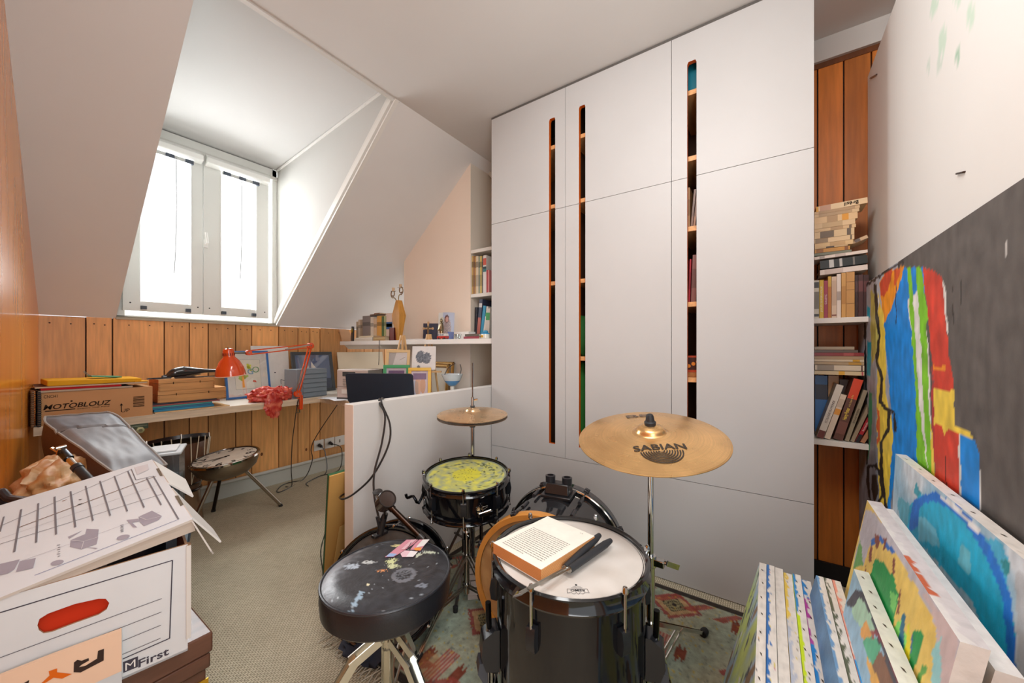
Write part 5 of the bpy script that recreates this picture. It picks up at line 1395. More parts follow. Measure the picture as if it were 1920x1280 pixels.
# twelve points towards the lower left of the photo
a12 = radians(204); m = MB(MK); ZT = zt_ - .004
for k in range(12):
    a = a12 - k * pi / 6; r = R * .73
    Mn = T(r * cos(a), r * sin(a), ZT) @ RZ(a - pi / 2)
    s_ = .056 if (k % 3 == 0) else .032
    m.text(str(12 if k == 0 else k), Mn, s_, (40, 34, 32), 'paper', off=.001, bold=True)
m.build('numerals', t, local=True)
for nm, a, ln, w_ in (('hour_hand', a12 - 10.55 * pi / 6, R * .42, .007), ('minute_hand', a12 - 11.3 * pi / 6, R * .60, .005)):
    m = MB(MK); e = V((cos(a), sin(a), 0)); m.bar(V((0, 0, ZT + .003)) - e * .02, V((0, 0, ZT + .003)) + e * ln, w_, .0015, (40, 36, 34), 'plastic')
    if nm == 'hour_hand': m.lathe([(.007, 0), (.007, .004), (0, .005)], (40, 36, 34), 'plastic', n=12, M=T(0, 0, ZT))
    m.build(nm, t, local=True)
m = MB(MK); m.lathe([(R * .93, zt_ - .0005), (0, zt_ + .0005)], (255, 255, 255), 'dial_glass', n=40, closed=True); m.build('glass', t, local=True)
for k, (foot, colr) in enumerate(((at(527, 947, z=.006), (170, 160, 148)), (at(352, 1001, z=.006), (170, 160, 148)), (at(400, 957, z=.006), (60, 54, 50)))):
    dv = (V((foot.x, foot.y, 0)) - V((c.x, c.y, 0))); top_ = V((c.x, c.y, zt_ - .095)) + dv * .28
    m = MB(); m.tube([foot, top_], .0105, colr, 'steel', n=14); leg = m.build('leg', t)
    q = MB(); q.tube([foot - V((0, 0, .006)), foot + (top_ - foot) * .03], .0125, (40, 36, 34), 'rubber', n=14); q.build('rubber_foot', leg)

# fitting under the desk
p = at(258, 800, y=KY + .02)
t = thing('desk_bracket', 'green-grey metal bracket with brass hexagon nut under the desk edge', 'bracket', (p.x, KY + .03, ZK - .1))
m = MB(); m.box((p.x - .04, KY + .005, ZK - .072), (p.x + .04, KY + .12, ZK - .042), (110, 118, 100), 'steel'); m.box((p.x - .03, KY + .004, ZK - .058), (p.x + .035, KY + .006, ZK - .052), (150, 156, 136), 'steel'); m.build('plate', t, bevel=.002)
m = MB(); q = at(263, 806, y=KY); m.lathe([(0, 0), (.018, 0), (.018, .01), (0, .012)], (206, 196, 150), 'brass', n=6, M=frame((q.x, KY + .004, q.z), (1, 0, 0), (0, -1, 0)), smooth=False); m.lathe([(0, .01), (.008, .01), (.008, .014), (0, .014)], (150, 140, 110), 'brass', n=12, M=frame((q.x, KY + .004, q.z), (1, 0, 0), (0, -1, 0))); m.build('nut', t)

# wall sockets and cables
for k, (a, b) in enumerate(((588, 606), (608, 626), (627, 645))):
    x0, x1 = at(a, 835, y=YW).x, at(b, 831, y=YW).x; z0, z1 = at((a + b) / 2, 843 - k * 5, y=YW).z, at((a + b) / 2, 825 - k * 5, y=YW).z
    z0, z1 = at(600, 843, y=YW).z, at(600, 824, y=YW).z
    t = thing('wall_socket', ['white wall socket with black plug, farthest from the partition', 'white wall socket with black plug, middle of the three', 'white telephone wall socket next to the partition'][k], 'socket', ((x0 + x1) / 2, YW - .006, z0))
    m = MB(); m.box((x0, YW - .01, z0), (x1, YW, z1), (226, 222, 216), 'plastic'); m.build('plate', t, bevel=.002)
    xc, zc = (x0 + x1) / 2, (z0 + z1) / 2
    m = MB()
    if k < 2: m.lathe([(.024, 0), (.024, .003), (.021, .003), (0, .001)], (206, 202, 196), 'plastic', n=24, M=frame((xc, YW - .01, zc), (1, 0, 0), (0, -1, 0)))
    else: m.box((xc - .004, YW - .012, zc - .014), (xc + .004, YW - .01, zc + .014), (90, 86, 84), 'plastic')
    m.build('outlet', t)
    if k < 2:
        m = MB(); m.tube([(xc, YW - .012, zc), (xc + .002, YW - .05, zc - .006)], [.016, .011], (34, 32, 34), 'plastic', n=12)
        if k == 0: pts = [(xc + .002, YW - .05, zc - .006), (xc + .02, YW - .08, zc - .07), (xc - .02, YW - .13, zc - .24), tuple(at(540, 905, z=.008)), tuple(at(520, 918, z=.006)), tuple(at(528, 921, z=.006)), tuple(at(570, 897, z=.006)), (xc - .09, YW - .07, zc - .1), (xc - .1, YW - .1, zc + .06), (xc - .0, YW - .36, ZK - .06)]
        else: pts = [(xc + .002, YW - .05, zc - .006), (xc + .06, YW - .1, zc - .05), (xc + .01, YW - .15, zc - .22), tuple(at(600, 892, z=.008)), tuple(at(575, 905, z=.006)), tuple(at(578, 911, z=.006))]
        m.tube(pts, .0035, (36, 34, 36), 'plastic', n=7, curve=6)
        tag(m.build('power_cable'), ['black power cable trailing from the first socket across the carpet', 'black power cable looping from the middle socket to the carpet'][k], 'cable')
m = MB(); m.tube([(cl.x - .02, KY + .012, ZK - .05), (cl.x - .02, KY - .02, ZK - .0), (cl.x - .035, KY - .02, ZK - .08), tuple(at(548, 830, y=3.02)), tuple(at(546, 880, y=3.1)), tuple(at(547, 910, z=.008)), tuple(at(535, 912, z=.006))], .0032, (40, 38, 38), 'plastic', n=7, curve=6)
tag(m.build('power_cable'), 'thin black lamp cable hanging from the desk edge', 'cable')
# cardboard portfolio with green edge leaning on the partition
b0 = at(607, 1083, z=.002); t0 = at(617, 892, y=PY0 + .085)
t = thing('art_portfolio', 'tan cardboard portfolio with green edges leaning behind the partition end', 'portfolio', (b0.x + .3, b0.y, 0))
dx = .6
q = [b0, b0 + V((dx, -.0, 0)), t0 + V((dx, -.0, 0)), t0]
n_ = (q[1] - q[0]).cross(q[3] - q[0]).normalized()
m = MB(); m.hexa([p for p in q] + [p + n_ * .006 for p in q], (206, 160, 92), 'cardboard'); m.build('front_board', t)
m = MB(); m.hexa([p - n_ * .014 for p in q] + [p - n_ * .0005 for p in q], (46, 96, 56), 'cloth'); m.build('green_back', t)
q2 = [b0 + V((.02, -.03, 0)), b0 + V((.25, -.03, 0)), b0 + (t0 - b0) * .55 + V((.25, -.02, 0)), b0 + (t0 - b0) * .5 + V((.05, -.02, 0))]
m = MB(); m.hexa([p for p in q2] + [p + n_ * .002 for p in q2], (214, 176, 112), 'cardboard'); m.build('inner_sheet', t)
m = MB(); e = b0 + (t0 - b0) * .45; m.tube([e + n_ * -.01, e + V((-.03, -.01, -.06)), e + V((-.025, -.02, -.16)), e + V((-.04, -.02, -.22))], .0025, (50, 60, 50), 'cloth', n=5, curve=5); m.build('ribbon', t)
# ================================================================ rug
r0 = at(637, 1203, z=0); 
RX0, RX1, RY1, RY0 = .79, 1.815, PY0 - .05, -.62
def rugpx(p): return proj(V((p.x, p.y, 0)))
GRN, RED, TAN, DKB = (150, 162, 146), (152, 86, 80), (186, 152, 112), (62, 56, 52)
def rugc(u, v):
    x = RX0 + (RX1 - RX0) * u; y = RY0 + (RY1 - RY0) * v
    n1 = N2(x * 5, y * 5, 1); n2 = N2(x * 14, y * 14, 5)
    e = min(x - RX0, RX1 - x, y - RY0, RY1 - y)
    if e < .035: return DKB if e > .004 else (180, 170, 150)
    c = mix(GRN, (176, 166, 138), max(0, min(1, .35 + n1)))
    # rows of zig-zag lozenges
    gx = ((x - RX0) / .26) % 1 - .5; gy = ((y - RY0 + .1) / .30) % 1 - .5
    ix = int((x - RX0) / .26); iy = int((y - RY0 + .1) / .30)
    d = abs(gx) * 1.0 + abs(gy) * 1.0
    saw = .03 * (((gx + gy) * 14) % 1) + .02 * (((gx - gy) * 14) % 1)
    if (ix + iy) % 2 == 0:
        if d < .34 + saw: c = RED
        if d < .29: c = TAN
        if d < .19: c = DKB if (int(gx * 40) + int(gy * 44)) % 3 == 0 else (150, 140, 104)
    else:
        if abs(gx) < .26 and abs(gy) < .10: c = mix(RED, (176, 90, 84), .4) if int(gy * 60) % 2 == 0 else (178, 150, 132)
        if abs(gx) < .08 + .1 * ((gy * 20) % 1) and .18 < abs(gy) < .30: c = (128, 70, 54)
    
    if .04 < e < .115 and int((x + y) * 26) % 3 == 0: c = mix(c, (156, 74, 66), .8)
    # dried paint
    if n2 > .52: c = mix(c, (196, 160, 60), .55)
    if n2 < -.5: c = mix(c, (96, 104, 104), .5)
    if n1 > .5: c = mix(c, (186, 130, 80), .4)
    return c
m = MB(); NX, NY = 170, 330
m.grid(NX, NY, lambda a, b: V((RX0 + (RX1 - RX0) * a, RY0 + (RY1 - RY0) * b, .007 + .0012 * N2(a * 9, b * 14))), rugc, 'rug')
m.box((RX0, RY0, .0005), (RX1, RY1, .006), DKB, 'rug')
rug = m.build('rug'); tag(rug, 'worn pale green patterned woven rug spread under the drum kit', 'rug')
m = MB(); random.seed(4)
for i in range(60):
    y = RY1 - .002 - i * .0125; x = RX0
    if i > 40: continue
    m.tube([(x + .004, y, .006), (x - .02, y + random.uniform(-.008, .008), .008), (x - .045 - random.uniform(0, .02), y + random.uniform(-.02, .02), .004)], .0022, (196, 190, 172), 'cloth', n=4, curve=2)
fr = m.build('fringe', rug); fr['kind'] = 'stuff'
# dark cloth by the rug corner
q = at(668, 1216, z=.01); m = MB(); m.blob((q.x + .03, q.y - .03, .026), (.075, .10, .026), (44, 50, 66), 'cloth', nu=30, nv=18, amp=.4, freq=7, seed=4)
tag(m.build('dark_rag', angle=80), 'crumpled dark navy rag on the rug corner under the stool', 'rag')

# ================================================================ drums
BK = (12, 13, 17)
def to_cam(p): return math.atan2(-p.y, -p.x)
def hoop(m, R, z0, z1, col, mat):
    a, b = min(z0, z1), max(z0, z1)
    m.lathe([(R - .006, a), (R + .007, a - .001), (R + .009, a + .004), (R + .004, (a + b) / 2), (R + .004, b - .004), (R + .008, b), (R + .002, b + .003), (R - .004, b), (R - .006, a)], col, mat, n=64, closed=True)
def lug(parent, R, a, z, zt, zb, local=True, rodcol=(190, 190, 190)):
    """lug block with tension rods to the hoops; z = block centre"""
    e = V((cos(a), sin(a), 0)); M = T(0, 0, 0) @ RZ(a)
    m = MB(M); m.prism([(R, -.030), (R + .016, -.026), (R + .02, 0), (R + .016, .026), (R, .030)], Matrix(((1, 0, 0, 0), (0, 0, 1, -.011), (0, 1, 0, z), (0, 0, 0, 1))), .022, (26, 28, 32), 'plastic')
    lg = m.build('lug', parent, local=True, bevel=.003)
    m = MB(M)
    if zt is not None:
        m.tube([(R + .0125, 0, z + .02), (R + .0125, 0, zt + .006)], .0035, rodcol, 'chrome', n=8); m.lathe([(0, 0), (.007, 0), (.007, .008), (.005, .014), (0, .015)], rodcol, 'chrome', n=8, M=T(R + .0125, 0, zt + .004))
    if zb is not None:
        m.tube([(R + .0125, 0, z - .02), (R + .0125, 0, zb - .006)], .0035, rodcol, 'chrome', n=8); m.lathe([(0, 0), (.006, .002), (.006, .010), (0, .012)], rodcol, 'chrome', n=8, M=T(R + .0125, 0, zb - .016))
    m.build('tension_rod', lg, local=True)

# ---------------------------------------------------------------- floor tom
ZT1 = .56; c1 = at(1067, 1031, z=ZT1); R1 = .1935
tom = thing('floor_tom', 'large black glossy floor tom with white drumhead on three legs', 'drum', (c1.x, c1.y, .008))
Z0 = .16; Z1 = ZT1 - .008
m = MB(); m.lathe([(R1 - .006, Z0), (R1, Z0 + .004), (R1, Z1 - .012), (R1 - .006, Z1 - .008)], BK, 'black_gloss', n=72, closed=True); m.build('shell', tom, local=True)
m = MB(); hoop(m, R1 + .004, Z1 - .034, Z1, BK, 'gloss'); m.build('hoop', tom, local=True)
m = MB(); hoop(m, R1 + .004, Z0 - .01, Z0 + .022, BK, 'gloss'); m.build('hoop', tom, local=True)
m = MB()
def headc(x, y):
    n = N2(x * 9, y * 9, 2); r = math.hypot(x, y)
    c = mix((222, 218, 212), (206, 200, 192), max(0, min(1, .4 + n)))
    return c if r < R1 * .965 else (196, 192, 186)
m.polar(R1 - .001, 20, 64, lambda r, t: Z1 - .009, headc, 'satin'); m.build('drumhead', tom, local=True)
m = MB(); m.lathe([(R1 - .004, Z0 + .001), (0, Z0 + .001)], (210, 206, 200), 'satin', n=48, closed=True); m.build('lower_head', tom, local=True)
b_ = 180 + 2
for k in range(6): lug(tom, R1, radians(b_ + 60 * k), Z1 - .105, Z1, None)
for k in range(6): lug(tom, R1, radians(b_ + 60 * k), Z0 + .09, None, Z0)
for a in (137, 284, 30):
    a = radians(a); M = RZ(a)
    m = MB(M); m.prism([(R1, -.055), (R1 + .034, -.05), (R1 + .046, -.015), (R1 + .042, .03), (R1 + .012, .05), (R1, .05)], Matrix(((1, 0, 0, 0), (0, 0, 1, -.023), (0, 1, 0, .335), (0, 0, 0, 1))), .046, (26, 28, 32), 'plastic')
    m.prism([(R1 + .03, -.10), (R1 + .055, -.055), (R1 + .05, -.03), (R1 + .03, -.03)], Matrix(((1, 0, 0, 0), (0, 0, 1, -.018), (0, 1, 0, .335), (0, 0, 0, 1))), .036, (60, 64, 72), 'plastic')
    br_ = m.build('leg_bracket', tom, local=True, bevel=.004)
    m = MB(M); m.tube([(R1 + .026, 0, .44), (R1 + .026, 0, .06), (R1 + .028, 0, .03), (R1 + .05, 0, .006)], .006, (150, 152, 156), 'chrome', n=12); lg = m.build('leg', tom, local=True)
    m = MB(M); m.tube([(R1 + .024, 0, .38), (R1 + .026, 0, .445)], .0075, (34, 34, 38), 'steel', n=10); m.build('memory_rod', lg, local=True)
    m = MB(M); m.lathe([(.0, 0), (.011, 0), (.012, .012), (.008, .03), (0, .031)], (24, 24, 26), 'rubber', n=14, M=T(R1 + .05, 0, -.0)); m.build('rubber_foot', lg, local=True)
m = MB(RZ(radians(208))); m.lathe([(.009, 0), (.009, .003), (.005, .004), (0, .002)], (60, 62, 66), 'chrome', n=16, M=frame((R1 - .0005, 0, .25), (0, 1, 0), (1, 0, 0))); m.build('vent', tom, local=True)
# logo (its letters face away from the camera)
lg_ = at(1083, 1105, z=ZT1 - .006); U = -RT; K2 = (60, 60, 62)
Ml = frame((lg_.x - c1.x, lg_.y - c1.y, Z1 - .0085), U, (0, 0, 1))
m = MB()
cr = [(-.020, .008), (-.023, -.004), (.023, -.004), (.020, .008)]
m.text('REMO', Ml @ T(0, -.0005, 0), .0075, K2, 'paper', width=.032, bold=True)
out = [(-.023, -.005), (.023, -.005), (.0245, .009), (.016, .0065), (.010, .0125), (.004, .0075), (0, .0135), (-.004, .0075), (-.010, .0125), (-.016, .0065), (-.0245, .009)]
for i in range(len(out)): m.flat([(line2(out[i], out[(i + 1) % len(out)], .0009), K2)], Ml, 'paper', off=.0009)
m.text('WEATHER KING', Ml @ T(0, -.0095, 0), .0026, K2, 'paper', width=.026); m.text('COATED', Ml @ T(0, -.0135, 0), .0024, K2, 'paper', width=.018)
m.flat([(circ(0, -.020, .0026, 10), K2)], Ml, 'paper')
m.build('logo', tom, local=True)
# open paperback lying on the head
HZ = ZT1 - .0005
ct, cr_, cb, cl2 = [at(a, b, z=HZ + .030) for a, b in ((1020, 966), (1103, 1000), (1027, 1075), (932, 1020))]
ctr = (ct + cr_ + cb + cl2) / 4; ux = ((cr_ - ct) + (cb - cl2)).normalized(); lx = ((cr_ - ct).length + (cb - cl2).length) / 2; uy = ((ct - cl2) + (cr_ - cb)).normalized(); ly = ((ct - cl2).length + (cr_ - cb).length) / 2
bkt = thing('open_book', 'thick open paperback lying face up on the floor tom', 'book', (ctr.x, ctr.y, HZ), rz=math.atan2(ux.y, ux.x))
a, b_ = lx / 2, ly / 2
m = MB(); m.box((-a, -b_, .001), (a, b_, .030), (222, 190, 150), 'paper', faces=[(210, 180, 140), (232, 226, 214), (196, 130, 76), (206, 150, 96), (210, 180, 140), (206, 150, 96)])
for i in range(7): m.box((-a - .0003, -b_ - .0003, .004 + i * .0036), (a + .0003, b_ + .0003, .0046 + i * .0036), (176, 118, 70), 'paper')
m.build('page_block', bkt, local=True)
m = MB(); m.box((-a - .001, -b_ - .001, 0), (a + .001, b_ + .001, .0012), (200, 190, 180), 'paper'); m.build('cover', bkt, local=True)
m = MB(); Mp = T(0, 0, .0302); m.box((-a, -b_, .0302), (a, b_, .0308), (236, 231, 220), 'paper')
random.seed(12)
for i in range(15):
    y = b_ * .22 - i * b_ * .076; x = -a * .80; xe = a * .78 if i != 14 else a * .1
    while x < xe:
        w_ = random.uniform(.004, .012); w_ = min(w_, xe - x)
        m.flat([(rect(x, y, x + w_, y + .0022), (120, 116, 110))], Mp, 'paper', off=.0009); x += w_ + .002
for x in (a * .55, a * .62): m.flat([(rect(x, b_ * .86, x + .004, b_ * .86 + .002), (150, 146, 140))], Mp, 'paper', off=.0009)
m.build('open_page', bkt, local=True)
# two wire brushes
for k, (p, q, w_) in enumerate((((1124, 1003), (1060, 1064), (975, 1112)), ((1145, 1013), (1068, 1067), (990, 1103)))):
    zz = HZ + .010
    P0, P1, P2 = at(*p, z=zz + (.008 if k == 0 else 0)), at(*q, z=zz), at(*w_, z=zz + .016)
    t = thing('drum_brush', ['black handled wire brush lying against the open book', 'black handled wire brush lying apart from the open book'][k], 'drum brush', (P0.x, P0.y, HZ), group='wire brushes on the floor tom')
    m = MB(); m.tube([P0, P0 + (P1 - P0) * .15, P1], [.0065, .0098, .0086], (44, 46, 50), 'rubber', n=14); m.build('handle', t)
    m = MB(); s_ = (P1 - P0).normalized().cross(V((0, 0, 1)))
    for j in range(5):
        o = s_ * (j - 2) * .0016; m.tube([P1 + o * .6, P1 + (P2 - P1) * .5 + o, P2 + o * 1.6], .0007, (190, 186, 178), 'steel', n=5)
    if k == 0: m.tube([P2 - s_ * .004, P2 + (P2 - P1).normalized() * .02, P2 + s_ * .006], .003, (200, 196, 190), 'chrome', n=6)
    m.build('wires', t); m = MB(); m.tube([P1, P1 + (P1 - P0).normalized() * .004], .0075, (180, 178, 172), 'chrome', n=12); m.build('ferrule', t)

# ---------------------------------------------------------------- snare
c2 = at(875, 886, d=1.60); R2 = .172; TL = .10; SD = .135
axis = RT.copy()
Rm = Matrix.Rotation(TL, 4, axis)
def rot_of(M): return M.to_euler()
sn = thing('snare_drum', 'black snare drum with yellow painted head on a chrome stand', 'drum', c2, rot=rot_of(Rm))
m = MB(); m.lathe([(R2 - .005, -SD), (R2, -SD + .003), (R2, -.012), (R2 - .005, -.006)], BK, 'black_gloss', n=64, closed=True); m.build('shell', sn, local=True)
m = MB(); hoop(m, R2 + .005, -.026, .0, BK, 'gloss'); m.build('hoop', sn, local=True)
m = MB(); hoop(m, R2 + .005, -SD - .004, -SD + .020, BK, 'gloss'); m.build('hoop', sn, local=True)
def snc(x, y):
    r = math.hypot(x, y); n = N2(x * 14, y * 14, 3) + .5 * N2(x * 40, y * 40, 8)
    c = mix((214, 212, 92), (150, 162, 140), max(0, min(1, .45 + n * .9)))
    if r < .06: c = mix(c, (218, 212, 50), .7)
    if N2(x * 55, y * 55, 12) > .45: c = (60, 70, 50)
    if abs(r - .12 - .02 * n) < .004 and x > 0: c = (90, 104, 70)
    return c if r < R2 * .955 else (150, 160, 140)
m = MB(); m.polar(R2 - .001, 26, 80, lambda r, t: -.007, snc, 'satin'); m.build('drumhead', sn, local=True)
m = MB(); m.lathe([(R2 - .004, -SD + .0005), (0, -SD + .0005)], (206, 204, 200), 'satin', n=40, closed=True); m.build('lower_head', sn, local=True)
ca = to_cam(c2)
for k in range(8): lug(sn, R2, ca - radians(4) + k * pi / 4, -SD / 2, -.002, -SD)
m = MB(RZ(ca + radians(22))); m.box((R2, -.03, -.10), (R2 + .022, .03, -.085), (170, 168, 164), 'chrome'); m.box((R2, -.012, -.12), (R2 + .018, .012, -.06), (150, 148, 146), 'chrome'); m.tube([(R2 + .02, -.03, -.085), (R2 + .03, .02, -.075)], .004, (190, 188, 184), 'chrome'); m.build('strainer', sn, local=True, bevel=.002)
m = MB(RZ(ca + radians(15))); m.lathe([(.007, 0), (.008, .003), (.004, .004), (0, .002)], (200, 180, 140), 'brass', n=16, M=frame((R2 - .0005, 0, -.075), (0, 1, 0), (1, 0, 0))); m.build('badge', sn, local=True)
# bent crank at the side (part of the stand)
st = thing('snare_stand', 'chrome snare drum stand with three folded tubular legs', 'drum stand', (c2.x, c2.y, .008))
up = Rm.to_3x3() @ V((0, 0, 1)); bot = c2 - up * (SD + .012)
ctrb = V((c2.x, c2.y, bot.z - .05))
m = MB(); 
for k in range(3):
    a = radians(20 + 120 * k); e = Rm.to_3x3() @ V((cos(a), sin(a), 0)); tip = bot + e * (R2 * .92); 
    m.tube([ctrb, bot + e * .05 - up * .02, tip - up * .006], .006, (176, 174, 170), 'chrome', n=8); m.tube([tip - up * .006, tip + e * .02 - up * .004, tip + e * .026 + up * .02], .0075, (30, 30, 32), 'rubber', n=8)
m.build('basket', st)
m = MB(); m.tube([(c2.x, c2.y, .20), (c2.x, c2.y, ctrb.z)], .0085, (214, 212, 208), 'chrome', n=16); m.tube([(c2.x, c2.y, .05), (c2.x, c2.y, .30)], .0125, (206, 202, 196), 'chrome', n=18); m.build('tube', st)
m = MB(); m.tube([(c2.x, c2.y, .285), (c2.x, c2.y, .315)], .017, (180, 178, 174), 'chrome', n=16); m.tube([(c2.x, c2.y, .20), (c2.x, c2.y, .22)], .018, (180, 178, 174), 'chrome', n=16); m.tube([(c2.x, c2.y, .075), (c2.x, c2.y, .095)], .018, (180, 178, 174), 'chrome', n=16); m.tube([(c2.x, c2.y, .30), (c2.x - .02, c2.y - .03, .305)], .005, (190, 188, 184), 'chrome', n=8); m.build('collar', st)
for f in (at(783, 1236, z=.012), at(945, 1192, z=.012), at(825, 1000, z=.012)):
    e = V((f.x - c2.x, f.y - c2.y, 0)); o = V((c2.x, c2.y, 0))
    f = o + e.normalized() * min(e.length, .36) + V((0, 0, .016)); e = f - o; e.z = 0
    s_ = e.normalized().cross(V((0, 0, 1))) * .007
    m = MB()
    for sg in (-1, 1): m.bar(o + e.normalized() * .018 + V((0, 0, .21)) + s_ * sg, f + s_ * sg * .4, .004, .010, (190, 186, 178), 'steel')
    for sg in (-1, 1): m.bar(o + e.normalized() * .018 + V((0, 0, .085)) + s_ * sg, o + e * .55 + V((0, 0, .21 * .45 + .012)) + s_ * sg, .003, .008, (176, 172, 166), 'steel')
    lg = m.build('leg', st)
    m = MB(); m.tube([f - e.normalized() * .02 + V((0, 0, .004)), f + e.normalized() * .01 + V((0, 0, -.004))], .0095, (26, 26, 28), 'rubber', n=12); m.build('rubber_foot', lg)
m = MB(); s0 = c2 - RT * (R2 + .005) - up * .06
m.tube([s0, at(785, 943, d=1.56), at(775, 930, d=1.56), at(764, 933, d=1.56), at(761, 926, d=1.56)], .006, (40, 42, 46), 'steel', n=10, curve=3); m.build('side_crank', sn)

# ---------------------------------------------------------------- throne
c3 = at(727, 1063, z=.468); R3 = .175
th_ = thing('drum_throne', 'round black padded drum stool spattered with paint', 'stool', (c3.x, c3.y, .008), rz=TH - pi / 2)
ZQ = c3.z - .008
def tl(cx, cy): return ((cx / 3.2 + 580 - 727) / 115 * R3, -(cy / 3.2 + 880 - 1083) / 67 * R3)
def dome(r): return ZQ - .002 - .012 * max(0, (r / R3 - .72) / .28) ** 2
stains = [((250, 640), (60, 26), (176, 190, 204)), ((330, 615), (60, 14), (190, 196, 196)), ((400, 810), (22, 45), (150, 176, 196)), ((470, 608), (40, 24), (206, 214, 160)), ((500, 640), (46, 20), (206, 214, 170)), ((450, 665), (36, 10), (226, 150, 90)), ((690, 548), (60, 12), (190, 200, 180)), ((620, 568), (24, 16), (190, 200, 180)), ((412, 742), (12, 8), (230, 224, 190)), ((778, 506), (12, 6), (110, 190, 150)), ((440, 500), (40, 10), (206, 196, 140)), ((720, 745), (40, 14), (120, 128, 140))]
stains = [(tl(*a), (b[0] / 3.2 / 115 * R3, b[1] / 3.2 / 67 * R3), c) for a, b, c in stains]
rc = tl(590, 690)
def thc(x, y):
    n = N2(x * 30, y * 30, 2); n2 = N2(x * 80, y * 80, 4)
    c = mix((54, 56, 62), (40, 40, 44), .5 + n)
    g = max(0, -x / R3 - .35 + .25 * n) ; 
    if g > .18: c = mix(c, (176, 184, 194), min(.62, (g - .18) * 1.9))  # pale window sheen put into the leather colour on the left
    for (sx, sy), (a, b), col in stains:
        if ((x - sx) / a) ** 2 + ((y - sy) / b) ** 2 < .5 + 1.2 * n2 + .4 * n: c = col
    d = math.hypot((x - rc[0]) / 1.0, (y - rc[1]) * 1.0)
    if abs(d - .028) < .006 + .004 * n2 or (d < .024 and n2 > .05): c = mix(c, (150, 156, 166), .6)
    if n2 > .62: c = (150, 160, 168)
    return c
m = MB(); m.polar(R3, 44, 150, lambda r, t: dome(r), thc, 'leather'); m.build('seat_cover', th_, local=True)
m = MB(); m.lathe([(R3 * .2, ZQ - .090), (R3 * .95, ZQ - .088), (R3 * 1.005, ZQ - .078), (R3 * 1.02, ZQ - .045), (R3 * 1.005, ZQ - .016), (R3, ZQ - .014)], (30, 31, 35), 'leather', n=72, closed=True); m.build('seat_side', th_, local=True)
m = MB(); m.torus(R3 * 1.0, .0042, (40, 42, 48), 'leather', n=72, m=8, M=T(0, 0, ZQ - .0135)); m.build('piping', th_, local=True)
m = MB(); Ms = T(0, 0, ZQ - .0012)
PK = (206, 140, 156)
def tq(cx, cy): return tl((690 + cx / 13.71 - 580) * 3.2, (1010 + cy / 13.71 - 880) * 3.2)
m.flat([([tq(*q) for q in p], c) for p, c in (([(600, 180), (950, 180), (880, 320), (710, 520), (500, 722), (265, 722)], PK), ([(980, 180), (1285, 180), (1200, 390), (1165, 545), (860, 500), (905, 330)], PK), ([(640, 620), (720, 530), (1105, 560), (1040, 722), (740, 722)], (224, 190, 200)),
    ([(1090, 180), (1285, 180), (1200, 390), (1000, 440), (1010, 380)], (226, 224, 222)), ([(890, 540), (1105, 570), (1040, 722), (850, 722)], (230, 226, 228)), ([(340, 620), (560, 640), (500, 722), (300, 722)], (150, 178, 220)), ([(940, 480), (1010, 455), (1160, 450), (1172, 530), (1040, 545)], (232, 150, 60)),
    ([(760, 200), (900, 190), (700, 510), (600, 510)], (224, 190, 198)), ([(780, 290), (800, 290), (790, 500), (770, 510)], (90, 70, 80)))], Ms, 'satin')
random.seed(2)
for k in range(8):
    x0_, y0_ = 820 - k * 28, 215 + k * 38
    m.flat([(line2(tq(x0_ - 50, y0_), tq(x0_ + 50, y0_ + 10), .0014), (206, 150, 166))], Ms, 'satin', off=.0044)
m.build('sticker', th_, local=True)
m = MB(); m.tube([(0, 0, ZQ - .13), (0, 0, ZQ - .088)], .045, (60, 60, 62), 'steel', n=24); m.tube([(0, 0, .16), (0, 0, ZQ - .09)], .0125, (190, 188, 180), 'chrome', n=18); m.tube([(0, 0, .06), (0, 0, .27)], .018, (206, 204, 190), 'chrome', n=20); m.build('post', th_, local=True)
m = MB(); m.torus(.021, .006, (40, 52, 62), 'plastic', n=24, m=8, M=T(0, 0, .272)); m.lathe([(.026, .276), (.028, .284), (.024, .31), (.018, .32)], (190, 190, 184), 'chrome', n=20); m.tube([(0, -.02, .29), (.01, -.055, .30)], .006, (170, 168, 160), 'chrome', n=8); m.build('collar', th_, local=True)
aC = to_cam(c3) - (TH - pi / 2)
for k in range(3):
    a = -pi / 2 + radians((58, 178, 298)[k]) ; e = V((cos(a), sin(a), 0)); s_ = V((-sin(a), cos(a), 0))
    m = MB()
    for sg in (-1, 1):
        m.bar(e * .022 + V((0, 0, .262)) + s_ * sg * .014, e * .10 + V((0, 0, .22)) + s_ * sg * .014, .004, .022, (238, 238, 228), 'steel')
        m.bar(e * .09 + V((0, 0, .226)) + s_ * sg * .014, e * .235 + V((0, 0, .02)) + s_ * sg * .010, .004, .022, (238, 238, 228), 'steel')
        m.bar(e * .022 + V((0, 0, .10)) + s_ * sg * .012, e * .15 + V((0, 0, .14)) + s_ * sg * .012, .004, .014, (224, 222, 212), 'steel')
    m.bar(e * .085 + V((0, 0, .230)), e * .236 + V((0, 0, .018)), .024, .004, (240, 240, 230), 'steel')
    lg = m.build('leg', th_, local=True)
    m = MB(); m.tube([e * .225 + V((0, 0, .03)), e * .248 + V((0, 0, .010))], .013, (28, 28, 30), 'rubber', n=12); m.build('rubber_foot', lg, local=True)
m = MB()
def ft(a, b):  # wraps the lettering round the post
    return V((.0188 * cos(aC + a / .0188), .0188 * sin(aC + a / .0188), .235 + b))
m.text('Millenium', Matrix.Identity(4), .009, (90, 88, 80), 'satin', width=.034, fn=ft); m.build('lettering', th_, local=True)

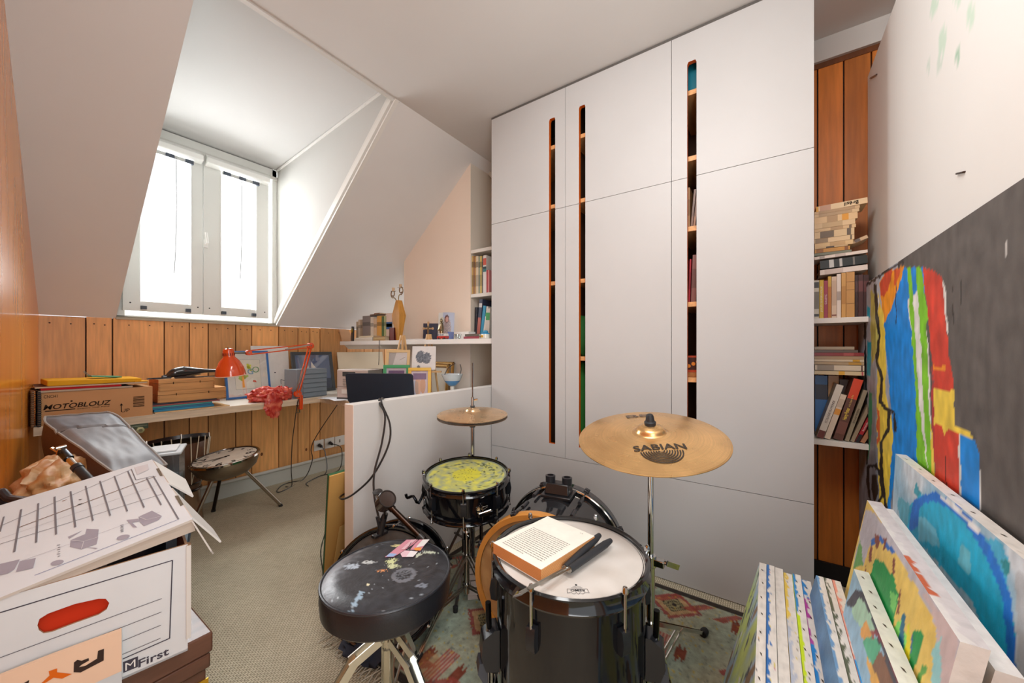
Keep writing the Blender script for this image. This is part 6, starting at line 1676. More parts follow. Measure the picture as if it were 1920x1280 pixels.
# ---------------------------------------------------------------- crash cymbal on its stand
def cymbal(m, R, col, bell=.12, h=.035, mat='brass'):
    pr = [(R, 0), (R * .98, .0012), (R * .7, h * .30), (R * .4, h * .52), (R * .25, h * .60), (R * .215, h * .66), (R * .17, h * 1.05), (R * .09, h * 1.28), (.006, h * 1.32)]
    n = 96; cs = []
    # fine lathe grooves as alternating tones
    P = []
    for i in range(len(pr) - 1):
        k = (6, 40, 44, 22, 5, 3, 3, 3)[i]
        for j in range(k): f_ = j / k; P.append((pr[i][0] + (pr[i + 1][0] - pr[i][0]) * f_, pr[i][1] + (pr[i + 1][1] - pr[i][1]) * f_))
    P.append(pr[-1])
    cols = [shade(col, 1 + (.03 if i % 2 else -.03) + .05 * noise.noise(V((i * .31, 0, 0)))) for i in range(len(P) - 1)]
    m.lathe(P, col, mat, n=n, cols=cols, closed=True)
    m.lathe([(.006, h * 1.32 - .002)] + [(r, z - .0018) for r, z in reversed(pr[:-1])] + [(R, 0)], shade(col, .9), mat, n=n, closed=True)
    def zf(r):
        for (r0, z0), (r1, z1) in zip(pr, pr[1:]):
            if r1 <= r <= r0: return z0 + (z1 - z0) * (r - r0) / (r1 - r0)
        return 0
    return zf
c4 = at(1220, 822, d=1.13); R4 = 133 * 1.13 / F
TL4 = .185
cs_ = thing('cymbal_stand', 'chrome stand carrying the large tilted crash cymbal', 'cymbal stand', (c4.x, c4.y, .008))
nz4 = (V((0, 0, 1)) - FW * .20 - RT * .11).normalized(); Rc = V((0, 0, 1)).rotation_difference(nz4).to_matrix().to_4x4()
cy = bpy.data.objects.new('cymbal', None); COL.objects.link(cy); cy.parent = cs_; cy.location = c4 - V((c4.x, c4.y, .008)); cy.rotation_euler = (Rc @ RZ(TH - pi / 2 - .10)).to_euler()
m = MB(); zf = cymbal(m, R4, (224, 180, 122)); m.build('plate', cy, local=True, angle=60)
m = MB(); K3 = (46, 36, 26)
def fc(oy, w_=None):
    return lambda a, b: V((a, oy + b, zf(math.hypot(a, oy + b)) + .0016))
def fcs(u0, y0, bold=True): pass
m.text('SABIAN', Matrix.Identity(4), .027, K3, 'satin', width=.142, fn=fc(-R4 * .42), bold=True)
m.build('lettering', cy, local=True); m = MB()
for k in range(8):
    r0 = .006 + k * .0068
    vs = []; N_ = 20
    for i in range(N_ + 1):
        a = pi + pi * i / N_
        for rr in (r0, r0 + .0036):
            x, y = rr * cos(a) * 1.0, -R4 * .42 - .019 + rr * sin(a) * .98; vs.append(V((x, y, zf(min(R4, math.hypot(x, y))) + .0016)))
    m.add(vs, [(2 * i, 2 * i + 1, 2 * i + 3, 2 * i + 2) for i in range(N_)], K3, 'satin')
m.build('arc_emblem', cy, local=True); m = MB()
m.text('B8', Matrix.Identity(4), .034, (84, 64, 46), 'satin', width=.080, fn=fc(R4 * .72), bold=True)
m.build('lettering', cy, local=True)
m = MB(); hb = .035 * 1.32; m.lathe([(.0, hb - .004), (.016, hb - .004), (.017, hb + .008), (.013, hb + .012), (.011, hb + .026), (.008, hb + .032), (0, hb + .033)], (30, 32, 36), 'rubber', n=20); m.build('wing_nut', cy, local=True)
m = MB(); px_, py_ = c4.x, c4.y
m.tube([(px_, py_, .42), (px_, py_, c4.z + .02)], .0085, (210, 210, 208), 'chrome', n=16); m.tube([(px_, py_, .06), (px_, py_, .46)], .0125, (206, 206, 204), 'chrome', n=18); m.build('tube', cs_)
m = MB(); m.tube([(px_, py_, .44), (px_, py_, .475)], .017, (200, 200, 198), 'chrome', n=16); m.box((px_ - .012, py_ - .04, .448), (px_ + .012, py_ + .0, .468), (180, 180, 178), 'chrome'); m.build('height_clamp', cs_, bevel=.002)
m = MB(); q = V((px_ + .01, py_ - .045, .458)); m.bar(q, q + RT * .035 + V((0, 0, -.012)), .006, .016, (190, 190, 188), 'chrome'); m.tube([q, q + V((0, .02, 0))], .006, (180, 180, 178), 'chrome'); m.build('wing_bolt', cs_)
m = MB(); m.tube([(px_, py_, .245), (px_, py_, .275)], .018, (200, 200, 198), 'chrome', n=16); m.tube([(px_, py_, .09), (px_, py_, .11)], .018, (200, 200, 198), 'chrome', n=16); m.build('collar', cs_)
for f in (at(1320, 1185, z=.02),):
    e0 = V((f.x - px_, f.y - py_, 0))
ang0 = math.atan2(e0.y, e0.x); Lg = min(.46, e0.length)
for k in range(3):
    a = ang0 + (0, radians(118), radians(-115))[k]; e = V((cos(a), sin(a), 0)); L_ = (Lg, .26, .15)[k]
    o = V((px_, py_, 0)); f = o + e * L_ + V((0, 0, .018)); s_ = V((-sin(a), cos(a), 0)) * .008
    m = MB()
    for sg in (-1, 1):
        m.bar(o + e * .016 + V((0, 0, .26)) + s_ * sg, f + s_ * sg * .5, .003, .012, (206, 204, 200), 'chrome')
        m.bar(o + e * .016 + V((0, 0, .10)) + s_ * sg, o + e * (L_ * .5) + V((0, 0, .145)) + s_ * sg, .003, .010, (200, 198, 194), 'chrome')
    lg = m.build('leg', cs_)
    m = MB(); m.lathe([(0, -.014), (.013, -.014), (.015, .0), (.013, .014), (0, .014)], (26, 26, 28), 'rubber', n=14, M=frame(f + V((0, 0, .002)), V((0, 0, 1)), e)); m.build('rubber_foot', lg)

# ---------------------------------------------------------------- hi-hat
c5 = at(886, 779, d=1.80); R5 = 65.5 * 1.80 / F
hh_ = thing('hi_hat_stand', 'hi-hat with two small brass cymbals and silver foot pedal', 'hi-hat', (c5.x, c5.y, .008))
for nm, dz_, fl in (('top_cymbal', .007, 0), ('bottom_cymbal', -.007, pi)):
    cy = bpy.data.objects.new(nm, None); COL.objects.link(cy); cy.parent = hh_; cy.location = V((0, 0, c5.z - .008 + dz_)); cy.rotation_euler = (Matrix.Rotation(.055, 4, RT) @ RX(fl)).to_euler()
    m = MB(); cymbal(m, R5, (226, 192, 150) if fl == 0 else (170, 140, 104), h=.026); m.build('plate', cy, local=True, angle=60)
hx, hy = c5.x, c5.y
m = MB(); m.tube([(hx, hy, c5.z - .03), (hx, hy, at(886, 680, d=1.8).z)], .0032, (150, 148, 146), 'chrome', n=8); m.build('rod', hh_)
m = MB(); zc = c5.z + .045; m.tube([(hx, hy, zc - .012), (hx, hy, zc + .004)], .011, (60, 60, 62), 'rubber', n=14); m.tube([(hx, hy, zc), (hx, hy, zc + .045)], .008, (190, 188, 186), 'chrome', n=14); m.tube([(hx, hy, zc + .03), (hx, hy, zc + .034) if False else (hx + RT.x * .025, hy + RT.y * .025, zc + .034)], .005, (180, 178, 176), 'chrome', n=8); m.build('clutch', hh_)
m = MB(); m.tube([(hx, hy, .10), (hx, hy, c5.z - .034)], .0095, (176, 174, 172), 'chrome', n=16); m.tube([(hx, hy, .05), (hx, hy, .42)], .0125, (190, 188, 186), 'chrome', n=16); m.tube([(hx, hy, c5.z - .055), (hx, hy, c5.z - .034)], .014, (60, 60, 62), 'rubber', n=14); m.tube([(hx, hy, .41), (hx, hy, .44)], .018, (180, 178, 176), 'chrome', n=14); m.build('tube', hh_)
heel = at(890, 1116, z=.022); toe = V((hx, hy, .0)) - (V((hx, hy, 0)) - V((heel.x, heel.y, 0))).normalized() * .035
dr = (toe - V((heel.x, heel.y, 0))); dr.z = 0; e = dr.normalized(); s_ = e.cross(V((0, 0, 1)))
m = MB(); z0, z1 = .024, .085; A0 = V((heel.x, heel.y, z0)); Ln = dr.length
def ped(f_, w_): c = A0 + e * (Ln * f_) + V((0, 0, (z1 - z0) * f_)); return c - s_ * w_, c + s_ * w_
prof = [(0.0, .028), (.16, .030), (.17, .026), (.45, .032), (.75, .036), (.95, .034), (1.0, .022)]
PC = (206, 196, 190)
for (f0, w0), (f1, w1) in zip(prof, prof[1:]):
    a0, b0_ = ped(f0, w0); a1, b1_ = ped(f1, w1); dz = V((0, 0, .008)); m.hexa([a0 - dz, b0_ - dz, b1_ - dz, a1 - dz, a0, b0_, b1_, a1], PC, 'satin')
for f_ in (.2, .42, .62, .84): a0, b0_ = ped(f_, .026); m.bar(a0 + V((0, 0, .001)), b0_ + V((0, 0, .001)), .004, .003, (120, 112, 108), 'satin')
m.build('pedal', hh_)
m = MB(); m.hexa([ped(-.02, .03)[0] + V((0, 0, -.02)), ped(-.02, .03)[1] + V((0, 0, -.02)), ped(.2, .03)[1] + V((0, 0, -.03)), ped(.2, .03)[0] + V((0, 0, -.03)), ped(-.02, .03)[0] + V((0, 0, -.006)), ped(-.02, .03)[1] + V((0, 0, -.006)), ped(.2, .03)[1] + V((0, 0, -.012)), ped(.2, .03)[0] + V((0, 0, -.012))], PC, 'satin'); m.build('heel_plate', hh_)
m = MB()
for sg in (-1, 1): p = V((hx, hy, 0)) + s_ * sg * .042; m.bar(p + V((0, 0, .012)), p + V((0, 0, .26)), .010, .014, (90, 84, 80), 'steel')
m.bar(V((hx, hy, .258)) - s_ * .05, V((hx, hy, .258)) + s_ * .05, .02, .014, (90, 84, 80), 'steel'); m.tube([V((hx, hy, .1)) - e * .02, V((hx, hy, .23)) - e * .02], .006, (50, 48, 48), 'rubber'); m.build('pedal_frame', hh_)
for k, a in enumerate((radians(205), radians(85), radians(325))):
    ee = V((cos(a), sin(a), 0)); f = V((hx, hy, .018)) + ee * (.26 if k != 1 else .2)
    m = MB(); m.bar(V((hx, hy, .33)) + ee * .015, f, .012, .008, (120, 112, 106), 'steel'); m.bar(V((hx, hy, .16)) + ee * .015, V((hx, hy, .17)) + ee * .13, .010, .006, (120, 112, 106), 'steel'); lg = m.build('leg', hh_)
    m = MB(); m.lathe([(0, -.010), (.010, -.010), (.011, .012), (0, .016)], (26, 26, 28), 'rubber', n=12, M=T(*(f))); m.build('rubber_foot', lg)

# ---------------------------------------------------------------- bass drum
bx_, xf = 1.085, 1.43; by_, bz_, R6 = .640, .290, .230; PSI = radians(11)
bd = thing('bass_drum', 'black bass drum with natural wood hoop lying behind the floor tom', 'drum', ((bx_ + xf) / 2, by_, .008))
MBW = T(bx_, by_, 0) @ RZ(PSI) @ T(-bx_, -by_, 0)
MBD = MBW @ T(bx_, by_, bz_) @ RY(pi / 2)       # local z runs along the axis
Lb = xf - bx_
m = MB(MBD); m.lathe([(R6, .02), (R6, Lb - .02)], (34, 35, 38), 'black_gloss', n=80, closed=True); m.build('shell', bd)
m = MB(MBD); m.lathe([(R6 - .004, 0), (R6 + .014, 0), (R6 + .016, .004), (R6 + .016, .036), (R6 + .013, .04), (R6 + .002, .04), (R6 - .004, .0)], (204, 140, 62), 'varnish', n=80, closed=True); m.build('hoop', bd)
m = MB(MBD); m.lathe([(R6 + .002, Lb - .04), (R6 + .013, Lb - .04), (R6 + .016, Lb - .036), (R6 + .016, Lb - .004), (R6 + .012, Lb), (R6 - .004, Lb), (R6 + .002, Lb - .04)], (38, 38, 42), 'gloss', n=80, closed=True); m.build('hoop', bd)
m = MB(MBD); m.torus(R6 + .010, .0045, (196, 190, 180), 'chrome', n=80, m=8, M=T(0, 0, Lb - .046)); m.build('silver_ring', bd)
m = MB(MBD); m.torus(R6 + .004, .004, (196, 190, 180), 'chrome', n=80, m=8, M=T(0, 0, .046)); m.build('silver_ring', bd)
def bdc(x, y): return mix((196, 160, 110), (170, 130, 84), .5 + N2(x * 8, y * 8, 4)) if math.hypot(x, y) > .06 else (120, 96, 70)
m = MB(MBD); m.polar(R6 - .003, 14, 64, lambda r, t: .012, bdc, 'satin'); m.build('drumhead', bd)
m = MB(MBD); m.lathe([(R6 - .003, Lb - .012), (0, Lb - .012)], (36, 36, 40), 'gloss', n=64, closed=True); m.build('front_head', bd)
for i, a in enumerate([22.5 + 45 * k for k in range(8)]):
    a = radians(a); e = V((0, -sin(a), cos(a))) if False else V((0, sin(a), cos(a)))
    p = V((0, by_, bz_)) + e * (R6 + .014)
    for xx, sg in ((bx_ + .018, 1), (xf - .018, -1)):
        if p.z < .035: continue
        m = MB(MBW); m.bar(V((xx - .016, p.y, p.z)), V((xx + .016, p.y, p.z)), .022, .020, (30, 30, 34), 'plastic', up=e); m.bar(V((xx, p.y, p.z)) - e * .004, V((xx, p.y, p.z)) + e * .014, .02, .008, (40, 40, 44), 'plastic', up=(1, 0, 0))
        cw = m.build('claw', bd, bevel=.003)
        m = MB(MBW); q = V((xx, p.y, p.z)) - e * .002; m.tube([q, q + V((sg * .075, 0, 0)) - e * .0], .0035, (110, 108, 104), 'chrome', n=8); m.tube([q + V((sg * .07, 0, 0)), q + V((sg * .12, 0, 0))], .0075, (40, 40, 44), 'plastic', n=10); m.build('tension_rod', cw)
# tom mount on top
m = MB(MBW); o = V(((bx_ + xf) / 2 + .07, by_, bz_ + R6))
m.box(tuple(o + V((-.05, -.06, -.002))), tuple(o + V((.05, .06, .010))), (30, 30, 33), 'plastic'); m.build('mount_plate', bd, bevel=.003)
m = MB(MBW); m.hexa([o + V(p) for p in ((-.035, -.05, .01), (.035, -.05, .01), (.035, .05, .01), (-.035, .05, .01), (-.022, -.045, .05), (.022, -.045, .05), (.022, .045, .05), (-.022, .045, .05))], (28, 28, 31), 'plastic')
m.build('mount_block', bd, bevel=.004)
for s in (-1, 1):
    m = MB(MBW); m.lathe([(.012, 0), (.019, 0), (.020, .028), (.013, .03), (.012, .01)], (36, 36, 40), 'plastic', n=18, M=T(*(o + V((0, s * .034, .045)))), closed=True); m.build('mount_socket', bd)
for s in (-1, 1):
    m = MB(MBW); q = V((xf - .10, by_ + s * R6 * .93, bz_ - .09)); m.tube([q, q + V((.10, s * .10, -(bz_ - .09 - .03)))], .006, (150, 148, 146), 'chrome', n=10); sp_ = m.build('spur', bd)
    m = MB(MBW); q2 = q + V((.10, s * .10, -(bz_ - .09 - .03))); m.tube([q2 + V((0, 0, .01)), q2 + V((.002, s * .004, -.02))], .011, (26, 26, 28), 'rubber', n=12); m.build('rubber_foot', sp_)
m = MB(MBD); m.box((R6 + .018, -.05, .0), (R6 + .030 , .05, .05), (30, 30, 32), 'rubber'); m.build('hoop_guard', bd)

# ---------------------------------------------------------------- black drum on its side behind the stool
c6 = at(722, 1092, d=1.375); R7 = .196; tl7 = .30
Rd = Matrix.Rotation(pi / 2 - tl7, 4, RT)
dz7 = Rd.to_3x3() @ V((0, 0, 1))
low = R7 * math.cos(tl7)
c6.z = low + .02 + .012
t7 = thing('tom_drum', 'black drum lying on its side against the partition behind the stool', 'drum', c6, rot=Rd.to_euler())
m = MB(); m.lathe([(R7 - .006, -.20), (R7, -.196), (R7, -.012), (R7 - .006, -.006)], BK, 'black_gloss', n=64, closed=True); m.build('shell', t7, local=True)
m = MB(); hoop(m, R7 + .005, -.032, .0, BK, 'gloss'); m.build('hoop', t7, local=True)
m = MB(); hoop(m, R7 + .005, -.205, -.175, BK, 'gloss'); m.build('hoop', t7, local=True)
m = MB(); m.polar(R7 - .001, 28, 96, lambda r, t: -.010, lambda x, y: mix((70, 70, 70), (92, 90, 86), max(0, min(1, .4 + N2(x * 9, y * 9, 6)))), 'satin'); m.build('drumhead', t7, local=True)
for k in range(6): lug(t7, R7, radians(60 * k + 30), -.10, -.002, -.20)
# clip and boom arm with round clamp
q = at(716, 985, d=1.42)
t = thing('cable_clip', 'small black clamp with cable gripping the drum rim', 'clamp', q)
m = MB(); b0_ = at(712, 1002, d=1.40); m.box(tuple(b0_ + V((-.03, -.012, -.004))), tuple(b0_ + V((.03, .012, .008))), (32, 30, 32), 'plastic'); m.build('jaw', t, bevel=.003)
m = MB(); m.tube([b0_, at(718, 975, d=1.40), at(723, 962, d=1.4)], [.014, .013, .010], (34, 32, 34), 'plastic', n=12); m.tube([at(712, 990, d=1.39), at(707, 968, d=1.39)], .006, (36, 34, 36), 'plastic'); m.build('body', t)
m = MB(); m.tube([at(722, 972, d=1.39), at(721, 950, d=1.39)], .003, (160, 150, 140), 'chrome', n=8); m.build('pin', t)
a, b = at(722, 940, d=1.40), at(800, 1018, d=1.34); dd = (b - a)
t = thing('boom_arm', 'dark boom arm with round drum clamp leaning behind the stool', 'boom arm', (b.x, b.y, b.z))
bb_ = V((b.x + .05, b.y - .05, b.z)) 
m = MB(); m.tube([a + dd * .06, a + dd * 1.55], .0105, (64, 52, 46), 'steel', n=16); m.tube([a + dd * .82, a + dd * .92], .015, (44, 40, 38), 'plastic', n=14); m.tube([a + dd * .12, a + dd * .2], .013, (70, 56, 48), 'steel', n=14); m.build('tube', t)
m = MB(); ax = (RT * .55 + FW * -.5 + V((0, 0, .65))).normalized(); m.tube([a - ax * .022, a + ax * .024], .031, (58, 44, 38), 'gloss', n=28); m.torus(.031, .003, (40, 34, 32), 'plastic', n=28, m=6, M=frame(a + ax * .024, ax.orthogonal(), ax)); m.build('round_clamp', t)
m = MB(); m.tube([a + ax * .0 - RT * .02, a - RT * .035 + V((0, 0, .03))], .004, (90, 76, 66), 'steel', n=8); q = at(708, 922, d=1.40); m.lathe([(0, -.003), (.018, -.002), (.018, .002), (0, .004)], (40, 36, 36), 'plastic', n=16, M=frame(q, RT, V((-.2, -.2, 1)))); m.build('wing_screw', t)
# long black cable over the partition
m = MB()
pts = [(at(690, 750, d=1.9).x, PY0 + .09, PZ - .05), (at(692, 750, d=1.78).x, PY0 + .04, PZ + .005), at(712, 757, d=1.68), at(722, 780, d=1.62), at(716, 830, d=1.57), at(702, 885, d=1.50), at(702, 930, d=1.45), at(712, 978, d=1.38)]
m.tube(pts, .0042, (40, 38, 38), 'plastic', n=8, curve=6)
pts = [(at(690, 750, d=1.9).x + .02, PY0 + .09, PZ - .05), (at(694, 750, d=1.78).x + .012, PY0 + .04, PZ + .006), at(716, 757, d=1.68), at(731, 795, d=1.62), at(728, 835, d=1.57), at(700, 890, d=1.53), at(668, 922, d=1.53), at(645, 935, d=1.53), at(637, 932, d=1.585), at(645, 926, d=1.66)]
m.tube(pts, .0042, (40, 38, 38), 'plastic', n=8, curve=6)
tag(m.build('long_cable'), 'long black cable looping over the white partition down to the drum clamp', 'cable')
# ================================================================ paintings leaning on the far side
def canvas(name, label, x0, x1, y, zt, thk, lean, facec, nu=8, nv=8, cat='painting', group=None, edge=(216, 210, 202), spots=None, staples=0, topc=None, seed=0, mat='canvas_paint', back=(206, 196, 180)):
    """stretched canvas standing on the floor, painted side facing +y; y = painted edge at the top, its foot lies lean nearer"""
    z0 = .012
    t = thing(name, label, cat, ((x0 + x1) / 2, y + lean - thk / 2, z0), group=group)
    def P(u, v, d):   # u 0..1 from x0 to x1, v 0..1 bottom to top, d depth behind the face
        return V((x0 + (x1 - x0) * u, y + lean * (1 - v) - d, z0 + (zt - z0) * v))
    m = MB()
    m.grid(nu, nv, lambda a, b: P(1 - a, b, 0), lambda a, b: facec(P(1 - a, b, 0), 1 - a, b), mat); m.build('painted_face', t)
    m = MB()
    def tc(a, b):
        n = noise.noise(V((a * 30, b * 3, seed))); n2 = noise.noise(V((a * 55, b * 6, seed + 5)))
        c = mix(edge, shade(edge, .9), max(0, n))
        if topc and b < .30 + .45 * n: c = topc(a)
        if spots and n2 > .60: c = spots[int(abs(n * 40)) % len(spots)]
        return c
    m.grid(90, 8, lambda a, b: P(1 - a, 1, thk * b), tc, 'canvas_paint')
    for u in (0, 1):
        q = [P(u, 0, 0), P(u, 1, 0), P(u, 1, thk), P(u, 0, thk)]
        m.poly(q if u == 0 else q[::-1], (200, 192, 184), 'canvas_paint')
    m.poly([P(0, 0, thk), P(0, 1, thk), P(1, 1, thk), P(1, 0, thk)], back, 'canvas_paint')
    m.poly([P(0, 0, 0), P(0, 0, thk), P(1, 0, thk), P(1, 0, 0)], edge, 'canvas_paint')
    m.build('canvas_edge', t)
    if staples:
        m = MB(); L_ = abs(x1 - x0)
        for i in range(staples):
            u = 1 - (i + .6) / staples; p = P(u, 1, thk * (.42 + .12 * (i % 2))); m.flat([([(-.006, 0), (-.002, .0016), (.006, .0008), (.002, -.0016)], (74, 64, 54))], frame(p, (1, .35, 0), (0, 0, 1)), 'paper', off=.0007)
        st_ = m.build('staples', t); st_['kind'] = 'stuff'
    return t
def cp(s, ox, oy):
    return lambda pts: [(ox + a / s, oy + b / s) for a, b in pts]
def near(x, y, pl, w):
    for (x0, y0), (x1, y1) in zip(pl, pl[1:]):
        dx, dy = x1 - x0, y1 - y0; L2 = dx * dx + dy * dy or 1
        t = max(0, min(1, ((x - x0) * dx + (y - y0) * dy) / L2))
        if (x - x0 - t * dx) ** 2 + (y - y0 - t * dy) ** 2 < w * w: return True
    return False
def painter(base, layers, wob=2.0, var=.10, ns=60):
    def f(p, u, v):
        px, py = proj(p)
        q = V((p.x * 30, p.z * 30, 1)); 
        px += wob * noise.noise(q) * 2; py += wob * noise.noise(q + V((9, 3, 5))) * 2
        c = base(px, py) if callable(base) else base
        for kind, pts, col, *r in layers:
            if kind == 'p':
                if inpoly(px, py, pts): c = col
            elif near(px, py, pts, r[0]): c = col
        k = 1 + var * noise.noise(V((p.x * ns, p.z * ns * .5, 7)))
        return tuple(min(255, a * k) for a in c)
    return f

# ---------------------------------------------------------------- tall white panel behind everything
PXF = 2.275; PYF = at(1627, 400, x=PXF).y; PZT = at(1622, 146, x=PXF).z
t = thing('white_panel', 'tall plain white panel leaning behind the large dark painting', 'panel', (1.3, PYF - .012, .0))
def wpc(p, u, v):
    px, py = proj(p); n = noise.noise(V((p.x * 16, p.z * 9, 2))); c = (224, 222, 218)
    if px < 3000 and ((px - 1785) / 38) ** 2 + ((py - 45) / 55) ** 2 < 1 + n * 1.5 and n > .1: c = (196, 214, 198)
    if ((px - 1800) / 12) ** 2 + ((py - 105) / 14) ** 2 < 1 and n > -.1: c = (160, 190, 168)
    if ((px - 1752) / 16) ** 2 + ((py - 120) / 16) ** 2 < 1 and n > 0: c = (200, 210, 200)
    return c
m = MB(); m.grid(150, 120, lambda a, b: V((PXF + (.35 - PXF) * a, PYF, .002 + (PZT - .002) * b)), lambda a, b: wpc(V((PXF + (.35 - PXF) * a, PYF, PZT * b)), a, b), 'plaster')
m.box((.35, PYF - .022, .002), (PXF, PYF - .0005, PZT), (218, 216, 212), 'plaster'); m.build('board', t)
m = MB()
for (a, b) in (((1633, 146), (1645, 139)), ((1797, 325), (1810, 322))):
    p, q = at(*a, y=PYF), at(*b, y=PYF); o = V((0, .003, 0)); m.tube([p + o, p, p + o, q + o, q], .0022, (80, 80, 84), 'steel', n=6)
    m.build('staple', t) if a[0] < 1700 else m.build('staple', t); m = MB()

# ---------------------------------------------------------------- large dark painting with bright stripes
HXF = 2.25; HY = at(1609, 545, x=HXF).y; HZT = at(1609, 541, x=HXF).z
h = cp(1 / .5466, 1580, 300)
BLK, BLUE, RD, YL, GR_, WH, OR_ = (92, 88, 85), (22, 136, 222), (206, 66, 48), (236, 206, 78), (124, 196, 44), (226, 225, 220), (238, 150, 40)
def hbase(px, py):
    n = noise.noise(V((px * .02, py * .004, 3)))
    if px < 1684 and py > 300 + 0: return mix((186, 190, 200), (140, 146, 158), max(0, min(1, .5 + n * 1.5)))
    return shade(BLK, 1 + .22 * n)
hl = [('p', h([(190, 355), (622, 30), (900, -200), (900, 1600), (560, 1280), (470, 1210), (460, 940), (375, 760), (345, 420), (275, 366)]), BLK),
 ('p', h([(120, 450), (148, 560), (148, 800), (170, 900), (178, 1060), (150, 1210), (128, 1210), (120, 1000), (116, 800), (122, 600)]), YL),
 ('p', h([(96, 445), (122, 470), (126, 640), (100, 700), (96, 560)]), (206, 200, 110)),
 ('p', h([(84, 500), (94, 505), (94, 540), (84, 535)]), (40, 180, 214)), ('p', h([(84, 620), (98, 625), (98, 700), (92, 740), (84, 740)]), (50, 184, 214)),
 ('p', h([(92, 790), (102, 800), (98, 960), (86, 1040), (86, 900)]), (70, 170, 120)), ('p', h([(118, 850), (126, 860), (128, 960), (120, 980)]), (216, 100, 50)),
 ('p', h([(125, 420), (150, 382), (215, 362), (215, 380), (178, 470), (162, 540), (146, 575), (132, 480)]), OR_),
 ('p', h([(128, 420), (150, 384), (172, 378), (160, 430), (140, 470), (130, 460)]), (206, 76, 50)), ('p', h([(176, 380), (200, 368), (190, 410), (178, 430)]), (216, 90, 50)),
 ('p', h([(112, 460), (126, 480), (122, 520), (114, 500)]), WH),
 ('p', h([(210, 368), (278, 366), (284, 500), (262, 830), (262, 1060), (215, 1040), (180, 1030), (165, 1205), (152, 1205), (174, 950), (162, 800), (148, 650), (143, 560), (162, 520), (182, 470)]), BLUE),
 ('p', h([(222, 480), (252, 455), (278, 435), (284, 520), (298, 700), (308, 1085), (286, 1045), (264, 850), (236, 600)]), WH),
 ('p', h([(220, 367), (236, 367), (240, 480), (252, 650), (258, 800), (282, 1000), (292, 1065), (256, 1048), (250, 800), (234, 560)]), GR_),
 ('p', h([(252, 367), (268, 367), (284, 480), (298, 540), (288, 560), (294, 800), (302, 1000), (314, 1088), (294, 1070), (280, 900), (274, 760), (264, 560)]), GR_),
 ('p', h([(300, 900), (308, 950), (318, 1088), (304, 1075)]), YL),
 ('p', h([(275, 366), (322, 383), (343, 408), (348, 480), (362, 640), (376, 740), (380, 790), (314, 792), (302, 640), (292, 520), (280, 430)]), RD),
 ('p', h([(343, 410), (352, 430), (364, 600), (360, 600), (346, 470)]), WH),
 ('p', h([(310, 700), (330, 712), (352, 700), (352, 722), (312, 720)]), OR_),
 ('p', h([(304, 700), (314, 790), (316, 1088), (306, 900)]), (176, 56, 60)),
 ('p', h([(314, 900), (398, 930), (402, 1155), (318, 1088)]), RD),
 ('p', h([(312, 784), (382, 790), (385, 905), (438, 935), (452, 968), (425, 955), (400, 945), (390, 930), (360, 922), (350, 945), (340, 915), (313, 902)]), YL),
 ('p', h([(398, 938), (404, 940), (406, 1150), (400, 1150)]), WH),
 ('p', h([(403, 945), (430, 950), (458, 968), (468, 1010), (472, 1205), (406, 1150)]), BLUE), ('p', h([(468, 1060), (473, 1060), (476, 1205), (470, 1205)]), WH),
 ('l', h([(74, 432), (112, 408), (150, 380), (190, 358), (205, 350)]), (54, 48, 46), 2.6),
 ('l', h([(76, 432), (76, 560), (80, 760), (86, 900), (84, 1040)]), (50, 50, 52), 1.5),
 ('l', h([(112, 430), (116, 520), (126, 600), (116, 690), (136, 750), (128, 830), (158, 862), (158, 920), (132, 968), (134, 1080), (150, 1205)]), (46, 44, 42), 2.9),
 ('l', h([(148, 850), (178, 870), (180, 930)]), (46, 44, 42), 2), ('l', h([(88, 1050), (112, 1045), (132, 1085), (136, 1150), (112, 1195), (94, 1160), (86, 1100), (88, 1050)]), (46, 44, 42), 2.4),
 ('p', h([(100, 1080), (118, 1080), (122, 1150), (108, 1175), (98, 1130)]), (56, 50, 48)),
 ('l', h([(182, 420), (184, 560)]), (30, 50, 90), .8), ('l', h([(404, 410), (406, 500)]), (40, 38, 36), 1), ('l', h([(560, 280), (566, 370)]), (200, 198, 194), 1), ('l', h([(378, 430), (378, 560)]), (44, 40, 38), .9), ('l', h([(352, 1015), (354, 1110)]), (60, 20, 20), .8)]
ht = canvas('large_painting', 'large unframed painting with dark ground and blue, red and green stripes', .62, HXF, HY, HZT, .012, -.004, painter(hbase, hl, wob=1.2, var=.14, ns=40), 300, 210, edge=(90, 86, 84), mat='oil_gloss')

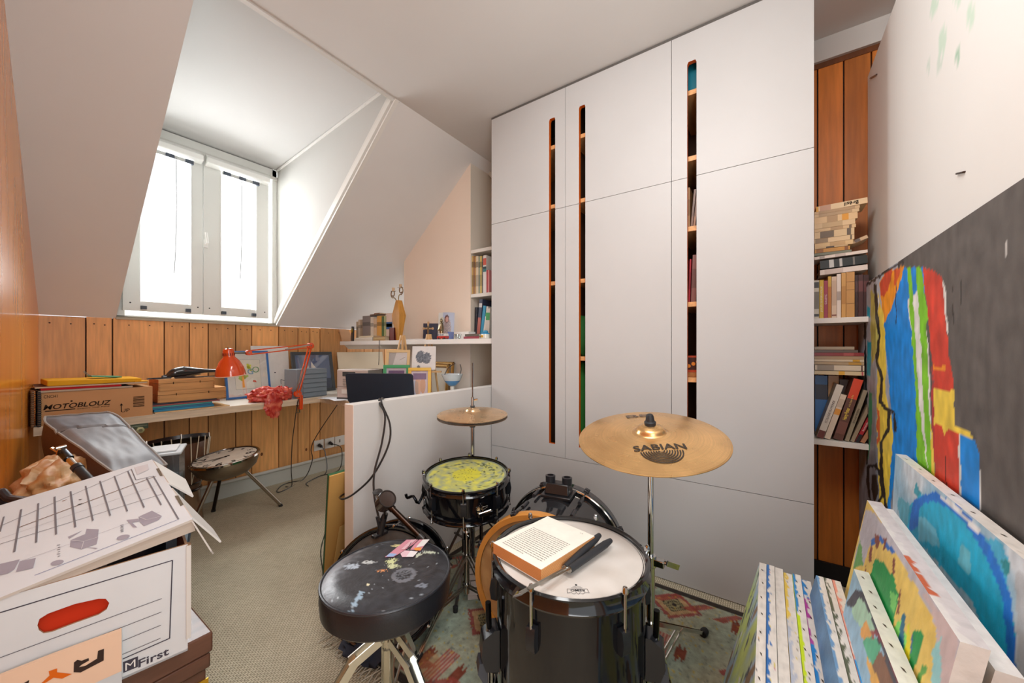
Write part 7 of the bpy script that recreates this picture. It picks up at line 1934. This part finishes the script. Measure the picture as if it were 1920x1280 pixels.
# ---------------------------------------------------------------- blue canvas with stapled white edge
g_ = cp(2.909, 1340, 840)
GY = -.30; GX = at(1679, 861, y=GY).x; GZ = (at(1679, 861, y=GY).z + at(1920, 1027, y=GY).z) / 2
def gbase(px, py):
    n = noise.noise(V((px * .03, py * .012, 5))); return mix((150, 190, 214), (206, 216, 224), max(0, min(1, .5 + n * 1.4)))
gl = [('p', g_([(1000, 260), (1060, 300), (1060, 520), (1010, 430)]), (96, 176, 200)),
 ('p', g_([(1080, 240), (1100, 190), (1130, 240), (1120, 290)]), (60, 160, 180)),
 ('p', g_([(1030, 560), (1060, 320), (1120, 250), (1220, 260), (1400, 420), (1510, 560), (1590, 760), (1640, 1000), (1650, 1280), (1560, 1200), (1400, 830), (1100, 500)]), (24, 178, 218)),
 ('p', g_([(1100, 380), (1130, 370), (1200, 430), (1230, 540), (1110, 500)]), (120, 200, 226)), ('p', g_([(1340, 520), (1390, 560), (1400, 700), (1330, 640)]), (110, 196, 216)),
 ('p', g_([(1450, 470), (1560, 510), (1600, 600), (1600, 800), (1520, 640)]), (70, 176, 214)), ('p', g_([(1560, 600), (1612, 610), (1610, 690), (1580, 700)]), (40, 140, 150)),
 ('l', g_([(1080, 420), (1105, 300), (1190, 262), (1320, 330), (1430, 460), (1530, 640), (1590, 820), (1612, 1000), (1625, 1240)]), (24, 118, 216), 8),
 ('p', g_([(1205, 240), (1240, 262), (1300, 300), (1400, 400), (1470, 450), (1440, 470), (1390, 430), (1330, 350), (1270, 310)]), (228, 230, 232)),
 ('p', g_([(1640, 660), (1800, 760), (1800, 1400), (1660, 1280), (1650, 900)]), (188, 194, 200))]
canvas('painting', 'blue abstract canvas with white stapled edge standing before the large dark painting', .70, GX, GY, GZ, .022, .03, painter(gbase, gl, wob=2.0, var=.12), 150, 130, edge=(222, 216, 208), staples=8, seed=3, spots=[(200, 190, 180)])
# wooden stretcher seen from the back
FY = -.268; FX = at(1715, 1026, y=FY).x; FZ = at(1715, 1026, y=FY).z
t = thing('wooden_stretcher', 'bare wooden stretcher bar frame standing before the blue canvas', 'frame', ((FX + .55) / 2, FY, .008))
def fq(x, z, d=0): return V((x, FY + .10 * (1 - z / FZ) - d, z))
m = MB()
for (a, b) in (((.55, FZ - .02), (FX, FZ - .02)), ((.55, .03), (FX, .03)), ((.57, .03), (.57, FZ - .03)), ((FX - .02, .03), (FX - .02, FZ - .03))): m.bar(fq(*a), fq(*b), .012, .036, (176, 120, 62), 'wood_h', up=(0, 0, 1) if a[1] == b[1] else (1, 0, 0))
m.build('frame', t, bevel=.001)
# plain white canvas
EY = -.238; EX = at(1650, 958, y=EY).x; EZ = at(1650, 958, y=EY).z
EX0 = at(1866, 1218, y=EY).x
canvas('painting', 'blank white canvas standing behind the yellow landscape painting', EX0, EX, EY, EZ + .01, .024, .13, lambda p, u, v: (216, 212, 208), edge=(222, 218, 214), cat='canvas', seed=4, spots=[(226, 222, 218)])
# yellow landscape painting
DY = -.205; DXF = at(1626, 956, y=DY).x; DX0_ = at(1800, 1166, y=DY).x; DZ = (at(1626, 956, y=DY).z + at(1800, 1166, y=DY).z) / 2
d_ = g_
def dbase(px, py): return mix((236, 208, 112), (228, 196, 98), .5 + .5 * noise.noise(V((px * .03, py * .03, 2))))
GN = (26, 154, 76)
dl = [('p', d_([(820, 335), (870, 350), (1180, 720), (1400, 1000), (1400, 1300), (1180, 1300), (1225, 1120), (1200, 960), (1140, 830), (980, 560), (900, 486), (850, 500), (810, 640), (750, 660)]), (192, 190, 200)),
 ('p', d_([(1130, 760), (1330, 1000), (1300, 1300), (1190, 1300), (1232, 1080), (1200, 950)]), (206, 186, 186)), ('p', d_([(1190, 1100), (1240, 1030), (1230, 1300), (1180, 1300)]), (150, 210, 214)),
 ('p', d_([(750, 660), (790, 500), (806, 560), (806, 640)]), (110, 170, 96)), ('p', d_([(846, 500), (900, 480), (930, 500), (985, 560), (970, 580), (900, 510), (850, 540)]), (40, 110, 196)),
 ('p', d_([(846, 690), (880, 600), (920, 620), (975, 700), (1005, 800), (985, 900), (975, 960), (1050, 1100), (1070, 1300), (1000, 1300), (930, 940), (850, 760)]), GN),
 ('p', d_([(955, 780), (1000, 800), (980, 900), (960, 860)]), (120, 210, 110)), ('p', d_([(975, 1000), (1010, 930), (1060, 1040), (1040, 1260), (1000, 1100)]), (130, 226, 110)),
 ('p', d_([(1000, 1050), (1025, 900), (1040, 900), (1030, 1120), (1010, 1160)]), (30, 110, 140)), ('p', d_([(1035, 1100), (1060, 950), (1070, 960), (1050, 1260)]), (226, 216, 30)),
 ('p', d_([(1060, 1130), (1085, 980), (1130, 1000), (1136, 1040), (1090, 1200), (1070, 1300), (1050, 1300)]), GN), ('p', d_([(1060, 1100), (1082, 990), (1086, 1010), (1068, 1120)]), (40, 100, 150)),
 ('p', d_([(1090, 1300), (1140, 1180), (1156, 1190), (1150, 1220), (1110, 1300)]), (90, 160, 70)), ('p', d_([(915, 930), (960, 980), (965, 1040), (940, 1000)]), (160, 80, 84))]
dl += [('p', d_(q), (136, 70, 56)) for q in ([(880, 472), (896, 476), (890, 552), (876, 548)], [(918, 490), (934, 488), (930, 562), (916, 560)], [(836, 620), (850, 530), (860, 545), (852, 626)], [(972, 600), (986, 600), (982, 688), (970, 684)], [(992, 900), (1008, 770), (1014, 780), (1006, 912)], [(816, 690), (824, 640), (830, 660), (826, 700)])]
dtop = lambda a: (190, 96, 60) if .55 < a < .8 else (214, 210, 206)
canvas('painting', 'yellow and green landscape painting with brown dashes, its pale end showing', DX0_, DXF, DY, DZ, .026, .12, painter(dbase, dl, wob=2.2, var=.07), 130, 130, edge=(204, 198, 198), topc=dtop, seed=6)
# small canvas with dark arch and mint
C1Y = -.158; C1X = at(1601, 1066, y=C1Y).x; C1Z = at(1601, 1066, y=C1Y).z
cl_2 = [('p', g_([(740, 860), (780, 790), (830, 850), (880, 1000), (850, 1060), (760, 930)]), (182, 226, 200)), ('p', g_([(790, 990), (825, 930), (850, 1000), (850, 1060), (800, 1030)]), (240, 180, 100)),
 ('p', g_([(815, 1050), (850, 1020), (915, 1050), (900, 1110), (860, 1180), (830, 1120)]), (96, 190, 150)), ('p', g_([(855, 1190), (900, 1110), (960, 1160), (990, 1300), (880, 1300)]), (140, 104, 84)), ('p', g_([(820, 1120), (860, 1180), (900, 1280), (860, 1300)]), (244, 190, 96)),
 ('p', g_([(850, 980), (872, 1000), (868, 1040), (852, 1036)]), (170, 96, 90)), ('l', g_([(740, 845), (780, 795), (810, 800), (850, 850), (890, 960), (930, 1080), (1000, 1290)]), (80, 82, 94), 8), ('l', g_([(880, 1000), (920, 1050), (960, 1130), (1010, 1290)]), (140, 70, 80), 4)]
canvas('painting', 'small canvas with dark arch over mint and orange before the yellow landscape', .62, C1X, C1Y, C1Z, .024, .10, painter(lambda a, b: (160, 202, 228), cl_2, wob=1.6), 120, 110, edge=(212, 214, 204), staples=9, seed=7)
# the two upright rows of canvases seen along their top edges
rowA = [(1424, 1055, (190, 206, 150), 'first canvas of the front row, its yellow-green streaked face towards the drums', [(90, 110, 150), (190, 150, 70), (60, 60, 70)], None),
        (1438, 1057, (36, 100, 166), 'canvas with a deep blue painted edge in the front row', [(196, 180, 70), (180, 110, 130)], lambda a: (44, 104, 170)),
        (1453, 1060, (216, 214, 208), 'canvas with clean white edge in the front row', [(206, 200, 190)], None),
        (1469, 1064, (226, 190, 70), 'canvas with yellow and teal smears on its edge in the front row', [(206, 186, 90), (120, 110, 100)], lambda a: (226, 192, 80) if a < .35 else (180, 186, 200)),
        (1486, 1069, (180, 210, 30), 'canvas with lime green smears on its edge in the front row', [(110, 110, 112), (90, 90, 96)], lambda a: (190, 214, 20) if a > .3 else (40, 130, 190)),
        (1502, 1076, (160, 60, 140), 'canvas with magenta and blue edge and dark staple holes, hindmost of the front row', [(120, 110, 104)], lambda a: (176, 60, 150) if .15 < a < .45 else (30, 130, 200))]
def acol(p, u, v):
    px, py = proj(p); n = noise.noise(V((p.x * 14 + p.z * 6, p.z * 5, 2))); n2 = noise.noise(V((p.x * 40, p.z * 12, 9)))
    c = mix((176, 204, 226), (208, 226, 130), max(0, min(1, .5 + 2.2 * n)))
    if n2 > .35: c = (90, 100, 108)
    if n < -.38: c = (150, 126, 100)
    if n2 < -.45: c = (226, 228, 226)
    return c
AZ = at(1424, 1055, x=1.35).z; X1A = 1.35
ys_ = [at(p[0], p[1], x=X1A).y for p in rowA] + [at(1521, 1082, x=X1A).y]
for k, (px, py, fc_, lb, sp_, tcx) in enumerate(rowA):
    fcn = acol if k == 0 else (lambda p, u, v, c=fc_: shade(c, 1 + .2 * noise.noise(V((p.x * 20, p.z * 20, 3)))))
    thk = (ys_[k] - ys_[k + 1]) * .93
    canvas('painting', lb, .70 + .01 * (k % 3), X1A - .004 * (k % 2), ys_[k], AZ + (.002, .004, .0, -.006, -.004, -.012)[k], thk, .105, fcn, 60 if k == 0 else 6, 60 if k == 0 else 6, group='canvases in the front row', spots=sp_, topc=tcx, seed=10 + k, staples=9 if k in (0, 4, 5) else 0)
rowB = [(1530, 1078, (90, 130, 170), 'grey-blue edged canvas, first of the three in the middle row', lambda a: (104, 146, 186) if a < .7 else (120, 190, 220)),
        (1545, 1081, (120, 120, 96), 'canvas with thin dark green edge line, second of the middle row', lambda a: (90, 96, 76)),
        (1560, 1085, (220, 140, 120), 'canvas with salmon pink and blue edge, last of the middle row', lambda a: (224, 150, 130) if a < .5 else (40, 140, 200))]
X1B = 1.27; ZB_ = at(1530, 1078, x=X1B).z
ys_ = [at(p[0], p[1], x=X1B).y for p in rowB] + [at(1577, 1089, x=X1B).y]
for k, (px, py, fc_, lb, tcx) in enumerate(rowB):
    thk = (ys_[k] - ys_[k + 1]) * .93
    canvas('painting', lb, .66, X1B, ys_[k], ZB_, thk, .11, lambda p, u, v, c=fc_: shade(c, 1 + .25 * noise.noise(V((p.x * 20, p.z * 20, 4)))), 12, 12, group='canvases in the middle row', topc=tcx, seed=30 + k, spots=[(150, 140, 128)])

# ================================================================ books beyond the wardrobe
XS = 2.06
ZS1, ZS2 = at(1527, 597, x=XS).z, at(1527, 822, x=XS).z
ya, yb = WYR - .0, -.45
YSR = WYR - .002
for z, lb in ((ZS1, 'white shelf board beyond the wardrobe carrying the upright yellow and red paperbacks'), (ZS2, 'lower white shelf board beyond the wardrobe carrying leaning paperbacks')):
    m = MB(); m.box((XS - .012, PYF + .012, z - .022), (XB - .002, YSR + .10, z), (228, 224, 218), 'white_paint'); tag(m.build('wall_shelf', bevel=.001), lb, 'shelf')
gr = 'paperbacks on the shelf beyond the wardrobe'
def u1(cx): return 1480 + cx / 4.923
def v1(cy): return 360 + cy / 4.923
def v2(cy): return 600 + cy / 4.923
up = [(228, 275, 815, (206, 200, 184), 'cream paperback with dark patterned spine next to the wardrobe', None, None, [(.05, .12, (50, 50, 50)), (.8, .95, (60, 60, 60)), (.25, .7, (120, 116, 104))]),
      (278, 318, 812, (214, 178, 40), 'yellow paperback with white lettering on its spine', 'JULES SUPERVIELLE', (240, 236, 220), None),
      (319, 355, 818, (160, 52, 76), 'crimson paperback with white lettering on its spine', 'GUILLEVIC', (236, 214, 220), None),
      (356, 388, 778, (186, 116, 40), 'orange-brown paperback with yellow top beside the crimson one', None, None, [(.75, 1, (206, 166, 60))]),
      (390, 437, 780, (214, 190, 166), 'pale pink-beige paperback in the upright row', None, None, [(.3, .9, (196, 170, 146)), (.05, .08, (120, 60, 50))]),
      (438, 477, 756, (226, 214, 204), 'whitish paperback in the upright row', None, None, [(.4, .6, (170, 156, 146))]),
      (480, 522, 746, (206, 156, 88), 'tan paperback in the upright row', None, None, [(.3, .7, (186, 134, 70))]),
      (524, 604, 738, (196, 146, 84), 'wide ochre paperback at the end of the upright row', None, None, [(.6, .61, (120, 84, 44)), (.78, .79, (120, 84, 44)), (.3, .31, (120, 84, 44))])]
for a, b, tp, c, lb, tt, tc_, bars in up:
    vbook(u1(a), u1(b), v1(tp), XS + .012, ZS1, .13, c, lb, gr, title=tt, tcol=tc_ or (30, 28, 26), tsize=.52, bars=bars, tw=.11 if tt == 'JULES SUPERVIELLE' else None, flip=False)
for a, b, tp, c, lb in ((606, 634, 765, (58, 40, 40), 'dark brown book beside the ochre paperback'), (636, 682, 762, (74, 44, 44), 'dark maroon book in the upright row'), (684, 735, 764, (64, 36, 36), 'darkest book at the far end of the upright row')):
    vbook(u1(a), u1(b), v1(tp), XS + .02, ZS1, .13, c, lb, gr, bars=[(.6, .85, shade(c, 1.5))])
# white and black books lying across the row, then the leaning stack
gr2 = 'paperbacks stacked above the upright row'
stk = [(283, 745, 700, 748, (226, 214, 204), 'white paperback lying across the upright books', .045, None, [(.1, .5, (206, 190, 180))]),
       (284, 745, 612, 690, (34, 42, 42), 'thick black paperback with white lettering in the stack', .045, 'SCRAMPTON' if False else None, [(.2, .3, (200, 200, 196)), (.42, .48, (190, 190, 186)), (.7, .74, (120, 116, 110))]),
       (232, 742, 572, 600, (230, 218, 206), 'white paperback lying on the black one', .045, None, [(.1, .2, (170, 160, 150)), (.4, .6, (200, 186, 176))]),
       (232, 575, 548, 572, (120, 124, 104), 'thin grey-green paperback in the stack', .0, None, None),
       (235, 560, 512, 547, (196, 140, 62), 'brown-orange paperback in the stack', .0, None, [(.05, .25, (150, 96, 40)), (.85, .95, (130, 80, 40))]),
       (235, 540, 497, 511, (206, 176, 130), 'thin beige paperback with black label in the stack', .0, None, [(.35, .6, (60, 50, 44))]),
       (235, 590, 456, 496, (216, 184, 134), 'beige paperback with small brown print in the stack', .0, None, [(.4, .8, (196, 160, 112))]),
       (232, 600, 412, 455, (222, 192, 148), 'cream paperback with dark print near the wardrobe in the stack', .0, None, [(.02, .35, (150, 126, 96)), (.9, .94, (100, 84, 66))]),
       (232, 600, 348, 411, (218, 190, 146), 'thick cream paperback with bold print in the stack', .0, None, [(.15, .5, (110, 92, 72)), (.82, .92, (100, 84, 70))]),
       (232, 615, 318, 347, (214, 182, 136), 'thin tan paperback in the stack', .0, None, [(.4, .7, (180, 146, 104)), (.84, .9, (120, 96, 70))]),
       (232, 608, 270, 317, (220, 190, 146), 'cream paperback with faint print in the stack', .0, None, [(.2, .7, (196, 166, 122))]),
       (232, 630, 208, 269, (222, 188, 140), 'cream paperback with an orange sticker in the stack', .0, None, [(.65, .8, (222, 152, 36)), (.3, .55, (180, 146, 104))]),
       (232, 645, 178, 207, (214, 184, 140), 'thin cream paperback with printed spine in the stack', .0, None, [(.1, .85, (180, 150, 112))]),
       (232, 650, 150, 177, (206, 172, 128), 'second highest paperback, cream, in the stack', .0, None, [(.1, .9, (180, 146, 106))]),
       (246, 722, 96, 148, (228, 200, 158), 'topmost cream paperback with black title in the stack', .03, 'Brésil', [(.0, .05, (222, 160, 40)), (.08, .3, (196, 150, 120))])]
prev = None
for a, b, t0, t1, c, lb, tilt, tt, bars in stk:
    o = hbook(u1(a), min(u1(b), 1627), v1(t0), v1(t1), XS + .012, .125, c, lb, gr2, tilt=tilt, bars=bars)
    if tt:
        q = MB(); t_ = abs(at(u1(300), v1(t0), x=XS).z - at(u1(300), v1(t1), x=XS).z); L_ = abs(at(u1(a), 600, x=XS).y - at(min(u1(b), 1627), 600, x=XS).y)
        q.text(tt, frame((0, 0, L_ * .70), (0, 0, -1), (-1, 0, 0)), t_ * .62, (40, 36, 32), 'paper', off=.0012, bold=True); q.build('spine_title', o, local=True)
hb_ = hbook(u1(585), 1629, v1(440), v1(470), XS + .03, .11, (206, 176, 140), 'thin paperback leaning between stack and the tall panel', None, tilt=.38, bars=[(.15, .5, (110, 96, 90))])
# lower shelf: leaning books, stack lying on a rear row
gr3 = 'books leaning on the lower shelf'
def leanb(tx0, tx1, ty, bx0, bx1, by, c, lb, title=None, tc_=(230, 220, 190), bars=None, cover2=None, dx=.012, ts=.5, tw=None):
    xt, yt, zt_ = XS + dx, at(u1((tx0 + tx1) / 2), 700, x=XS + dx).y, at(u1((tx0 + tx1) / 2), v2(ty), x=XS + dx).z
    yb_ = at(u1((bx0 + bx1) / 2), 700, x=XS + dx).y; zb_ = ZS2
    dy, dz = yt - yb_, zt_ - zb_; ang = math.atan2(-dy, dz); Lh = math.hypot(dy, dz)
    thk = abs(at(u1(bx0), 700, x=XS + dx).y - at(u1(bx1), 700, x=XS + dx).y) * math.cos(ang) * .9
    return book((thk, .145, Lh - thk * .5 * math.tan(abs(ang))), (xt, yb_, zb_ + thk / 2 * math.sin(abs(ang)) + .001), c, lb, gr3, rot=(ang, 0, 0), title=title, tcol=tc_, bars=bars, cover2=cover2, tsize=ts, tw=tw)
vbook(u1(236), u1(354), v2(512), XS + .09, ZS2, .10, (46, 112, 176), 'blue book with black figure standing behind the leaning grey book', gr3, bars=[(.6, .85, (40, 44, 60))])
vbook(u1(357), u1(458), v2(512), XS + .10, ZS2, .10, (196, 156, 110), 'tan book standing at the rear of the lower shelf', gr3)
vbook(u1(462), u1(560), v2(548), XS + .10, ZS2, .10, (70, 52, 46), 'dark brown book standing at the rear of the lower shelf', gr3)
o = leanb(430, 515, 600, 245, 318, 1068, (214, 206, 194), 'thick paperback with grey back cover leaning towards the wardrobe', 'ECOLOGIE DU MONDE', (60, 50, 46), bars=[(.0, .14, (110, 50, 44))], cover2=(168, 160, 140), ts=.34, tw=.10)
leanb(480, 532, 690, 318, 380, 1080, (218, 200, 180), 'cream paperback with orange picture on its spine', bars=[(.55, .68, (220, 150, 60)), (.72, .9, (196, 176, 156))], dx=.010)
o = leanb(585, 700, 548, 398, 498, 1082, (96, 60, 50), 'brown novel with red top and yellow lettering leaning on the lower shelf', bars=[(.68, 1, (214, 70, 40)), (.1, .3, (120, 76, 66))], dx=.008)
q = MB(); q.text('Harry Potter', frame((0, 0, .115), (0, 0, 1), (-1, 0, 0)), .016, (236, 206, 90), 'paper', off=.0014, width=.052, bold=True); q.text('et la Coupe de Feu', frame((0, 0, .172), (0, 0, 1), (-1, 0, 0)), .008, (236, 206, 120), 'paper', off=.0014, width=.05); q.build('spine_title', o, local=True)
leanb(690, 722, 650, 508, 552, 1068, (150, 138, 116), 'grey-beige paperback leaning beside the brown novel', 'EDGAR MORIN', (56, 48, 42), dx=.008, ts=.5)
leanb(742, 770, 760, 560, 600, 1072, (150, 134, 112), 'thin grey paperback leaning beside another grey-beige one', dx=.006)
leanb(760, 800, 840, 602, 645, 1078, (172, 36, 48), 'dark red handbook with white lettering low beside the painting', 'Bescherelle', (230, 216, 210), dx=.004, bars=[(0, .25, (40, 40, 44))])
leanb(800, 850, 900, 650, 700, 1084, (176, 124, 92), 'light brown book half hidden by the large painting', dx=.004)
gr4 = 'books lying flat over the lower shelf'
for a, b, t0, t1, c, lb, bars in ((232, 692, 470, 506, (212, 190, 150), 'cream book with yellow patch, lowest of the flat books', [(.5, .62, (226, 170, 50)), (.95, .98, (180, 70, 90))]),
      (236, 692, 415, 465, (216, 200, 176), 'pale book with dark print, second of the flat books', [(.05, .4, (150, 136, 120)), (.94, .97, (90, 60, 50))]),
      (232, 690, 385, 412, (176, 150, 116), 'beige thin book third of the flat books', [(.7, .95, (186, 140, 60))]),
      (232, 690, 362, 383, (210, 190, 160), 'pale thin book with yellow end among the flat books', [(.78, .92, (206, 150, 40))]),
      (232, 690, 332, 361, (170, 140, 108), 'plain tan book among the flat books', None),
      (232, 690, 300, 330, (140, 44, 46), 'dark red book among the flat books', [(.6, .8, (170, 80, 76))]),
      (232, 634, 275, 299, (96, 84, 74), 'dark grey book second from the top of the flat books', None),
      (234, 600, 244, 272, (166, 148, 126), 'small greyish book topmost of the flat books', None)):
    hbook(u1(a), min(u1(b), 1624), v2(t0), v2(t1), XS + .02, .13, c, lb, gr4, bars=bars)

# ================================================================ things seen through the wardrobe slots
def slotbook(i, si, px0, px1, top, c, lb, lean=0, dx=.05):
    z = SZ[i][si] + .0115
    return vbook(px0, px1, top, XW + dx, z, .2, c, lb, 'books behind the wardrobe slot', lean=lean, bars=[(.3, .7, shade(c, .8))])
slotbook(2, 2, 1286, 1293.5, 352, (186, 140, 96), 'worn tan book behind the wardrobe slot')
slotbook(2, 2, 1294.5, 1298.5, 356, (120, 84, 64), 'thin brown book leaning behind the wardrobe slot', .09)
slotbook(2, 2, 1299.5, 1303.5, 360, (160, 110, 76), 'light brown book leaning behind the wardrobe slot', .10)
slotbook(2, 3, 1286, 1290, 487, (150, 30, 50), 'dark red book behind the wardrobe slot')
slotbook(2, 3, 1290.5, 1293.5, 486, (176, 40, 56), 'thin red book behind the wardrobe slot', .03)
slotbook(2, 3, 1295, 1305, 478, (126, 80, 74), 'tall brown-red book with golden top behind the wardrobe slot', .04)
z = SZ[2][4] + .0115; yA, yB = at(1280, 690, x=XW + .06).y, at(1312, 690, x=XW + .06).y
m = MB(); m.box((XW + .06, yB, z), (XW + .30, yA, z + .022), (176, 112, 56), 'wood_h'); m.box((XW + .06, yB, z + .022), (XW + .30, yA, z + .10), (176, 60, 26), 'satin')
M = frame((XW + .06, (yA + yB) / 2, z + .062), (0, -1, 0), (-1, 0, 0)); m.flat([(rect(-.06, -.028, .06, .03), (60, 20, 14))] + [(circ(-.05 + .02 * i, .012 * sin(i * 2.1), .009, 8), (226, 130, 40)) for i in range(6)], M, 'satin')
tag(m.build('decorated_box', bevel=.001), 'orange patterned box behind the wardrobe slot', 'box')
z = SZ[2][0] + .0115; q = at(1299, 140, x=XW + .1)
m = MB(); m.box((XW + .07, at(1330, 150, x=XW + .1).y, z), (XW + .32, at(1270, 150, x=XW + .1).y, z + .20), (20, 120, 140), 'satin'); tag(m.build('storage_box', bevel=.01), 'teal box on the highest shelf behind the wardrobe slot', 'box')
z = .62
m = MB(); m.blob((XW + .14, at(1093, 700, x=XW + .14).y, SZ[1][3] - .30), (.05, .06, .27), (40, 120, 44), 'cloth', nu=24, nv=20, amp=.15, seed=3); m.blob((XW + .14, at(1093, 700, x=XW + .14).y, SZ[1][3] - .56), (.03, .04, .03), (40, 120, 44), 'cloth', nu=12, nv=8)
tag(m.build('green_garment', angle=80), 'green cloth hanging behind the wardrobe slot', 'cloth')
m = MB(); m.blob((XW + .15, at(1092, 600, x=XW + .15).y, SZ[1][3] + .13), (.05, .055, .115), (44, 116, 50), 'cloth', nu=20, nv=16, amp=.12, seed=6); tag(m.build('green_bag', angle=80), 'green bag standing on the lowest shelf behind the wardrobe slot', 'bag')
